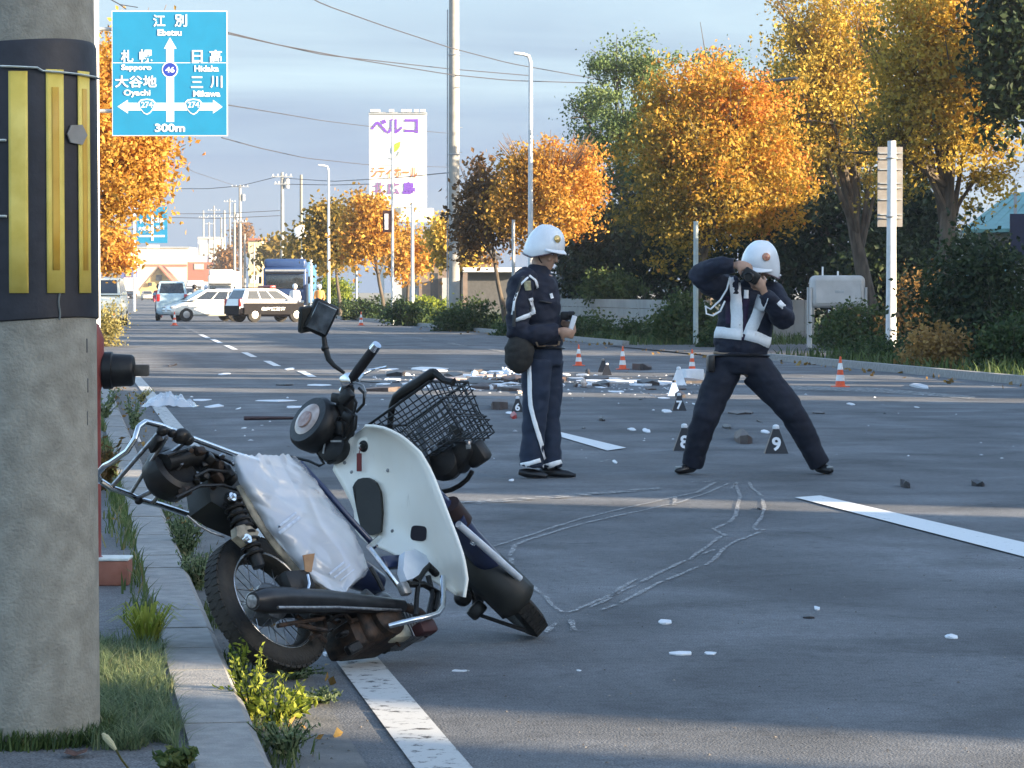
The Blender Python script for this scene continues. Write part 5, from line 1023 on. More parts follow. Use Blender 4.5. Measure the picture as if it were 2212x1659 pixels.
tm = remesh(tr, 0.011, 3, 0.011, 7.0, 9.0); trs = tm.build('trousers', mat('dark_trousers', (0.004, 0.006, 0.015), 0.8, scale=14, c2=(0.008, 0.011, 0.025), bump=0.2, bscale=160), o2, smooth=70)
for x0, x1 in ((1492, 1466), (1772, 1792)):
    a = K(x0, 1012, 0.04); c = K(x1, 1020, -0.06); a.z = 0.045; c.z = 0.03; d = (c - a).normalized(); b = MB()
    b.tube([a - d * 0.05, a, a.lerp(c, 0.6), c, c + d * 0.03], [0.03, 0.05, 0.048, 0.036, 0.014], 14, flat=0.75, up=(0, 0, 1))
    for i, v in enumerate(b.v):
        if v[2] < 0.004: b.v[i] = (v[0], v[1], 0.004)
    sh = b.build('shoe', M_SHOE, o2, smooth=60)
    b = MB(); b.cbox(c + Vector((0, 0, 0.02)), (0.05, 0.03, 0.02), None, 0.006); b.build('shoe_gleam', mat('toe_gleam_grey', (0.25, 0.27, 0.27), 0.25), sh)  # grey block standing in for the gleam on the toe
for pts, w in (([(1584, 600), (1590, 640), (1592, 680), (1592, 728)], 25), ([(1533, 717), (1565, 719), (1602, 722)], 25), ([(1648, 640), (1636, 680), (1616, 726)], 25), ([(1610, 722), (1638, 730), (1670, 744)], 24)):
    ribbon('vest_band', jb, pts, w, M_REFL, jkt, n=18)
ribbon('vest_front', jb, [(1612, 640), (1606, 690), (1604, 735)], 16, M_VEST, jkt, off=0.003); ribbon('vest_side', jb, [(1572, 640), (1574, 700)], 12, M_VEST, jkt, off=0.003)
ribbon('collar_flap', jb, [(1612, 628), (1612, 645)], 10, M_REFL, jkt); ribbon('armband', jb, [(1680, 652), (1692, 664)], 10, M_REFL, jkt)
ribbon('belt_trim', jb, [(1535, 762), (1565, 764), (1585, 764)], 6, mat('tan_trim', (0.34, 0.24, 0.16), 0.6), jkt)
b = MB(); b.tube([K(1600, 768) + (CR * math.cos(a) * 0.198 + CF * math.sin(a) * 0.148) for a in [2 * math.pi * i / 32 for i in range(32)]], 0.02, 8, closed=True, flat=0.5, up=(0, 0, 1)); b.build('belt', M_SHOE, trs)
b = MB(); b.cbox(K(1535, 785, -0.08), (0.05, 0.08, 0.12), None, 0.012); b.build('holster', M_SHOE, trs)
b = MB(); b.tube([K(x, y, -0.22) for x, y in ((1577, 598), (1570, 625), (1556, 648), (1535, 668), (1524, 662))], 0.0065, 8); b.tube([K(x, y, -0.22) for x, y in ((1524, 660), (1526, 678), (1540, 682), (1556, 672), (1566, 650))], 0.0065, 8); b.build('lanyard', M_REFL, o2)
cc = K(1622, 596, -0.36); b = MB(); CMx = Matrix((CR, CF, CU)).transposed() @ Matrix.Rotation(0.55, 3, 'Y'); b.cbox(cc, (0.125, 0.06, 0.085), CMx, 0.014, 2); cmo = b.build('camera', M_BLACKP, None, loc=cc); tag(cmo, "black camera held to the photographing officer's eye", 'camera')
b = MB(); b.lathe(cc - CF * 0.03 - CR * 0.01 - CU * 0.012, -CF - CR * 0.3, [(0, 0.036), (0.05, 0.036), (0.055, 0.03), (0.05, 0.024)], 20); b.build('lens', M_BLACK, cmo)
# ================================================================= trees, shrubs, grass
M_BARK = mat('bark', (0.06, 0.048, 0.036), 0.9, scale=9, c2=(0.13, 0.105, 0.08), bump=0.7, bscale=24, stretch=(1, 1, 0.25))
M_TWIG = mat('bare_twig', (0.16, 0.10, 0.06), 0.85, scale=9, c2=(0.26, 0.17, 0.10))
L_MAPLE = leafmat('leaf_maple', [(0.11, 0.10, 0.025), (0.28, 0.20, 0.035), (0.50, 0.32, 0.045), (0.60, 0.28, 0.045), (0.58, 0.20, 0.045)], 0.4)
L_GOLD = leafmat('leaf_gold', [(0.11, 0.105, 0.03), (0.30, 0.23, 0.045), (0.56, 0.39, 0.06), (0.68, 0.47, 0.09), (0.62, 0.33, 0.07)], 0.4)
L_ORANGE = leafmat('leaf_orange', [(0.18, 0.11, 0.03), (0.40, 0.22, 0.04), (0.60, 0.35, 0.06), (0.62, 0.30, 0.05), (0.54, 0.19, 0.04)], 0.4)
L_BROWN = leafmat('leaf_brown', [(0.08, 0.05, 0.025), (0.18, 0.10, 0.04), (0.30, 0.15, 0.05), (0.40, 0.20, 0.06)], 0.3)
L_OLIVE = leafmat('leaf_olive', [(0.07, 0.07, 0.02), (0.16, 0.13, 0.03), (0.30, 0.20, 0.035), (0.42, 0.25, 0.04)], 0.35)
L_PINE = leafmat('needles_pine', [(0.03, 0.06, 0.022), (0.075, 0.125, 0.04), (0.125, 0.18, 0.06), (0.19, 0.24, 0.085)], 0.2)
L_DARK = leafmat('leaf_evergreen', [(0.010, 0.022, 0.010), (0.022, 0.040, 0.016), (0.040, 0.062, 0.022), (0.07, 0.09, 0.03)], 0.2)
L_SHRUB = leafmat('leaf_shrub', [(0.022, 0.045, 0.015), (0.04, 0.075, 0.022), (0.075, 0.11, 0.03), (0.12, 0.14, 0.045)], 0.25)
L_DRY = leafmat('leaf_dry', [(0.10, 0.06, 0.02), (0.22, 0.13, 0.04), (0.34, 0.20, 0.06), (0.42, 0.28, 0.09)], 0.3)
L_LIME = leafmat('leaf_lime', [(0.10, 0.14, 0.02), (0.20, 0.26, 0.03), (0.32, 0.36, 0.05), (0.42, 0.42, 0.08)], 0.45)
L_GRASS = leafmat('grass_blades', [(0.035, 0.06, 0.02), (0.07, 0.11, 0.03), (0.12, 0.16, 0.05), (0.26, 0.22, 0.10)], 0.3)
L_SOFT = leafmat('soft_grass', [(0.07, 0.10, 0.05), (0.12, 0.17, 0.08), (0.20, 0.25, 0.12), (0.33, 0.31, 0.17)], 0.4)
L_STRAW = leafmat('straw_blades', [(0.16, 0.15, 0.05), (0.28, 0.24, 0.08), (0.42, 0.36, 0.14), (0.5, 0.45, 0.2)], 0.35)
def leaf(mb, p, s, r_, v, long=1.3, droop=0.3):
    n = Vector((r_.gauss(0, 1), r_.gauss(0, 1), r_.gauss(0, 1) + 0.25)).normalized(); t = n.orthogonal().normalized(); t = (t * math.cos(q := r_.uniform(0, 6.283)) + n.cross(t) * math.sin(q)).normalized(); w = n.cross(t)
    a = s * long; k = s * 0.5
    mb.add([p - t * a * 0.5, p + w * k * 0.9 - n * s * 0.12, p + t * a * 0.6, p - w * k * 0.9 - n * s * 0.12], [(0, 1, 2, 3)], v)
def crown_points(c, rad, n, r_, shell=0.55, seed=0.0, low=-0.75):
    out = []
    while len(out) < n:
        d = Vector((r_.gauss(0, 1), r_.gauss(0, 1), r_.gauss(0, 1))).normalized()
        if d.z < low: continue
        k = (shell + (1 - shell) * r_.random() ** 0.6) if r_.random() < 0.8 else r_.random()
        k *= 1 + 0.46 * noise.noise(Vector((d.x * 1.9 + seed, d.y * 1.9, d.z * 1.9))) + 0.28 * noise.noise(Vector((d.x * 5 + seed, d.y * 5, d.z * 5)))
        out.append(Vector((c.x + d.x * rad[0] * k, c.y + d.y * rad[1] * k, c.z + d.z * rad[2] * k)))
    return out
def make_tree(name, label, base, c, rad, lm, seed, clumps=260, per=46, ls=0.12, csz=0.30, trunk=0.14, cat='tree', group=None, bias=None, vm=0.5, vs_=0.20, limbs=9, twigs=0, shell=0.55, bark=None, low=-0.75, fork=0.0, trunk_top=None):
    r_ = random.Random(seed); t = thing(name, base, label, cat, group)
    pts = crown_points(c, rad, clumps, r_, shell, seed * 1.37, low)
    lf = MB()
    for p in pts:
        d = Vector(((p.x - c.x) / rad[0], (p.y - c.y) / rad[1], (p.z - c.z) / rad[2]))
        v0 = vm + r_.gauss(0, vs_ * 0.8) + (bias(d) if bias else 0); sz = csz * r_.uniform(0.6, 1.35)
        for _ in range(int(per * r_.uniform(0.5, 1.4))):
            q = p + Vector((r_.gauss(0, sz), r_.gauss(0, sz), r_.gauss(0, sz * 0.72)))
            leaf(lf, q, ls * r_.uniform(0.6, 1.35), r_, min(1, max(0, v0 + r_.gauss(0, vs_ * 0.6))))
    lf.build('crown', lm, t, smooth=0)
    if trunk:
        tb = MB(); fz = trunk_top if trunk_top is not None else max(base.z + 0.5, c.z - rad[2] * 0.62); f0 = Vector((base.x + (c.x - base.x) * 0.35, base.y + (c.y - base.y) * 0.35, fz))
        mid = base.lerp(f0, 0.5) + Vector((r_.uniform(-0.06, 0.06), r_.uniform(-0.06, 0.06), 0))
        tb.tube([base - Vector((0, 0, 0.1)), base + Vector((0, 0, 0.15)), mid, f0], [trunk * 1.45, trunk * 1.1, trunk * 0.92, trunk * 0.8], 10)
        tb.tube([f0, f0.lerp(c, 0.5) + Vector((r_.uniform(-0.15, 0.15), r_.uniform(-0.15, 0.15), 0)), c + Vector((0, 0, rad[2] * 0.4))], [trunk * 0.8, trunk * 0.55, trunk * 0.12], 9)
        for i in range(limbs):
            e = pts[r_.randrange(len(pts))]; s0 = f0.lerp(c, r_.uniform(0, 0.8))
            m1 = s0.lerp(e, 0.45) + Vector((r_.uniform(-0.2, 0.2), r_.uniform(-0.2, 0.2), 0.25 * rad[2] * 0.3)); tb.tube([s0, m1, e], [trunk * 0.36, trunk * 0.2, trunk * 0.06], 7)
            for _ in range(3):
                e2 = e + Vector((r_.gauss(0, 0.5), r_.gauss(0, 0.5), r_.gauss(0.2, 0.4))); tb.tube([m1.lerp(e, r_.uniform(0.2, 0.8)), e2], [trunk * 0.16, trunk * 0.04], 5)
        trk = tb.build('trunk', bark or M_BARK, t)
        for i in range(twigs):
            a = r_.uniform(0, 6.283); up_ = r_.uniform(0.45, 1.0); s0 = c + Vector((math.cos(a) * rad[0] * 0.35, math.sin(a) * rad[1] * 0.35, rad[2] * 0.1))
            e = c + Vector((math.cos(a) * rad[0] * (1.25 - 0.35 * up_), math.sin(a) * rad[1] * (1.25 - 0.35 * up_), rad[2] * (0.25 + 1.05 * up_))); m1 = s0.lerp(e, 0.5) + Vector((0, 0, rad[2] * 0.10))
            b = MB(); b.tube([s0, m1, e], [0.03, 0.018, 0.005], 5); b.tube([m1, m1.lerp(e, 0.6) + Vector((r_.gauss(0, 0.15), r_.gauss(0, 0.15), 0.15))], [0.012, 0.004], 5); b.build('twig', M_TWIG, trk)
    return t
def tree_px(name, label, xt, D, cx, cy, rx, ry, lm, seed, depth_=1.0, **k):
    c = P(cx, cy, D); q = P(xt, HOR, D); base = Vector((q.x, q.y, 0.0)); s = D / F
    return make_tree(name, label, base, c, (rx * s, rx * s * depth_, ry * s), lm, seed, **k)
RT = 'autumn trees along the right of the road'
# behind first: evergreens that make the dark ground of the row
tree_px('pine_tree', 'tall blue-green pine standing behind the orange maple, reaching above it on the left', 1345, 112, 1345, 330, 118, 270, L_PINE, 41, clumps=120, per=260, ls=0.085, csz=0.29, trunk=0.22, vm=0.55, shell=0.6, limbs=16, group='evergreens behind the autumn trees')
tree_px('pine_tree', 'pine with its pale green tip showing above the middle of the orange maple', 1530, 116, 1530, 320, 85, 225, L_PINE, 42, clumps=70, per=240, ls=0.085, csz=0.29, trunk=0.2, vm=0.6, group='evergreens behind the autumn trees')
for i, (x, cy, rx, ry, D, lb) in enumerate(((1300, 560, 95, 110, 104, 'dark evergreen behind the low concrete wall'), (1450, 520, 120, 170, 102, 'dark evergreen behind the trunk of the orange maple'), (1640, 500, 120, 190, 100, 'dark evergreen filling the gap behind the photographing officer'), (1790, 480, 110, 220, 98, 'dark evergreen behind the grey oil tank'), (1960, 520, 80, 150, 96, 'dark evergreen between the two golden trees'), (1905, 600, 70, 90, 92, 'low dark evergreen behind the sign pole'))):
    tree_px('evergreen_tree', lb, x, D, x, cy, rx, ry, L_DARK, 50 + i, clumps=210, per=44, ls=0.15, csz=0.38, trunk=0.15, vm=0.35, low=-1, group='evergreens behind the autumn trees')
tree_px('evergreen_tree', 'tall dark evergreen at the right edge of the picture', 2240, 66, 2215, 110, 80, 210, L_DARK, 61, clumps=240, per=46, ls=0.13, csz=0.34, trunk=0.2, vm=0.55, group='evergreens behind the autumn trees')
for i, (x, cy, D) in enumerate(((1700, 250, 105), (1640, 330, 108))):
    tree_px('pine_tree', ('olive green pine behind the gap between the maple and the golden tree', 'shaded olive pine just right of the red maple top')[i], x, D, x, cy + 40, 70, 150, L_PINE, 63 + i, clumps=130, per=44, ls=0.15, csz=0.38, trunk=0.18, vm=0.35, group='evergreens behind the autumn trees')
# the autumn row
tree_px('maple_tree', 'big autumn maple, leaves coloured olive below for shade, yellow and red at its sunny top right', 1497, 78, 1540, 352, 195, 222, L_MAPLE, 11, clumps=620, per=64, ls=0.085, csz=0.25, trunk=0.16, bias=lambda d: 0.24 * d.z + 0.16 * d.x, vm=0.46, group=RT, low=-0.9, trunk_top=1.9, limbs=14)
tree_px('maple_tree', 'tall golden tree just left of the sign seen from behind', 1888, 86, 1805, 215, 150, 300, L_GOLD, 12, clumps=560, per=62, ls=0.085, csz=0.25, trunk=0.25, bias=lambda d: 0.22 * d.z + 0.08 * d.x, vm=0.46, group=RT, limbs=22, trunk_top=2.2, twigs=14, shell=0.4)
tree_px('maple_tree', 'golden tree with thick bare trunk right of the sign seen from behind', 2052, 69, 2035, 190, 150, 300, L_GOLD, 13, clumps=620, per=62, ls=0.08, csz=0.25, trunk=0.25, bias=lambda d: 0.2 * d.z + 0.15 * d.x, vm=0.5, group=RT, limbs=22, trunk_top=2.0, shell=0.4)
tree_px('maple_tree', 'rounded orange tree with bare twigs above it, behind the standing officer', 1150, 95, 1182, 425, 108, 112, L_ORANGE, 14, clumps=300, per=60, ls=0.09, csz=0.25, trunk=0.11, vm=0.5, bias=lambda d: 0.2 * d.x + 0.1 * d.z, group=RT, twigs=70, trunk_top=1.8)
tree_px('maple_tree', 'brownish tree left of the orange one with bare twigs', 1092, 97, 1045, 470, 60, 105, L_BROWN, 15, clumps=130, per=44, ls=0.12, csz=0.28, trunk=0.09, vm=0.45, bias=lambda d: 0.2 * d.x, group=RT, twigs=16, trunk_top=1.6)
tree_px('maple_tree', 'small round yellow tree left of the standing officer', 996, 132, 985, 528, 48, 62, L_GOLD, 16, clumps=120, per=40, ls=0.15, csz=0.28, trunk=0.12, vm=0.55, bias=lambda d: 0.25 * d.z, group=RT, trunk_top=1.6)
tree_px('maple_tree', 'orange tree just left of the white sign tower', 830, 140, 798, 505, 58, 82, L_ORANGE, 17, clumps=150, per=42, ls=0.16, csz=0.32, trunk=0.10, vm=0.5, group=RT, trunk_top=1.8)
tree_px('maple_tree', 'olive and yellow tree right of the blue truck', 735, 150, 715, 520, 48, 82, L_OLIVE, 18, clumps=130, per=42, ls=0.17, csz=0.34, trunk=0.10, vm=0.5, group=RT, trunk_top=1.8)
tree_px('maple_tree', 'orange tree beside the pole with the framed board', 880, 158, 885, 555, 40, 60, L_ORANGE, 19, clumps=80, per=40, ls=0.18, csz=0.34, trunk=0.10, vm=0.55, group=RT, trunk_top=1.6)
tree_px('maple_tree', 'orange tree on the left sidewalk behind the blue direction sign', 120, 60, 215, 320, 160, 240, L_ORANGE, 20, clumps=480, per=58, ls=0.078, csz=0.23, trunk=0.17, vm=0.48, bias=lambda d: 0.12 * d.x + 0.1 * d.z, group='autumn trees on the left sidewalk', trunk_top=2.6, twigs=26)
tree_px('maple_tree', 'lower orange tree further along the left sidewalk', 150, 105, 225, 545, 48, 55, L_ORANGE, 22, clumps=110, per=44, ls=0.14, csz=0.28, trunk=0.12, vm=0.55, group='autumn trees on the left sidewalk')
for i, (x, cy, rx, ry, D, lm, lb) in enumerate(((488, 570, 18, 45, 420, L_BROWN, 'brown tree far down the road behind the poles'), (525, 520, 16, 38, 520, L_BROWN, 'slim brown tree at the far end of the road'), (602, 555, 30, 40, 300, L_OLIVE, 'olive tree behind the blue truck'), (660, 555, 24, 45, 210, L_OLIVE, 'dull yellow tree right behind the blue truck'))):
    tree_px('far_tree', lb, x, D, x, cy, rx, ry, lm, 70 + i, clumps=50, per=30, ls=0.4, csz=0.7, trunk=0.25, group='trees far down the road')
# shrubs
SH = 'shrubs on the right verge'
def shrub(x, ytop, ybase, w, D, lm, seed, lb, ls=0.07, clumps=110, per=46, vm=0.45, group=SH):
    s = D / F; q = P(x, HOR, D); g = Vector((q.x, q.y, 0.0)); h = (ybase - ytop) * s; zb = CAMH + (HOR - ybase) * s
    c = Vector((g.x, g.y, zb + h * 0.45)); return make_tree('shrub', lb, g, c, (w * s / 2, w * s / 2 * 0.9, h * 0.6), lm, seed, clumps=clumps, per=per, ls=ls, csz=0.12 + h * 0.05, trunk=0.025, cat='shrub', group=group, vm=vm, limbs=5, low=-1, shell=0.5, trunk_top=zb + h * 0.2)
for i, a in enumerate(((2105, 530, 770, 240, 58, L_DARK, 'large dark green bush at the right edge under the golden tree', 0.085, 230, 46, 0.55), (1985, 610, 760, 110, 63, L_DRY, 'tall dry straw coloured shrub right of the sign pole', 0.07, 90, 40, 0.35), (2020, 720, 815, 110, 50, L_DRY, 'low orange dry bush by the right kerb', 0.06, 110, 40, 0.55), (1850, 670, 770, 150, 66, L_SHRUB, 'green bush in front of the oil tank and bicycle', 0.07, 120, 46, 0.45),
    (1480, 640, 745, 130, 74, L_SHRUB, "green shrub behind the photographing officer's elbow", 0.08, 130, 46, 0.5), (1000, 655, 735, 130, 100, L_SHRUB, 'rounded green bush left of the standing officer', 0.09, 130, 44, 0.42), (1150, 680, 745, 150, 90, L_SHRUB, 'low green bush behind the standing officer', 0.08, 110, 44, 0.42), (1380, 700, 762, 150, 78, L_SHRUB, 'low bush in front of the concrete wall', 0.07, 110, 44, 0.4), (1270, 690, 758, 130, 82, L_SHRUB, 'low bush right of the standing officer, under the wall', 0.07, 100, 44, 0.5),
    (880, 655, 706, 110, 116, L_SHRUB, 'dark shrub at the feet of the two sign poles', 0.1, 90, 40, 0.3), (790, 650, 690, 110, 140, L_SHRUB, 'dark low hedge behind the far traffic cone', 0.1, 90, 40, 0.3), (930, 650, 690, 90, 140, L_LIME, 'sunlit lime green bush below the funeral hall', 0.12, 80, 40, 0.45), (720, 648, 684, 70, 155, L_SHRUB, 'low hedge left of the far cone', 0.1, 70, 40, 0.3), (1560, 705, 770, 90, 70, L_SHRUB, 'low bush behind the photographing officer', 0.07, 80, 40, 0.35),
    (1320, 590, 648, 120, 97, L_SHRUB, 'clipped green shrub above the concrete wall', 0.09, 90, 40, 0.5), (2180, 700, 815, 120, 50, L_SHRUB, 'low green weeds in the right corner of the verge', 0.06, 120, 44, 0.4), (1900, 740, 800, 180, 56, L_SHRUB, 'low weeds along the kerb below the sign pole', 0.05, 120, 44, 0.35))):
    x, yt, yb, w, D, lm, lb, ls, cl, per, vm = a
    shrub(x, yt, yb, w, D, lm, 90 + i, lb, ls, cl, per, vm)
shrub(725, 600, 662, 70, 165, L_LIME, 120, 'yellow-green bush right of the blue truck', 0.14, 70, 36, 0.4)
shrub(228, 655, 750, 60, 72, L_STRAW, 121, 'sunlit straw coloured weeds at the left kerb', 0.05, 70, 40, 0.4, group='weeds along the left kerb')
# grass as stuff
def grass(name, label, spots, lm, hmin, hmax, seed, width=0.006, lean=0.35, vm=0.45):
    r_ = random.Random(seed); b = MB()
    for (x, y, z) in spots:
        h = r_.uniform(hmin, hmax); a = r_.uniform(0, 6.283); d = Vector((math.cos(a), math.sin(a), 0)); s = Vector((-d.y, d.x, 0)) * (width * r_.uniform(0.6, 1.4)); p = Vector((x, y, z)); ln = r_.uniform(0.1, lean) * h
        m1 = p + d * ln * 0.4 + Vector((0, 0, h * 0.6)); e = p + d * ln * 1.3 + Vector((0, 0, h))
        v = min(1, max(0, r_.gauss(vm, 0.2))); b.add([p - s, p + s, m1 + s * 0.8, m1 - s * 0.8, e], [(0, 1, 2, 3), (3, 2, 4)], v)
    o = b.build(name, lm, None, smooth=0); return tag(o, label, 'grass', None, 'stuff')
rg = random.Random(5)
def near_spots(n, x0, x1, y0, y1, z=0.085):
    out = []
    for _ in range(n):
        g = G(rg.uniform(x0, x1), rg.uniform(y0, y1), z); out.append((g.x, g.y, z))
    return out
def clear(sp): return [q for q in sp if (Vector((q[0], q[1], 0)) - Vector((PB.x, PB.y, 0))).length > PR + 0.012]
sp = []
for _ in range(2600):
    a = rg.uniform(0, 6.283); r_ = PR + 0.015 + abs(rg.gauss(0, 0.03)); sp.append((PB.x + math.cos(a) * r_, PB.y + math.sin(a) * r_, 0.085))
grass('grass', 'short green grass growing round the foot of the utility pole', sp, L_GRASS, 0.015, 0.06, 1, 0.0025, 0.9, 0.3)
def patchy(sp, f=4.0, lo=-0.1): return [q for q in sp if noise.noise(Vector((q[0] * f, q[1] * f, 0))) > lo and q[0] < KX0 + 0.05]
grass('grass', 'soft green grass patch between the utility pole and the kerb', clear(patchy([q for q in near_spots(17000, 195, 410, 1395, 1622) if q[1] > 8.02 + 0.25 * noise.noise(Vector((q[0] * 11, 0, 7))) and q[0] < KX0 - 0.02 + 0.05 * noise.noise(Vector((q[1] * 7, 0, 2))) and rg.random() < 0.35 + 0.65 * max(0, noise.noise(Vector((q[0] * 9, q[1] * 6, 3))) + 0.3)], 5, -0.3)), L_SOFT, 0.012, 0.075, 2, 0.0017, 1.6, 0.5)
grass('grass', 'dry grass strip along the inner edge of the kerb', patchy([(KX0 - abs(rg.gauss(0, 0.05)), rg.uniform(10.5, 40), 0.085) for _ in range(2600)], 1.2, -0.05), L_GRASS, 0.03, 0.12, 3, 0.004, 0.8, 0.6)
grass('grass', 'rough grass and weeds all over the right verge', [(rg.uniform(RX1 + 0.25, RX1 + 9) if rg.random() < 0.7 else rg.uniform(RX1 + 0.25, RX1 + 22), y_, 0.02) for y_ in [rg.uniform(38, 150) for _ in range(46000)] if not 57.5 < y_ < 71], L_GRASS, 0.06, 0.30, 4, 0.014, 0.9, 0.38)
grass('grass', 'pale dry grass on the left verge far ahead', [(rg.uniform(-3.0, 0.28), rg.uniform(55, 112), 0.085) for _ in range(9000)], L_STRAW, 0.1, 0.45, 6, 0.015, 0.6, 0.4)
grass('grass', 'moss and small grass in the gutter', [(KX1 + 0.02 + abs(rg.gauss(0, 0.06)), y_, 0.005) for y_ in [rg.uniform(8, 22) for _ in range(2600)] if noise.noise(Vector((0, y_ * 1.3, 0))) > -0.05], L_GRASS, 0.01, 0.06, 7, 0.0025, 0.9, 0.35)
# the bright tuft on the sidewalk edge, blade by blade fans
def tuft(name, label, g, n, h, lm, seed, w=0.006, spread=0.9, vm=0.6, cat='grass tuft', group='weeds along the kerb'):
    r_ = random.Random(seed); b = MB()
    for i in range(n):
        a = r_.uniform(0, 6.283); d = Vector((math.cos(a), math.sin(a), 0)); L = h * r_.uniform(0.55, 1.1); out = L * r_.uniform(0.1, spread); s = Vector((-d.y, d.x, 0)) * w; p = g + d * r_.uniform(0, 0.035)
        pts = [p, p + d * out * 0.25 + Vector((0, 0, L * 0.5)), p + d * out * 0.62 + Vector((0, 0, L * 0.85)), p + d * out + Vector((0, 0, L * (0.95 - 0.25 * spread)))]
        ws = (0.8, 1.0, 0.7, 0.05); v = min(1, max(0, r_.gauss(vm, 0.18)))
        b.add([q for k, pt in enumerate(pts) for q in (pt - s * ws[k], pt + s * ws[k])], [(0, 1, 3, 2), (2, 3, 5, 4), (4, 5, 7, 6)], v)
    return tag(b.build(name, lm, None, smooth=0, loc=g), label, cat, group)
tuft('grass_tuft', 'bright sunlit grass tuft at the edge of the sidewalk beside the utility pole', G(318, 1402, 0.085), 130, 0.17, L_LIME, 31, 0.0042, 1.0, 0.8)
def weed(name, label, g, stems, h, lm, seed, leaf_s, group='weeds along the kerb', vm=0.55, spread=0.12, lens=1.6):
    r_ = random.Random(seed); t = thing(name, g, label, 'weed', group); st, lf = MB(), MB()
    for i in range(stems):
        a = r_.uniform(0, 6.283); e = g + Vector((math.cos(a) * spread * r_.uniform(0.2, 1.4), math.sin(a) * spread * r_.uniform(0.2, 1.4), h * r_.uniform(0.5, 1.1))); m1 = g.lerp(e, 0.5) + Vector((r_.gauss(0, 0.01), r_.gauss(0, 0.01), 0.01)); st.tube([g, m1, e], [0.0035, 0.0026, 0.0012], 5)
        for k in range(13):
            f = 0.12 + 0.88 * k / 12; p = (g.lerp(m1, f * 2) if f < 0.5 else m1.lerp(e, f * 2 - 1)); leaf(lf, p + Vector((r_.gauss(0, 0.008), r_.gauss(0, 0.008), 0)), leaf_s * (1.2 - 0.6 * f), r_, min(1, max(0, r_.gauss(vm, 0.18))), lens)
    st.build('stem', L_GRASS, t); lf.build('foliage', lm, t, smooth=0); return t
weed('weed', 'bright yellow-green weed in the gutter below the rear wheel, the tallest there', G(548, 1560), 18, 0.21, L_LIME, 1, 0.019, spread=0.10, vm=0.6)
weed('weed', 'bright yellow-green weed right beside the tallest one in the gutter', G(588, 1572), 15, 0.15, L_LIME, 2, 0.018, spread=0.10, vm=0.6)
weed('weed', 'upright weed growing in front of the rear tyre', G(520, 1485), 7, 0.16, L_LIME, 3, 0.02, spread=0.05, vm=0.45)
weed('weed', 'small bright weed at the right end of the gutter clump', G(632, 1555), 10, 0.11, L_LIME, 4, 0.024, spread=0.06, vm=0.5)
weed('weed', 'dull brown-green weed in the shaded gutter at the bottom', G(622, 1640), 26, 0.11, L_SOFT, 5, 0.016, spread=0.10, vm=0.6)
weed('weed', 'creeping weed on the edge line in front of the rear wheel', G(690, 1520), 24, 0.04, L_SOFT, 6, 0.014, spread=0.12, vm=0.5)
weed('weed', 'creeping weed just right of the rear wheel', G(640, 1468), 18, 0.04, L_SOFT, 7, 0.014, spread=0.10, vm=0.5)
weed('weed', 'small green plant at the bottom by the kerb', G(378, 1668, 0.085), 14, 0.06, L_SHRUB, 8, 0.03, spread=0.05, vm=0.8)
weed('weed', 'green weeds behind the rack at the kerb', G(290, 930, 0.09), 16, 0.30, L_SOFT, 9, 0.03, spread=0.10, vm=0.55)
weed('weed', 'green weed clump just right of the pole, beyond the hydrant', G(225, 905, 0.09), 14, 0.30, L_SOFT, 10, 0.035, spread=0.14, vm=0.6)
weed('weed', 'long green weeds in the gutter below the rack', G(402, 1210), 26, 0.24, L_SOFT, 11, 0.024, spread=0.08, vm=0.6)
weed('weed', 'green weeds in the gutter right behind the rear tyre', G(425, 1275), 26, 0.16, L_SOFT, 12, 0.022, spread=0.07, vm=0.65)
weed('weed', 'dry brown weed stalks left of the rack', G(228, 1060, 0.09), 24, 0.32, L_DRY, 13, 0.03, spread=0.12, vm=0.1, lens=2.5)
weed('weed', 'bright flowering weed at the foot of the hydrant outlet', G(305, 868, 0.09), 14, 0.14, L_STRAW, 14, 0.025, spread=0.12, vm=0.7)
# dry seed head and dead leaf at the bottom
t = thing('seed_head', G(300, 1690, 0.085), 'pale seed head on a bent stalk at the bottom left', 'seed head')
b = MB(); b.tube([P(300, 1690, 7.6), P(262, 1640, 7.55), P(246, 1612, 7.5)], [0.003, 0.0028, 0.003], 6); b.build('stalk', L_STRAW, t)
b = MB(); b.tube([P(250, 1620, 7.5), P(240, 1606, 7.5), P(228, 1592, 7.5), P(221, 1584, 7.5)], [0.004, 0.008, 0.0085, 0.003], 10); b.build('spike', mat('straw_spike', (0.55, 0.50, 0.30), 0.8, bump=0.6, bscale=300), t)
g = G(164, 1634, 0.087); b = MB()
b.grid([[g + Vector((0.035 * (u - 1) + 0.006 * (v - 1), 0.05 * (v - 1), 0.004 + 0.012 * abs(u - 1) + 0.006 * (v - 1) ** 2)) for u in (0.2, 0.6, 1, 1.4, 1.8)] for v in (0.3, 0.7, 1.0, 1.3, 1.7)]); tag(b.build('dead_leaf', mat('dead_leaf_brown', (0.10, 0.045, 0.03), 0.8), None, loc=g, solid=0.001), 'curled brown dead leaf on the sidewalk asphalt', 'leaf')

rl = random.Random(91); b = MB()
for _ in range(520):
    if rl.random() < 0.45: p = Vector((KX1 + 0.03 + abs(rl.gauss(0, 0.16)), rl.uniform(8, 60), 0.012))
    elif rl.random() < 0.6: p = Vector((RX1 - abs(rl.gauss(0, 0.5)), rl.uniform(38, 110), 0.015))
    else: p = Vector((rl.uniform(-2.5, KX0), rl.uniform(8, 50), 0.098))
    leaf(b, p, rl.uniform(0.02, 0.045) if p.x < 5 else rl.uniform(0.05, 0.1), rl, rl.random())
tag(b.build('leaf_litter', L_DRY, None, smooth=0), 'fallen autumn leaves lying in the gutter and along the kerbs', 'leaves', None, 'stuff')
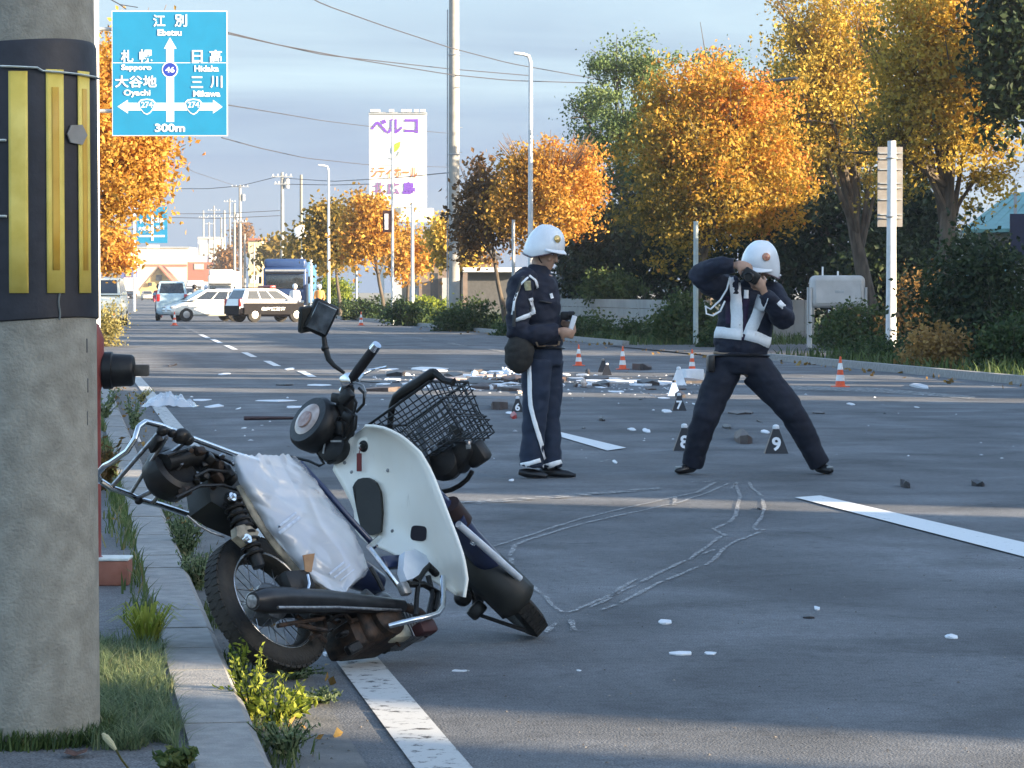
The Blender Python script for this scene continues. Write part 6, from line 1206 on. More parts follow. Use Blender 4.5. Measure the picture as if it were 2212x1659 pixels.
# ================================================================= signs, poles, wires, buildings, vehicles further off
M_WMETAL = mat('white_pole_paint', (0.72, 0.73, 0.72), 0.45, scale=6)
M_GREYM = mat('galvanised', (0.42, 0.44, 0.45), 0.45, 0.4, scale=10)
M_SBLUE = mat('sign_blue', (0.010, 0.215, 0.40), 0.5, scale=3, var=0.05)
M_SWHITE = mat('sign_white', (0.85, 0.86, 0.86), 0.45, var=0.03)
M_CYL = mat('pole_concrete_far', (0.36, 0.35, 0.32), 0.85, scale=4, bump=0.2)
UP = Vector((0, 0, 1))
def gnd(x, D): q = P(x, HOR, D); return Vector((q.x, q.y, 0.0))
def hz(y, D): return CAMH + (HOR - y) * D / F
def P(x, y, D): q = CO + ray(x, HOR) * D; return Vector((q.x, q.y, hz(y, D)))   # upright planes: same distance at every height
def vbox(b, x0, x1, y0, y1, D, dep): # upright box facing the camera axis, front at depth D
    c = (P(x0, HOR, D) + P(x1, HOR, D)) / 2; w = (x1 - x0) * D / F; z0, z1 = hz(y1, D), hz(y0, D)
    b.box(Vector((c.x, c.y, (z0 + z1) / 2)) + LV_F * (dep / 2), (w, dep, z1 - z0), Matrix((LV_R, LV_F, UP)).transposed()); return b
# ---- the big blue direction sign
SD = 55.0; sk = SD / F
sgn_ = thing('direction_sign', gnd(196, SD), 'large blue overhead direction sign with white arrows, 300m, left of the road', 'road sign')
def SP(zx, zy, off=0.0): return P(zx / 4.032, zy / 4.032, SD - off)          # zoomed sign coordinates
b = MB(); b.tube([gnd(208, SD), gnd(208, SD) + UP * 7.5], [0.075, 0.065], 14); b.build('post', M_WMETAL, sgn_)
for zy in (260, 970):
    b = MB(); b.tube([P(208, zy / 4.032, SD + 0.08), SP(1960, zy, -0.08)], 0.035, 8); b.build('arm', M_GREYM, sgn_)
def flat(name, pts, off, m, parent, th=0.004): b = MB(); b.prism([SP(x, y, off) for x, y in pts], LV_F * th); return b.build(name, m, parent, smooth=0)
pnl = flat('panel', [(983, 103), (1987, 103), (1987, 1187), (983, 1187)], 0.0, M_SWHITE, sgn_, 0.03)
flat('blue_field', [(990, 110), (1980, 110), (1980, 549), (990, 549)], 0.003, M_SBLUE, pnl); flat('blue_field', [(990, 555), (1980, 555), (1980, 1180), (990, 1180)], 0.003, M_SBLUE, pnl)
flat('arrow', [(1455, 1065), (1455, 965), (1120, 965), (1120, 992), (1030, 932), (1120, 873), (1120, 900), (1455, 900), (1455, 430), (1436, 430), (1488, 333), (1545, 430), (1521, 430), (1521, 900), (1860, 900), (1860, 873), (1942, 934), (1860, 992), (1860, 965), (1521, 965), (1521, 1065)], 0.006, M_SWHITE, pnl)
def ring_pts(cx, cy, r): return [(cx + r * math.cos(2 * math.pi * i / 24), cy + r * math.sin(2 * math.pi * i / 24)) for i in range(24)]
flat('route_ring', ring_pts(1487, 612, 70), 0.009, M_SWHITE, pnl); flat('route_disc', ring_pts(1487, 612, 60), 0.012, mat('route_blue', (0.02, 0.05, 0.36), 0.4), pnl)
for cx in (1285, 1690):
    sh = lambda k: [(cx + k * a, 932 + k * c) for a, c in ((-74, -38), (-50, -62), (0, -68), (50, -62), (74, -38), (62, 14), (30, 56), (0, 72), (-30, 56), (-62, 14))]
    flat('route_shield', sh(1.0), 0.009, M_SWHITE, pnl); flat('shield_field', sh(0.86), 0.012, M_SBLUE, pnl)
def stext(s, zx, zy, zh, width=None, m=None, bold=0.012, off=0.014): lettering(s, SP(zx, zy, off), LV_R, UP, zh / 4.032 * sk, m or M_SWHITE, pnl, (width / 4.032 * sk) if width else None, bold)
for s, zx, zy, zh, w in (('江', 1395, 188, 104, 106), ('別', 1583, 186, 108, 108), ('Ebetsu', 1485, 290, 56, 208), ('札', 1115, 495, 108, 108), ('幌', 1278, 492, 112, 112), ('Sapporo', 1195, 598, 62, 262), ('大谷地', 1190, 715, 104, 362), ('Oyachi', 1200, 818, 66, 232), ('日', 1725, 497, 108, 92), ('高', 1885, 495, 110, 108), ('Hidaka', 1806, 602, 54, 212), ('三', 1722, 720, 100, 104), ('川', 1890, 718, 104, 104), ('Mikawa', 1806, 820, 54, 236), ('300m', 1485, 1116, 72, 262)):
    stext(s, zx, zy, zh, w, bold=0.03 if s[0].isascii() else 0.018)
stext('46', 1487, 612, 50, 80, bold=0.03, off=0.015); stext('274', 1285, 916, 52, 100, bold=0.02, off=0.015); stext('274', 1690, 916, 52, 100, bold=0.02, off=0.015)
# ---- second sign, further on
D = 205.0; t = thing('direction_sign', gnd(292, D), 'small far blue direction sign with white cross arrows behind the left trees', 'road sign')
b = MB(); vbox(b, 297, 362, 447, 525, D, 0.05); pn = b.build('panel', M_SBLUE, t, smooth=0)
b = MB(); b.tube([gnd(290, D), gnd(290, D) + UP * 7.0], 0.1, 10); b.build('post', M_WMETAL, t); b = MB(); b.tube([P(288, 500, D + 0.1), P(350, 500, D + 0.1)], 0.05, 8); b.build('arm', M_GREYM, t)
b = MB(); vbox(b, 327, 332, 462, 520, D - 0.03, 0.02); b.build('arrow_shaft', M_SWHITE, pn, smooth=0)
for a_, c_ in ((300, 326.5), (332.5, 356)):
    b = MB(); vbox(b, a_, c_, 508, 512, D - 0.03, 0.02); b.build('arrow_arm', M_SWHITE, pn, smooth=0)
for s, x, y, h in (('札幌', 312, 478, 10), ('大谷地', 312, 494, 9), ('日高', 346, 476, 10), ('三川', 346, 492, 9)): lettering(s, P(x, y, D - 0.04), LV_R, UP, h * D / F, M_SWHITE, pn, bold=0.03)
b = MB(); vbox(b, 318, 345, 529, 536, D, 0.05); b.build('sub_plate', M_SWHITE, t, smooth=0)
# ---- round sign at the edge of the pole
D = 70.0; t = thing('round_sign', gnd(206, D), 'white round sign with blue centre peeping out behind the utility pole', 'road sign')
c = P(203, 431, D); b = MB(); b.lathe(c, -LV_F, [(-0.02, 0.31), (0, 0.31), (0.004, 0.30)], 30); b.build('disc', M_SWHITE, t); b = MB(); b.lathe(c - LV_F * 0.006, -LV_F, [(0, 0.20), (0.003, 0.195)], 26); b.build('blue_centre', mat('deep_blue', (0.03, 0.08, 0.5), 0.4), t); b = MB(); b.tube([gnd(203, D) + LV_F * 0.06, gnd(203, D) + LV_F * 0.06 + UP * 4.0], 0.04, 10); b.build('post', M_WMETAL, t)
# ---- sign seen from behind, right
D = 60.5; g = gnd(1925, D); t = thing('sign_from_behind', g, 'tall white pole carrying a narrow grey sign seen from behind', 'road sign')
b = MB(); b.tube([g, g + UP * hz(305, D)], [0.11, 0.085], 18); b.build('pole', M_WMETAL, t)
b = MB(); vbox(b, 1895, 1949, 318, 490, D + 0.22, 0.03); pn = b.build('panel_back', mat('sign_back', (0.30, 0.28, 0.26), 0.55, 0.3, scale=4), t, smooth=0)
for y in (330, 342, 365, 395, 405, 430, 462, 470):
    b = MB(); vbox(b, 1896, 1948, y, y + 2.5, D + 0.18, 0.038); b.build('stiffener', M_GREYM, pn, smooth=0)
for y in (342, 468):
    b = MB(); z = hz(y, D); b.torus(g + UP * z, UP, 0.10, 0.02, 20, 6); b.build('clamp', M_GREYM, t)
b = MB(); b.box(g + UP * 0.85 + LV_R * 0.13 - LV_F * 0.05, (0.06, 0.05, 0.09)); b.build('tag_plate', M_BLACK, t)
# ---- concrete pole, street lights, thin posts
def put_pole(name, label, x, D, ytop, r0, r1, m, cat='utility pole', arms=(), group='poles along the road', step=True):
    g = gnd(x, D); t = thing(name, g, label, cat, group); zt = hz(ytop, D); b = MB(); b.tube([g, g + UP * (zt * 0.5), g + UP * zt], [r0, (r0 + r1) / 2, r1], 14); b.build('shaft', m, t)
    for y, w in arms:
        b = MB(); z = hz(y, D); b.box(g + UP * z - LV_F * (r1 + 0.05), (w, 0.09, 0.09), Matrix((LV_R, LV_F, UP)).transposed()); a_ = b.build('crossarm', M_GREYM, t, smooth=0)
        for k in (-0.42, -0.2, 0.2, 0.42):
            b = MB(); b.lathe(g + UP * (z + 0.05) - LV_F * (r1 + 0.05) + LV_R * (w * k), UP, [(0, 0.035), (0.06, 0.05), (0.1, 0.03), (0.15, 0.035)], 8); b.build('insulator', M_SWHITE, a_)
    return t, g
t, g = put_pole('utility_pole', 'tall concrete utility pole in the middle, cut off by the top of the picture', 981, 109, -160, 0.21, 0.175, M_CYL)
b = MB(); b.tube([g - LV_R * 0.25, g - LV_R * 0.235 + UP * 11.5], 0.022, 8); b.build('conduit', M_GREYM, t)
for y in (120, 334, 440):
    b = MB(); b.torus(g + UP * hz(y, 109), UP, 0.205, 0.018, 18, 6); b.build('band', M_GREYM, t)
for i in range(10):
    b = MB(); z = 3.2 + 0.45 * i; b.tube([g + UP * z + LV_R * (0.16 if i % 2 else -0.16), g + UP * z + LV_R * (0.30 if i % 2 else -0.30)], 0.012, 6); b.build('step_bolt', M_GREYM, t)
def street_light(x, D, ytop, lb, arm=0.42):
    g = gnd(x, D); t = thing('street_lamp', g, lb, 'street lamp', 'white street lamps on the right'); z = hz(ytop, D)
    b = MB(); b.tube([g, g + UP * 2, g + UP * (z - 0.25), g + UP * (z - 0.06) - LV_R * 0.05, g + UP * z - LV_R * 0.22], [0.085, 0.075, 0.055, 0.05, 0.045], 12); b.build('pole', M_WMETAL, t)
    b = MB(); b.cbox(g + UP * (z + 0.01) - LV_R * (0.2 + arm / 2), (arm, 0.2, 0.07), Matrix((LV_R, LV_F, UP)).transposed() @ Matrix.Rotation(0.1, 3, 'Y'), 0.02); b.build('lamp_head', M_WMETAL, t)
street_light(1146, 82, 118, 'tall white street lamp behind the orange tree, the nearer of two', 0.26); street_light(710, 147, 358, 'white street lamp left of the sign tower, the farther of two', 0.3)
t, g = put_pole('post', 'slim white post carrying a dark framed board, left of the sign tower base', 848, 120, 262, 0.06, 0.05, M_WMETAL, 'post', group='slim posts on the right verge')
b = MB(); vbox(b, 827, 845, 455, 502, 119.9, 0.1); fr = b.build('board_frame', mat('dark_brown_frame', (0.05, 0.02, 0.02), 0.5), t, smooth=0); b = MB(); vbox(b, 831, 839, 462, 496, 119.86, 0.03); b.build('board_face', M_SWHITE, fr, smooth=0)
put_pole('post', 'slim white post under the sign tower, right of the framed board', 891, 125, 440, 0.075, 0.06, M_WMETAL, 'post', group='slim posts on the right verge')
put_pole('post', 'short grey post left of the framed board', 770, 140, 535, 0.06, 0.05, M_GREYM, 'post', group='slim posts on the right verge')
put_pole('post', 'pale post beside the blue truck', 672, 158, 538, 0.07, 0.06, M_WMETAL, 'post', group='slim posts on the right verge')
put_pole('post', 'grey post behind the standing officer', 1109, 92, 475, 0.06, 0.05, M_GREYM, 'post', group='slim posts on the right verge')
put_pole('post', 'pale green post left of the photographing officer', 1503, 73, 478, 0.065, 0.058, mat('pale_green_paint', (0.42, 0.48, 0.46), 0.5), 'post', group='slim posts on the right verge')
t, g = put_pole('round_sign', 'round pale sign on a post right of the blue truck', 652, 168, 520, 0.05, 0.04, M_GREYM, 'road sign', group='slim posts on the right verge')
b = MB(); b.lathe(P(651, 502, 167.8), -LV_F, [(-0.03, 0.40), (0, 0.42), (0.05, 0.3), (0.07, 0.05)], 24); b.build('disc', M_SWHITE, t)
for i, (x, D, yt, r_, arms, lb) in enumerate(((610, 230, 373, 0.17, ((382, 1.6), (398, 1.2)), 'pale utility pole with crossarms left of the far street lamp'), (651, 250, 378, 0.16, (), 'leaning bare wooden pole right of the crossarm pole'), (519, 330, 400, 0.20, ((404, 2.0), (480, 1.5)), 'utility pole with crossarm above the blue truck, left side'), (507, 400, 440, 0.2, ((470, 1.5),), 'second utility pole beside the crossarm pole'), (529, 300, 505, 0.12, (), 'slim post left of the truck'), (549, 290, 525, 0.1, (), 'slim post just left of the truck'), (463, 560, 445, 0.2, ((455, 2.4), (468, 2.4)), 'far pole with wide crossarms'), (440, 640, 455, 0.2, ((470, 2.0),), 'farthest pole left of the wide crossarms'), (485, 480, 455, 0.22, (), 'pale pole right of the wide crossarms'), (478, 520, 470, 0.2, (), 'pale short pole between the far poles'), (452, 600, 480, 0.2, ((484, 2.0),), 'small distant pole with one crossarm'), (497, 440, 430, 0.18, ((436, 1.8),), 'distant pole left of the second pole'))):
    t, g = put_pole('utility_pole', lb, x, D, yt, r_, r_ * 0.7, M_CYL if i != 1 else mat('wood_pole', (0.30, 0.27, 0.22), 0.85), arms=arms, group='distant utility poles')
    if i in (0, 2, 3):
        b = MB(); b.lathe(g + UP * hz(yt + 34, D) + LV_R * 0.35, UP, [(0, 0.22), (0.7, 0.22), (0.75, 0.15)], 12); b.build('transformer', M_GREYM, t)
# ---- wires
M_WIRE = mat('wire', (0.05, 0.05, 0.06), 0.6)
def wire(pts, D0, D1, r_, lb, grp='overhead wires'):
    p = resample(pts, 24); b = MB(); b.tube([P(x, y, D0 + (D1 - D0) * i / 23) for i, (x, y) in enumerate(p)], r_, 5); tag(b.build('overhead_wire', M_WIRE, None, loc=P(*p[0], D0)), lb, 'wire', grp)
for pts, D0, D1, lb in (([(640, -20), (700, 12), (830, 58), (970, 104), (1100, 138), (1290, 172)], 80, 120, 'upper overhead wire crossing the tall pole from top left'), ([(495, 72), (600, 98), (760, 128), (970, 162), (1100, 175), (1290, 181)], 80, 120, 'overhead wire crossing the tall pole below the upper one'), ([(495, 75), (700, 120), (970, 150), (1150, 165)], 84, 122, 'thin overhead wire just beside the second one'),
    ([(495, 228), (600, 245), (700, 262), (800, 274), (985, 290)], 85, 200, 'overhead wire running to the top of the white sign tower'), ([(480, 298), (560, 320), (660, 342), (800, 357), (985, 362)], 85, 200, 'overhead wire running behind the white sign tower'), ([(380, 408), (450, 408), (520, 402), (608, 380)], 260, 240, 'wire from the left trees to the crossarm pole'), ([(360, 340), (420, 372), (516, 404)], 200, 330, 'wire falling from the left towards the far poles'),
    ([(610, 385), (720, 392), (850, 385), (985, 372)], 232, 140, 'low wire between crossarm pole and tall pole'), ([(370, 462), (470, 462), (606, 455)], 300, 300, 'low wire above the far buildings'), ([(370, 470), (470, 472), (606, 466)], 300, 300, 'lowest wire above the far buildings'), ([(610, 398), (720, 400), (800, 398)], 232, 200, 'short wire right of the crossarm pole'), ([(1580, 182), (1640, 180), (1720, 170)], 90, 80, 'dark cable showing between the maple and the golden tree')):
    wire(pts, D0, D1, 0.013 + 0.00006 * D0 + (0.03 if 'dark cable' in lb else 0), lb)
b = MB(); b.tube([P(240, 0, 54), P(262, 12, 54), P(275, 22, 54)], 0.01, 5); b.tube([P(262, 12, 54), P(300, 18, 54)], 0.008, 5); tag(b.build('loose_wire', M_WIRE, None, loc=P(240, 0, 54)), 'tangle of thin wire beside the top of the blue sign', 'wire')
# ---- sign tower
D = 232.0; t = thing('sign_tower', gnd(860, D), 'tall white sign tower with purple and orange lettering', 'sign tower')
M_TOWER = mat('tower_white', (0.82, 0.81, 0.76), 0.5, var=0.03)
b = MB(); vbox(b, 798, 921, 248, 448, D, 1.2); tw = b.build('sign_box', M_TOWER, t, smooth=0)
b = MB(); vbox(b, 848, 849.4, 250, 447, D - 0.02, 0.015); b.build('panel_joint', M_GREYM, tw, smooth=0)
b = MB(); vbox(b, 797, 922, 243, 247.8, D - 0.1, 1.4); b.build('top_rail', M_GREYM, tw, smooth=0)
for x in (806, 816, 846, 872, 884, 900, 914):
    b = MB(); vbox(b, x - 5, x + 5, 237, 242.8, D - 0.2, 0.5); b.build('flood_lamp', M_SWHITE, tw, smooth=0)
for x in (825, 895):
    b = MB(); vbox(b, x - 5, x + 5, 448.2, 680, D + 0.3, 0.4); b.build('support', M_TOWER, t, smooth=0)
b = MB(); vbox(b, 830, 936, 450, 480, D + 2.0, 1.0); b.build('lower_board', M_TOWER, t, smooth=0)
M_PUR, M_ORT, M_LGR = mat('letter_purple', (0.16, 0.06, 0.42), 0.5), mat('letter_orange', (0.55, 0.18, 0.05), 0.5), mat('leaf_logo_green', (0.30, 0.55, 0.04), 0.5)
for s, x, y, h, w, m in (('ベ', 819, 273, 30, 36, M_PUR), ('ル', 853, 274, 32, 34, M_PUR), ('コ', 889, 273, 31, 30, M_PUR), ('シティ', 824, 373, 24, 44, M_ORT), ('ホール', 877, 373, 24, 50, M_ORT), ('北', 819, 407, 26, 27, mat('letter_plum', (0.22, 0.12, 0.28), 0.5)), ('広', 850, 407, 28, 27, MATS['letter_plum'] if 'letter_plum' in MATS else M_PUR), ('島', 884, 407, 28, 28, M_PUR)):
    lettering(s, P(x, y, D - 0.05), LV_R, UP, h * D / F, m, tw, w * D / F, 0.03)
b = MB(); b.prism([P(x, y, D - 0.06) for x, y in ((845, 330), (847, 318), (856, 310), (866, 306), (864, 318), (858, 326), (848, 332))], LV_F * 0.02); b.build('leaf_emblem', M_LGR, tw, smooth=0)
b = MB(); b.tube([P(x, y, D - 0.06) for x, y in ((843, 342), (852, 343), (860, 337), (864, 328))], 0.07, 6, flat=0.3, up=LV_F); b.build('leaf_curve', mat('emblem_grey', (0.45, 0.45, 0.4), 0.5), tw)
# ---- the hall below the tower
D = 226.0; t = thing('hall_building', gnd(960, D), 'grey and brown hall with dark roof behind the small yellow tree', 'building')
M_BRICK, M_GWALL = mat('brown_brick', (0.20, 0.15, 0.12), 0.85, scale=3), mat('grey_wall', (0.42, 0.42, 0.41), 0.8, scale=1)
b = MB(); vbox(b, 905, 1075, 560, 668, D, 8); b.build('wall', M_BRICK, t, smooth=0)
b = MB(); vbox(b, 848, 905, 560, 668, D + 0.5, 6); b.build('wing', mat('blue_grey_wall', (0.40, 0.45, 0.52), 0.7), t, smooth=0)
b = MB(); c0 = P(895, 560, D - 1); b.prism([P(895, 560, D - 1), P(1085, 560, D - 1), P(1060, 525, D + 3), P(945, 470, D + 3), P(915, 525, D + 3)], LV_F * 3); b.build('roof', M_ROOFD, t, smooth=0)
for x0, x1, y0 in ((868, 884, 575), (930, 946, 590), (985, 1000, 590)):
    b = MB(); vbox(b, x0, x1, y0, 660, D - 0.03, 0.06); b.build('window', M_PANE, t, smooth=0)
b = MB(); vbox(b, 955, 975, 600, 668, D - 0.6, 0.6); b.build('pillar', M_GWALL, t, smooth=0)
D = 130.0; t = thing('low_roof_shed', gnd(1060, D), 'low shed with a white roof edge behind the brownish tree', 'shed')
b = MB(); vbox(b, 1010, 1150, 588, 668, D, 4); b.build('wall', mat('dark_shed', (0.10, 0.10, 0.10), 0.8), t, smooth=0); b = MB(); vbox(b, 1000, 1160, 578, 587.5, D - 0.6, 5); b.build('roof_edge', M_SWHITE, t, smooth=0)
D = 105; t = thing('blue_shed', gnd(1230, D), 'pale blue-grey shed wall right of the standing officer', 'shed'); b = MB(); vbox(b, 1205, 1300, 560, 690, D, 3); b.build('wall', mat('shed_blue', (0.30, 0.42, 0.52), 0.7), t, smooth=0); b = MB(); vbox(b, 1200, 1304, 552, 559.5, D - 0.3, 3.6); b.build('roof', mat('shed_roof', (0.30, 0.12, 0.08), 0.7), t, smooth=0)
b = MB(); vbox(b, 1203, 1214, 560, 690, D - 0.1, 0.09); b.build('corner_post', M_SWHITE, t, smooth=0)
# ---- low concrete wall, in panels
t = thing('concrete_wall', Vector((16.6, 90, 0)), 'low grey concrete block wall behind the verge shrubs', 'wall')
M_WALLC = mat('wall_concrete', (0.34, 0.33, 0.31), 0.9, scale=1.5, bump=0.3)
yy = 78.0
while yy < 112:
    for k in range(4): b = MB(); b.box((16.7, yy + 0.9, 0.14 + 0.27 * k), (0.16, 1.785, 0.258)); b.build('wall_block', M_WALLC, t, smooth=0)
    yy += 1.8
t = thing('rear_wall', gnd(1715, 80), 'short grey wall behind the photographing officer, left of the oil tank', 'wall')
for k in range(4): b = MB(); vbox(b, 1672 + k * 22, 1693.4 + k * 22, 648, 756, 80, 0.15); b.build('wall_panel', M_WALLC, t, smooth=0)
# ---- oil tank on legs, bicycle
D = 69.0; t = thing('oil_tank', gnd(1808, D), 'pale grey home oil tank on legs under the golden trees', 'oil tank'); g = gnd(1808, D); s = D / F
M_TANK = mat('tank_grey', (0.52, 0.51, 0.49), 0.5, scale=3)
Ml = Matrix((LV_R, LV_F, UP)).transposed(); zc = hz(630, D)
b = MB(); b.cbox(Vector((g.x, g.y, zc)), (116 * s, 0.72, 70 * s), Ml, 0.13, 4); tk = b.build('tank', M_TANK, t, smooth=50)
b = MB(); b.cbox(Vector((g.x, g.y, zc)) - LV_F * 0.365, (98 * s, 0.012, 50 * s), Ml, 0.004, 1); b.build('front_panel', M_TANK, tk)
b = MB(); b.cbox(Vector((g.x, g.y, zc)) - LV_F * 0.376 + LV_R * 0.02, (0.2, 0.008, 0.06), Ml, 0.003, 1); b.build('emblem', M_GREYM, tk)
for dx in (-0.63, 0.63):
    for dy in (-0.3, 0.3): b = MB(); p = g + LV_R * dx + LV_F * dy; b.tube([p, p + UP * (zc + 0.1)], 0.032, 8); b.build('leg', M_TANK, t)
for dx, h in ((-0.33, 0.2), (0.02, 0.1)):
    b = MB(); p = Vector((g.x, g.y, zc + 35 * s)) + LV_R * dx; b.tube([p, p + UP * h], 0.022, 8); b.build('vent_pipe', M_SWHITE, tk)
D = 70.5; t = thing('bicycle', gnd(1805, D), 'dark bicycle parked under the oil tank', 'bicycle'); g = gnd(1805, D)
for nm, dx in (('wheel', -0.1), ('wheel', 0.95)):
    b = MB(); b.torus(g + LV_R * dx + UP * 0.33, LV_F + LV_R * 0.3, 0.31, 0.02, 28, 6); w = b.build(nm, M_TYRE, t)
    b = MB()
    for i in range(10): a = math.pi * 2 * i / 10; b.tube([g + LV_R * dx + UP * 0.33, g + LV_R * (dx + 0.3 * math.cos(a)) + UP * (0.33 + 0.3 * math.sin(a))], 0.003, 4)
    b.build('spokes', M_CHROME_OLD, w)
q = lambda a, z: g + LV_R * a + UP * z
b = MB()
for a, c in ((q(-0.1, 0.33), q(0.02, 0.8)), (q(0.02, 0.75), q(0.5, 0.32)), (q(0.02, 0.7), q(0.42, 0.72)), (q(0.42, 0.85), q(0.5, 0.32)), (q(0.5, 0.32), q(0.95, 0.33)), (q(0.42, 0.72), q(0.95, 0.33))): b.tube([a, c], 0.016, 7)
b.build('frame', M_BLACK, t); b = MB(); b.tube([q(0.02, 0.8), q(0.0, 0.98), q(-0.12, 1.0)], 0.012, 7); b.build('handlebar', M_CHROME, t); b = MB(); b.cbox(q(0.42, 0.88), (0.24, 0.12, 0.05), Ml, 0.02); b.build('saddle', M_BLACKP, t); b = MB(); b.lathe(q(-0.12, 0.85), -LV_R, [(0, 0.03), (0.05, 0.045)], 10); b.build('lamp', M_SWHITE, t)
# ---- house with green roof at right, dark blue board
D = 98.0; t = thing('house', gnd(2170, D), 'house with blue-green metal roof at the right edge', 'house')
b = MB(); vbox(b, 2112, 2300, 494, 690, D, 7); b.build('wall', mat('cream_wall', (0.50, 0.47, 0.42), 0.8), t, smooth=0)
M_GROOF = mat('green_metal_roof', (0.16, 0.36, 0.34), 0.4, scale=2)
b = MB(); b.prism([P(2078, 496, D - 0.6), P(2320, 490, D - 0.6), P(2320, 400, D + 3), P(2175, 420, D + 3)], UP * -0.12); b.build('roof', M_GROOF, t, smooth=0)
for i in range(9): b = MB(); b.tube([P(2090 + i * 26, 495, D - 0.58), P(2180 + i * 16, 419 - i, D + 2.98)], 0.02, 5); b.build('roof_seam', M_GROOF, t)
b = MB(); vbox(b, 2095, 2300, 497, 503, D - 0.5, 0.4); b.build('eaves', M_ROOFD, t, smooth=0)
b = MB(); vbox(b, 2126, 2180, 520, 555, D - 0.04, 0.06); b.build('window', M_PANE, t, smooth=0)
b = MB(); b.prism([P(2085, 590, D - 3), P(2180, 585, D - 3), P(2160, 552, D - 0.2), P(2110, 552, D - 0.2)], UP * -0.08); b.build('porch_roof', M_GROOF, t, smooth=0)
D = 80.0; t = thing('dark_board', gnd(2200, D), 'dark navy board on posts at the right edge', 'sign board'); b = MB(); vbox(b, 2182, 2300, 462, 570, D, 0.12); b.build('board', mat('dark_navy_board', (0.02, 0.025, 0.06), 0.6), t, smooth=0)
for x in (2193, 2290): b = MB(); vbox(b, x - 3, x + 3, 400, 660, D + 0.14, 0.08); b.build('post', M_GREYM, t, smooth=0)
# ---- buildings far down the road
def far_block(name, lb, x0, x1, y0, y1, D, m, dep=10.0, wins=(), roof=None):
    t = thing(name, gnd((x0 + x1) / 2, D), lb, 'building', 'buildings at the far end of the road'); b = MB(); vbox(b, x0, x1, y0, y1, D, dep); b.build('wall', m, t, smooth=0)
    if roof: b = MB(); vbox(b, x0 - 0.6, x1 + 0.6, y0 - roof[0], y0 - 0.05, D - 0.3, dep + 0.6); b.build('roof', roof[1], t, smooth=0)
    for (a, c, d_, e, mm) in wins: b = MB(); vbox(b, a, c, d_, e, D - 0.12, 0.1); b.build('window', mm, t, smooth=0)
    return t
M_FW, M_FB, M_FG, M_FR = mat('far_cream', (0.62, 0.56, 0.44), 0.8), mat('far_beige', (0.60, 0.52, 0.40), 0.8), mat('far_grey', (0.40, 0.40, 0.42), 0.8), mat('far_red', (0.35, 0.13, 0.08), 0.8)
far_block('warehouse', 'long cream warehouse under the far blue sign', 268, 408, 536, 639, 640, M_FW, 30, [(312, 404, 571, 576, M_FR), (300, 308, 556, 562, M_FG)], (3, M_GREYM))
far_block('warehouse', 'white rounded end of the warehouse behind the left trees', 232, 267, 552, 639, 620, M_FB, 20, [(245, 252, 568, 580, M_PANE), (256, 262, 566, 580, M_PANE)])
far_block('office_block', 'white and glass upper storey right of the warehouse', 428, 474, 516, 566, 600, M_SWHITE, 12, [(431, 470, 526, 552, mat('pale_glass', (0.45, 0.52, 0.48), 0.2))], (4, M_FW))
far_block('shop', 'reddish low shop below the glass storey', 405, 490, 566, 638, 590, M_FR, 12, [(420, 440, 570, 582, M_FW), (450, 480, 572, 580, M_BRICK)])
far_block('shop', 'pale yellow shop tower left of the blue truck', 537, 566, 520, 650, 380, mat('far_yellow', (0.72, 0.60, 0.34), 0.7), 8, [(539, 556, 545, 570, M_FW), (540, 560, 595, 612, M_SWHITE), (558, 565, 640, 648, M_FR)], (5, M_FR))
far_block('house', 'dark roofed house behind the blue truck', 568, 620, 535, 650, 420, M_FG, 10, [(575, 590, 555, 565, M_PANE)], (14, M_ROOFD))
far_block('shop', 'blue sign shop front at the left end of the road', 262, 292, 575, 600, 540, mat('far_blue', (0.10, 0.12, 0.32), 0.6), 4, [(264, 290, 574.5, 579, M_SWHITE), (272, 283, 582, 597, mat('far_orange', (0.75, 0.45, 0.12), 0.6))])
t = thing('gabled_house', gnd(342, 520), 'yellow gabled house with red roof at the far end of the road', 'house')
b = MB(); b.prism([P(x, y, 520) for x, y in ((302, 638), (302, 622), (342, 576), (384, 622), (384, 638))], LV_F * 8); b.build('gable_wall', mat('house_yellow', (0.66, 0.47, 0.20), 0.8), t, smooth=0)
for a, c in (((299, 624), (342, 573)), ((342, 573), (388, 624))):
    b = MB(); b.prism([P(a[0], a[1], 519), P(c[0], c[1], 519), P(c[0], c[1] + 4, 519), P(a[0], a[1] + 4, 519)], LV_F * 10); b.build('roof', M_FR if a[0] > 320 else M_BRICK, t, smooth=0)
b = MB(); vbox(b, 337, 350, 594, 606, 519.6, 0.2); b.build('window', M_PANE, t, smooth=0); b = MB(); vbox(b, 320, 328, 610, 618, 519.6, 0.2); b.build('window', M_PANE, t, smooth=0)
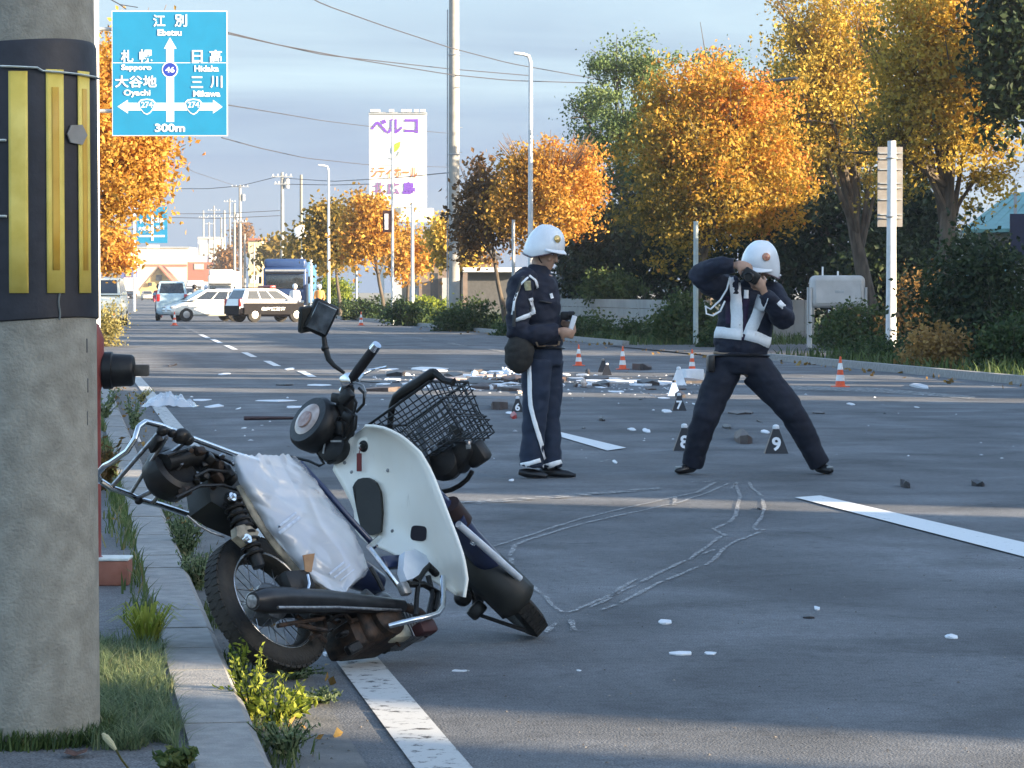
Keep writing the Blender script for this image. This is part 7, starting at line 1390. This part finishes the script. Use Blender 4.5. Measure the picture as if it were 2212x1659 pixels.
# ---- vehicles
M_GLASS = mat('car_glass', (0.02, 0.025, 0.03), 0.06, spec=0.9)
M_CARW, M_CARK = mat('car_white', (0.78, 0.78, 0.76), 0.3, coat=0.6, var=0.02), mat('car_black', (0.005, 0.004, 0.006), 0.5, spec=0.08)
M_HUB, M_TAIL = mat('hubcap', (0.5, 0.5, 0.5), 0.3, 0.7), mat('tail_lamp', (0.45, 0.02, 0.02), 0.3)
def car(lb, x, D, head, L=4.2, W=1.7, Hc=1.48, body=None, lower=None, kind='wagon', group='cars stopped beyond the accident'):
    """head: direction the nose points, clockwise from the camera axis; a car shaped from lofted sections"""
    g = gnd(x, D); f = (LV_F * math.cos(head) + LV_R * math.sin(head)); r_ = Vector((f.y, -f.x, 0)); t = thing('car', g, lb, 'car', group); body = body or M_CARW
    q = lambda u, v, z: g + f * u + r_ * v + UP * z; h2 = L / 2
    prof = [(-h2, 0.42, 0.72), (-h2 + 0.05, 0.30, 0.98), (-h2 + 0.5, 0.26, 1.0), (-0.3, 0.24, 0.97), (h2 * 0.45, 0.24, 0.96), (h2 * 0.62, 0.26, 0.90), (h2 - 0.25, 0.28, 0.76), (h2 - 0.03, 0.34, 0.62), (h2, 0.42, 0.55)]
    k = Hc / 1.48
    def ring(u, z0, z1, w): return [q(u, w * a, z) for a, z in ((-0.86, z0), (-0.97, z0 + 0.08), (-1.0, (z0 + z1) / 2), (-0.97, z1 - 0.05), (-0.80, z1), (0.80, z1), (0.97, z1 - 0.05), (1.0, (z0 + z1) / 2), (0.97, z0 + 0.08), (0.86, z0))]
    b = MB(); rows = [ring(u, z0, z1 * k, W / 2 * (0.93 if abs(u) > h2 - 0.1 else 1.0)) for u, z0, z1 in prof]; b.grid(rows, closed=True); b.add(rows[0], [tuple(range(10))]); b.add(rows[-1], [tuple(reversed(range(10)))]); bd = b.build('body', body, t, smooth=35)
    if lower:
        bd.data.materials.append(lower)
        for pl in bd.data.polygons: pl.material_index = 1 if sum(bd.data.vertices[i].co.z for i in pl.vertices) / len(pl.vertices) < 0.62 * k else 0
    zr, zb = Hc, 0.95 * k
    u0, u1, u2, u3 = (-h2 + 0.12, -h2 + 0.38, h2 * 0.12, h2 * 0.60) if kind == 'wagon' else (-h2 + 0.55, -h2 + 1.0, h2 * 0.05, h2 * 0.52)
    def cab(ua, ub, z, w): return [q(ua, -w, z), q(ua, w, z), q(ub, w, z), q(ub, -w, z)]
    lo, hi = cab(u0, u3, zb, W / 2 * 0.93), cab(u1, u2, zr - 0.04, W / 2 * 0.76); tp = cab(u1 + 0.08, u2 - 0.1, zr, W / 2 * 0.66)
    b = MB(); b.add(lo + hi + tp, [(3, 2, 6, 7), (1, 0, 4, 5), (0, 3, 7, 4), (2, 1, 5, 6), (4, 7, 11, 8), (7, 6, 10, 11), (6, 5, 9, 10), (5, 4, 8, 9), (8, 11, 10, 9)]); cb = b.build('cabin', body, t, smooth=30)
    def pane(name, a, bb, c, d, s0, s1, t0, t1, par):
        e = lambda u, v: (a.lerp(bb, u)).lerp(d.lerp(c, u), v); b = MB(); pts = [e(s0, t0), e(s1, t0), e(s1, t1), e(s0, t1)]; n = (pts[1] - pts[0]).cross(pts[3] - pts[0]).normalized()
        if n.dot(pts[0] - (g + UP * 1.1)) < 0: n = -n
        b.prism([p + n * 0.012 for p in pts], n * -0.01); return b.build(name, M_GLASS, par, smooth=0)
    for A, B_, C_, D_ in ((lo[3], lo[2], hi[2], hi[3]), (lo[0], lo[1 + 1 - 1], hi[1], hi[0])): pass
    for s in (0, 1):
        a, bb, c, d = (lo[0], lo[3], hi[3], hi[0]) if s == 0 else (lo[1], lo[2], hi[2], hi[1])
        for s0, s1 in ((0.10, 0.34), (0.37, 0.60), (0.63, 0.90)): pane('side_window', a, bb, c, d, s0, s1, 0.12, 0.86, cb)
    pane('windscreen', lo[3], lo[2], hi[2], hi[3], 0.06, 0.94, 0.1, 0.92, cb); pane('rear_window', lo[0], lo[1], hi[1], hi[0], 0.08, 0.92, 0.15, 0.9, cb)
    for u in (-h2 * 0.58, h2 * 0.62):
        for s in (-1, 1):
            c = q(u, s * (W / 2 - 0.09), 0.31); b = MB(); b.lathe(c - r_ * 0.1, r_, [(0, 0.24), (0.02, 0.31), (0.18, 0.31), (0.2, 0.24)], 20); w = b.build('wheel', M_TYRE, t); b = MB(); b.lathe(c + r_ * (s * 0.103), r_ * s, [(-0.02, 0.17), (0.0, 0.16), (0.012, 0.05)], 16); b.build('rim', M_HUB, w)
    for s in (-1, 1):
        b = MB(); b.cbox(q(h2 - 0.16, s * W * 0.36, 0.66 * k), (0.26, 0.28, 0.14), Matrix((r_, f, UP)).transposed(), 0.04); b.build('headlight', M_HUB, bd); b = MB(); b.cbox(q(-h2 + 0.05, s * W * 0.42, 0.85 * k), (0.16, 0.10, 0.34), Matrix((r_, f, UP)).transposed(), 0.02); b.build('tail_light', M_TAIL, bd)
        b = MB(); b.cbox(q(u3 - 0.35, s * (W / 2 + 0.08), 1.0 * k), (0.16, 0.1, 0.12), Matrix((r_, f, UP)).transposed(), 0.03); b.build('door_mirror', body, cb)
    b = MB(); b.box(q(h2 + 0.005, 0, 0.5), (0.34, 0.02, 0.16), Matrix((r_, f, UP)).transposed()); b.build('number_plate', M_SWHITE, bd, smooth=0)
    if lower:
        b = MB()
        for s in (-1, 1): b.grid([[q(u, s * (W / 2 + 0.006), z) for u in [-h2 + 0.2 + (L - 0.5) * i / 12 for i in range(13)]] for z in (0.34, 0.5, 0.84 * k)])
        b.build('black_lower_half', lower, bd, smooth=0, solid=0.012)
        b = MB(); b.box(q(-h2 - 0.005, 0, 0.53), (W * 0.9, 0.03, 0.36), Matrix((r_, f, UP)).transposed()); b.build('rear_bumper', lower, bd, smooth=0); b = MB(); b.box(q(h2 - 0.02, 0, 0.45), (W * 0.9, 0.06, 0.2), Matrix((r_, f, UP)).transposed()); b.build('front_bumper', lower, bd, smooth=0)
    return t, q, f, r_, cb, bd
t, q, f, r_, cb, bd = car('black and white police car with roof light stopped across the road', 576, 131, R(56), 3.45, 1.5, 1.46, M_CARW, M_CARK)
b = MB(); b.cbox(q(0.0, 0, 1.53), (1.15, 0.28, 0.11), Matrix((r_, f, UP)).transposed(), 0.03); b.build('light_bar', mat('red_light_bar', (0.4, 0.06, 0.06), 0.3), cb)
b = MB(); b.box(q(-0.2, 0, 1.49), (1.0, 1.5, 0.03), Matrix((r_, f, UP)).transposed()); b.build('roof_rack', M_CARK, cb, smooth=0)
lettering('北海道警察', q(-0.1, 0.775, 0.58), f, UP, 0.15, M_SWHITE, bd, 1.2, 0.03)
car('white car facing left in front of the police car', 446, 134, R(-112), 3.7, 1.6, 1.42, mat('car_cream', (0.80, 0.78, 0.70), 0.3, coat=0.6, var=0.02))
car('pale blue van seen from behind, left of the white car', 372, 138, R(-6), 3.4, 1.48, 1.80, mat('car_paleblue', (0.40, 0.55, 0.62), 0.3, coat=0.5))
car('white van cut off by the utility pole at the left', 222, 118, R(178), 4.0, 1.7, 1.85, mat('car_ivory', (0.80, 0.77, 0.62), 0.35, coat=0.5, var=0.02))
car('black car waiting in front of the yellow gabled house', 281, 480, R(180), 4.3, 1.75, 1.5, M_CARK, kind='sedan'); car('pale grey car just right of the black one', 318, 470, R(170), 4.3, 1.75, 1.5, mat('car_beige', (0.5, 0.47, 0.4), 0.4)); car('white car roof showing behind the pale blue van', 405, 250, R(180), 4.4, 1.75, 1.7, M_CARW); car('silver car behind the white car roof, beside the bus', 485, 230, R(180), 4.4, 1.75, 1.6, mat('car_silver', (0.5, 0.5, 0.52), 0.3, 0.5))
def truck(lb, name, x, D, W, Hc, m, cab_top, glass, roof_m=None, cat='truck', dep=6.0):
    g = gnd(x, D); t = thing(name, g, lb, cat, 'cars stopped beyond the accident'); Mt = Matrix((LV_R, LV_F, UP)).transposed(); q = lambda a, d, z: g + LV_R * a + LV_F * d + UP * z
    b = MB(); b.cbox(q(0, 1.0, 0.45 + cab_top / 2), (W, 2.0, cab_top - 0.1), Mt, 0.12, 3); bd = b.build('cab', m, t, smooth=40)
    b = MB(); b.cbox(q(0, 2.2 + dep / 2, Hc / 2 + 0.35), (W * 1.02, dep, Hc - 0.7), Mt, 0.05); b.build('cargo_box', roof_m or m, t)
    b = MB(); b.cbox(q(0, 0.9, cab_top + 0.35 + (Hc - cab_top - 0.2) / 2), (W * 0.96, 1.3, max(0.1, Hc - cab_top - 0.2)), Mt, 0.15, 3); b.build('wind_deflector', m, bd)
    b = MB(); b.cbox(q(0, -0.02, glass[0]), (W * 0.86, 0.06, glass[1]), Mt, 0.025); b.build('windscreen', M_GLASS, bd); b = MB(); b.box(q(0, -0.05, glass[0] + glass[1] / 2 + 0.12), (W * 0.9, 0.2, 0.08), Mt); b.build('sun_visor', M_BLACKP, bd, smooth=0)
    for s in (-1, 1):
        b = MB(); b.lathe(q(s * (W / 2 - 0.2), 1.1, 0.45), LV_R, [(-0.15, 0.38), (-0.13, 0.45), (0.13, 0.45), (0.15, 0.38)], 18); b.build('wheel', M_TYRE, t); b = MB(); b.lathe(q(s * (W / 2 - 0.2), 2.2 + dep - 1, 0.45), LV_R, [(-0.15, 0.38), (-0.13, 0.45), (0.13, 0.45), (0.15, 0.38)], 18); b.build('wheel', M_TYRE, t)
        b = MB(); b.cbox(q(s * W * 0.38, -0.02, 0.75), (0.3, 0.06, 0.2), Mt, 0.02); b.build('headlight', M_HUB, bd); b = MB(); b.cbox(q(s * (W / 2 + 0.16), 0.1, glass[0] + 0.1), (0.16, 0.08, 0.4), Mt, 0.02); b.build('door_mirror', M_BLACKP, bd)
    b = MB(); b.box(q(0, -0.03, glass[0] + glass[1] / 2 + 0.26), (W * 0.9, 0.06, 0.10), Mt); b.build('pale_stripe', M_GREYM, bd, smooth=0)
    b = MB(); b.box(q(0, -0.03, 1.12), (W * 0.7, 0.05, 0.1), Mt); b.build('grille', M_BLACKP, bd, smooth=0); b = MB(); b.cbox(q(0, -0.05, 0.55), (W * 0.98, 0.2, 0.3), Mt, 0.04); b.build('bumper', m, bd)
truck('dark blue truck facing the camera right of the police car', 'truck', 615, 165, 2.38, 2.98, mat('truck_blue', (0.02, 0.05, 0.15), 0.35, coat=0.4, c2=(0.03, 0.07, 0.19), scale=1), 2.25, (1.86, 0.74), mat('truck_box_blue', (0.07, 0.20, 0.40), 0.5))
truck('white truck facing the camera behind the white car', 'truck', 476, 285, 2.35, 3.3, mat('truck_white', (0.78, 0.75, 0.66), 0.4), 2.5, (1.55, 0.7))
truck('small white truck left of the big white one', 'truck', 420, 320, 1.8, 2.4, mat('truck_grey', (0.6, 0.6, 0.62), 0.4), 1.9, (1.4, 0.6), dep=4)
# ---- people and motorcycles far off
def far_person(lb, x, D, jacket, legs, headm, h=1.68):
    g = gnd(x, D); t = thing('person', g, lb, 'person', 'people beyond the police car'); q = lambda a, z, d=0.0: g + LV_R * a + UP * (z * h) + LV_F * d
    b = MB(); b.ball(q(0, 0.93), (0.09, 0.10, 0.12)); b.tube([q(0, 0.88), q(0, 0.80)], [0.06, 0.08], 8); b.tube([q(0, 0.82), q(0, 0.66), q(0, 0.5)], [0.17, 0.16, 0.15], 10, flat=0.65, up=LV_F)
    for s in (-1, 1): b.tube([q(s * 0.19, 0.80), q(s * 0.25, 0.62), q(s * 0.22, 0.47, -0.1)], [0.06, 0.05, 0.04], 8); b.tube([q(s * 0.09, 0.5), q(s * 0.11, 0.27), q(s * 0.12, 0.02)], [0.09, 0.07, 0.05], 8)
    m = remesh(b, 0.03, 2); m.build('body', M_SKIN, t, smooth=60)
    b = MB(); b.tube([q(0, 0.83), q(0, 0.66), q(0, 0.47)], [0.2, 0.2, 0.19], 12, flat=0.7, up=LV_F)
    for s in (-1, 1): b.tube([q(s * 0.17, 0.80), q(s * 0.25, 0.62), q(s * 0.22, 0.49, -0.1)], [0.085, 0.075, 0.06], 8)
    remesh(b, 0.03, 2).build('jacket', jacket, t, smooth=60)
    b = MB()
    for s in (-1, 1): b.tube([q(s * 0.08, 0.5), q(s * 0.11, 0.27), q(s * 0.12, 0.02)], [0.12, 0.09, 0.075], 8)
    b.ball(q(0, 0.5), (0.18, 0.14, 0.1)); remesh(b, 0.03, 2).build('trousers', legs, t, smooth=60)
    b = MB(); b.ball(q(0, 0.945), (0.13, 0.145, 0.14)); b.build('helmet' if headm is M_HELM else 'hair', headm, t)
    for s in (-1, 1): b = MB(); b.tube([q(s * 0.12, 0.02, 0.05), q(s * 0.13, 0.02, -0.16)], [0.05, 0.04], 8, flat=0.7, up=UP); b.build('shoe', M_SHOE, t)
far_person('person in white jacket and helmet beside the blue truck', 637, 150, M_PAPER, M_TRS, M_HELM); far_person('person in orange vest behind the hedge right of the truck', 690, 158, mat('orange_vest', (0.7, 0.3, 0.08), 0.6), M_TRS, M_HELM)
far_person('person in dark red jacket standing left of the pale blue van', 343, 152, mat('dark_red_jacket', (0.22, 0.03, 0.06), 0.7), mat('maroon_trousers', (0.10, 0.03, 0.04), 0.8), M_HAIR); far_person('person in pale clothes between the white car and the truck', 420, 165, mat('grey_jacket', (0.2, 0.2, 0.22), 0.7), M_TRS, M_HAIR)
far_person('person in white seen over the roof of the white car', 445, 170, M_PAPER, M_TRS, M_HELM)
# ================================================================= the air between
m, n, l, bs = nodes_of('haze_air'); n.remove(bs)
pv = n.new('ShaderNodeVolumePrincipled'); pv.inputs['Color'].default_value = (0.92, 0.94, 0.97, 1); pv.inputs['Density'].default_value = 0.00028; pv.inputs['Anisotropy'].default_value = 0.2
l.new(pv.outputs[0], n['Material Output'].inputs['Volume'])
b = MB(); b.box((60, 330, 13.5), (520, 800, 31)); hz_ = b.build('haze', m, None, smooth=0); tag(hz_, 'thin haze over the road and town', None, None, 'stuff')
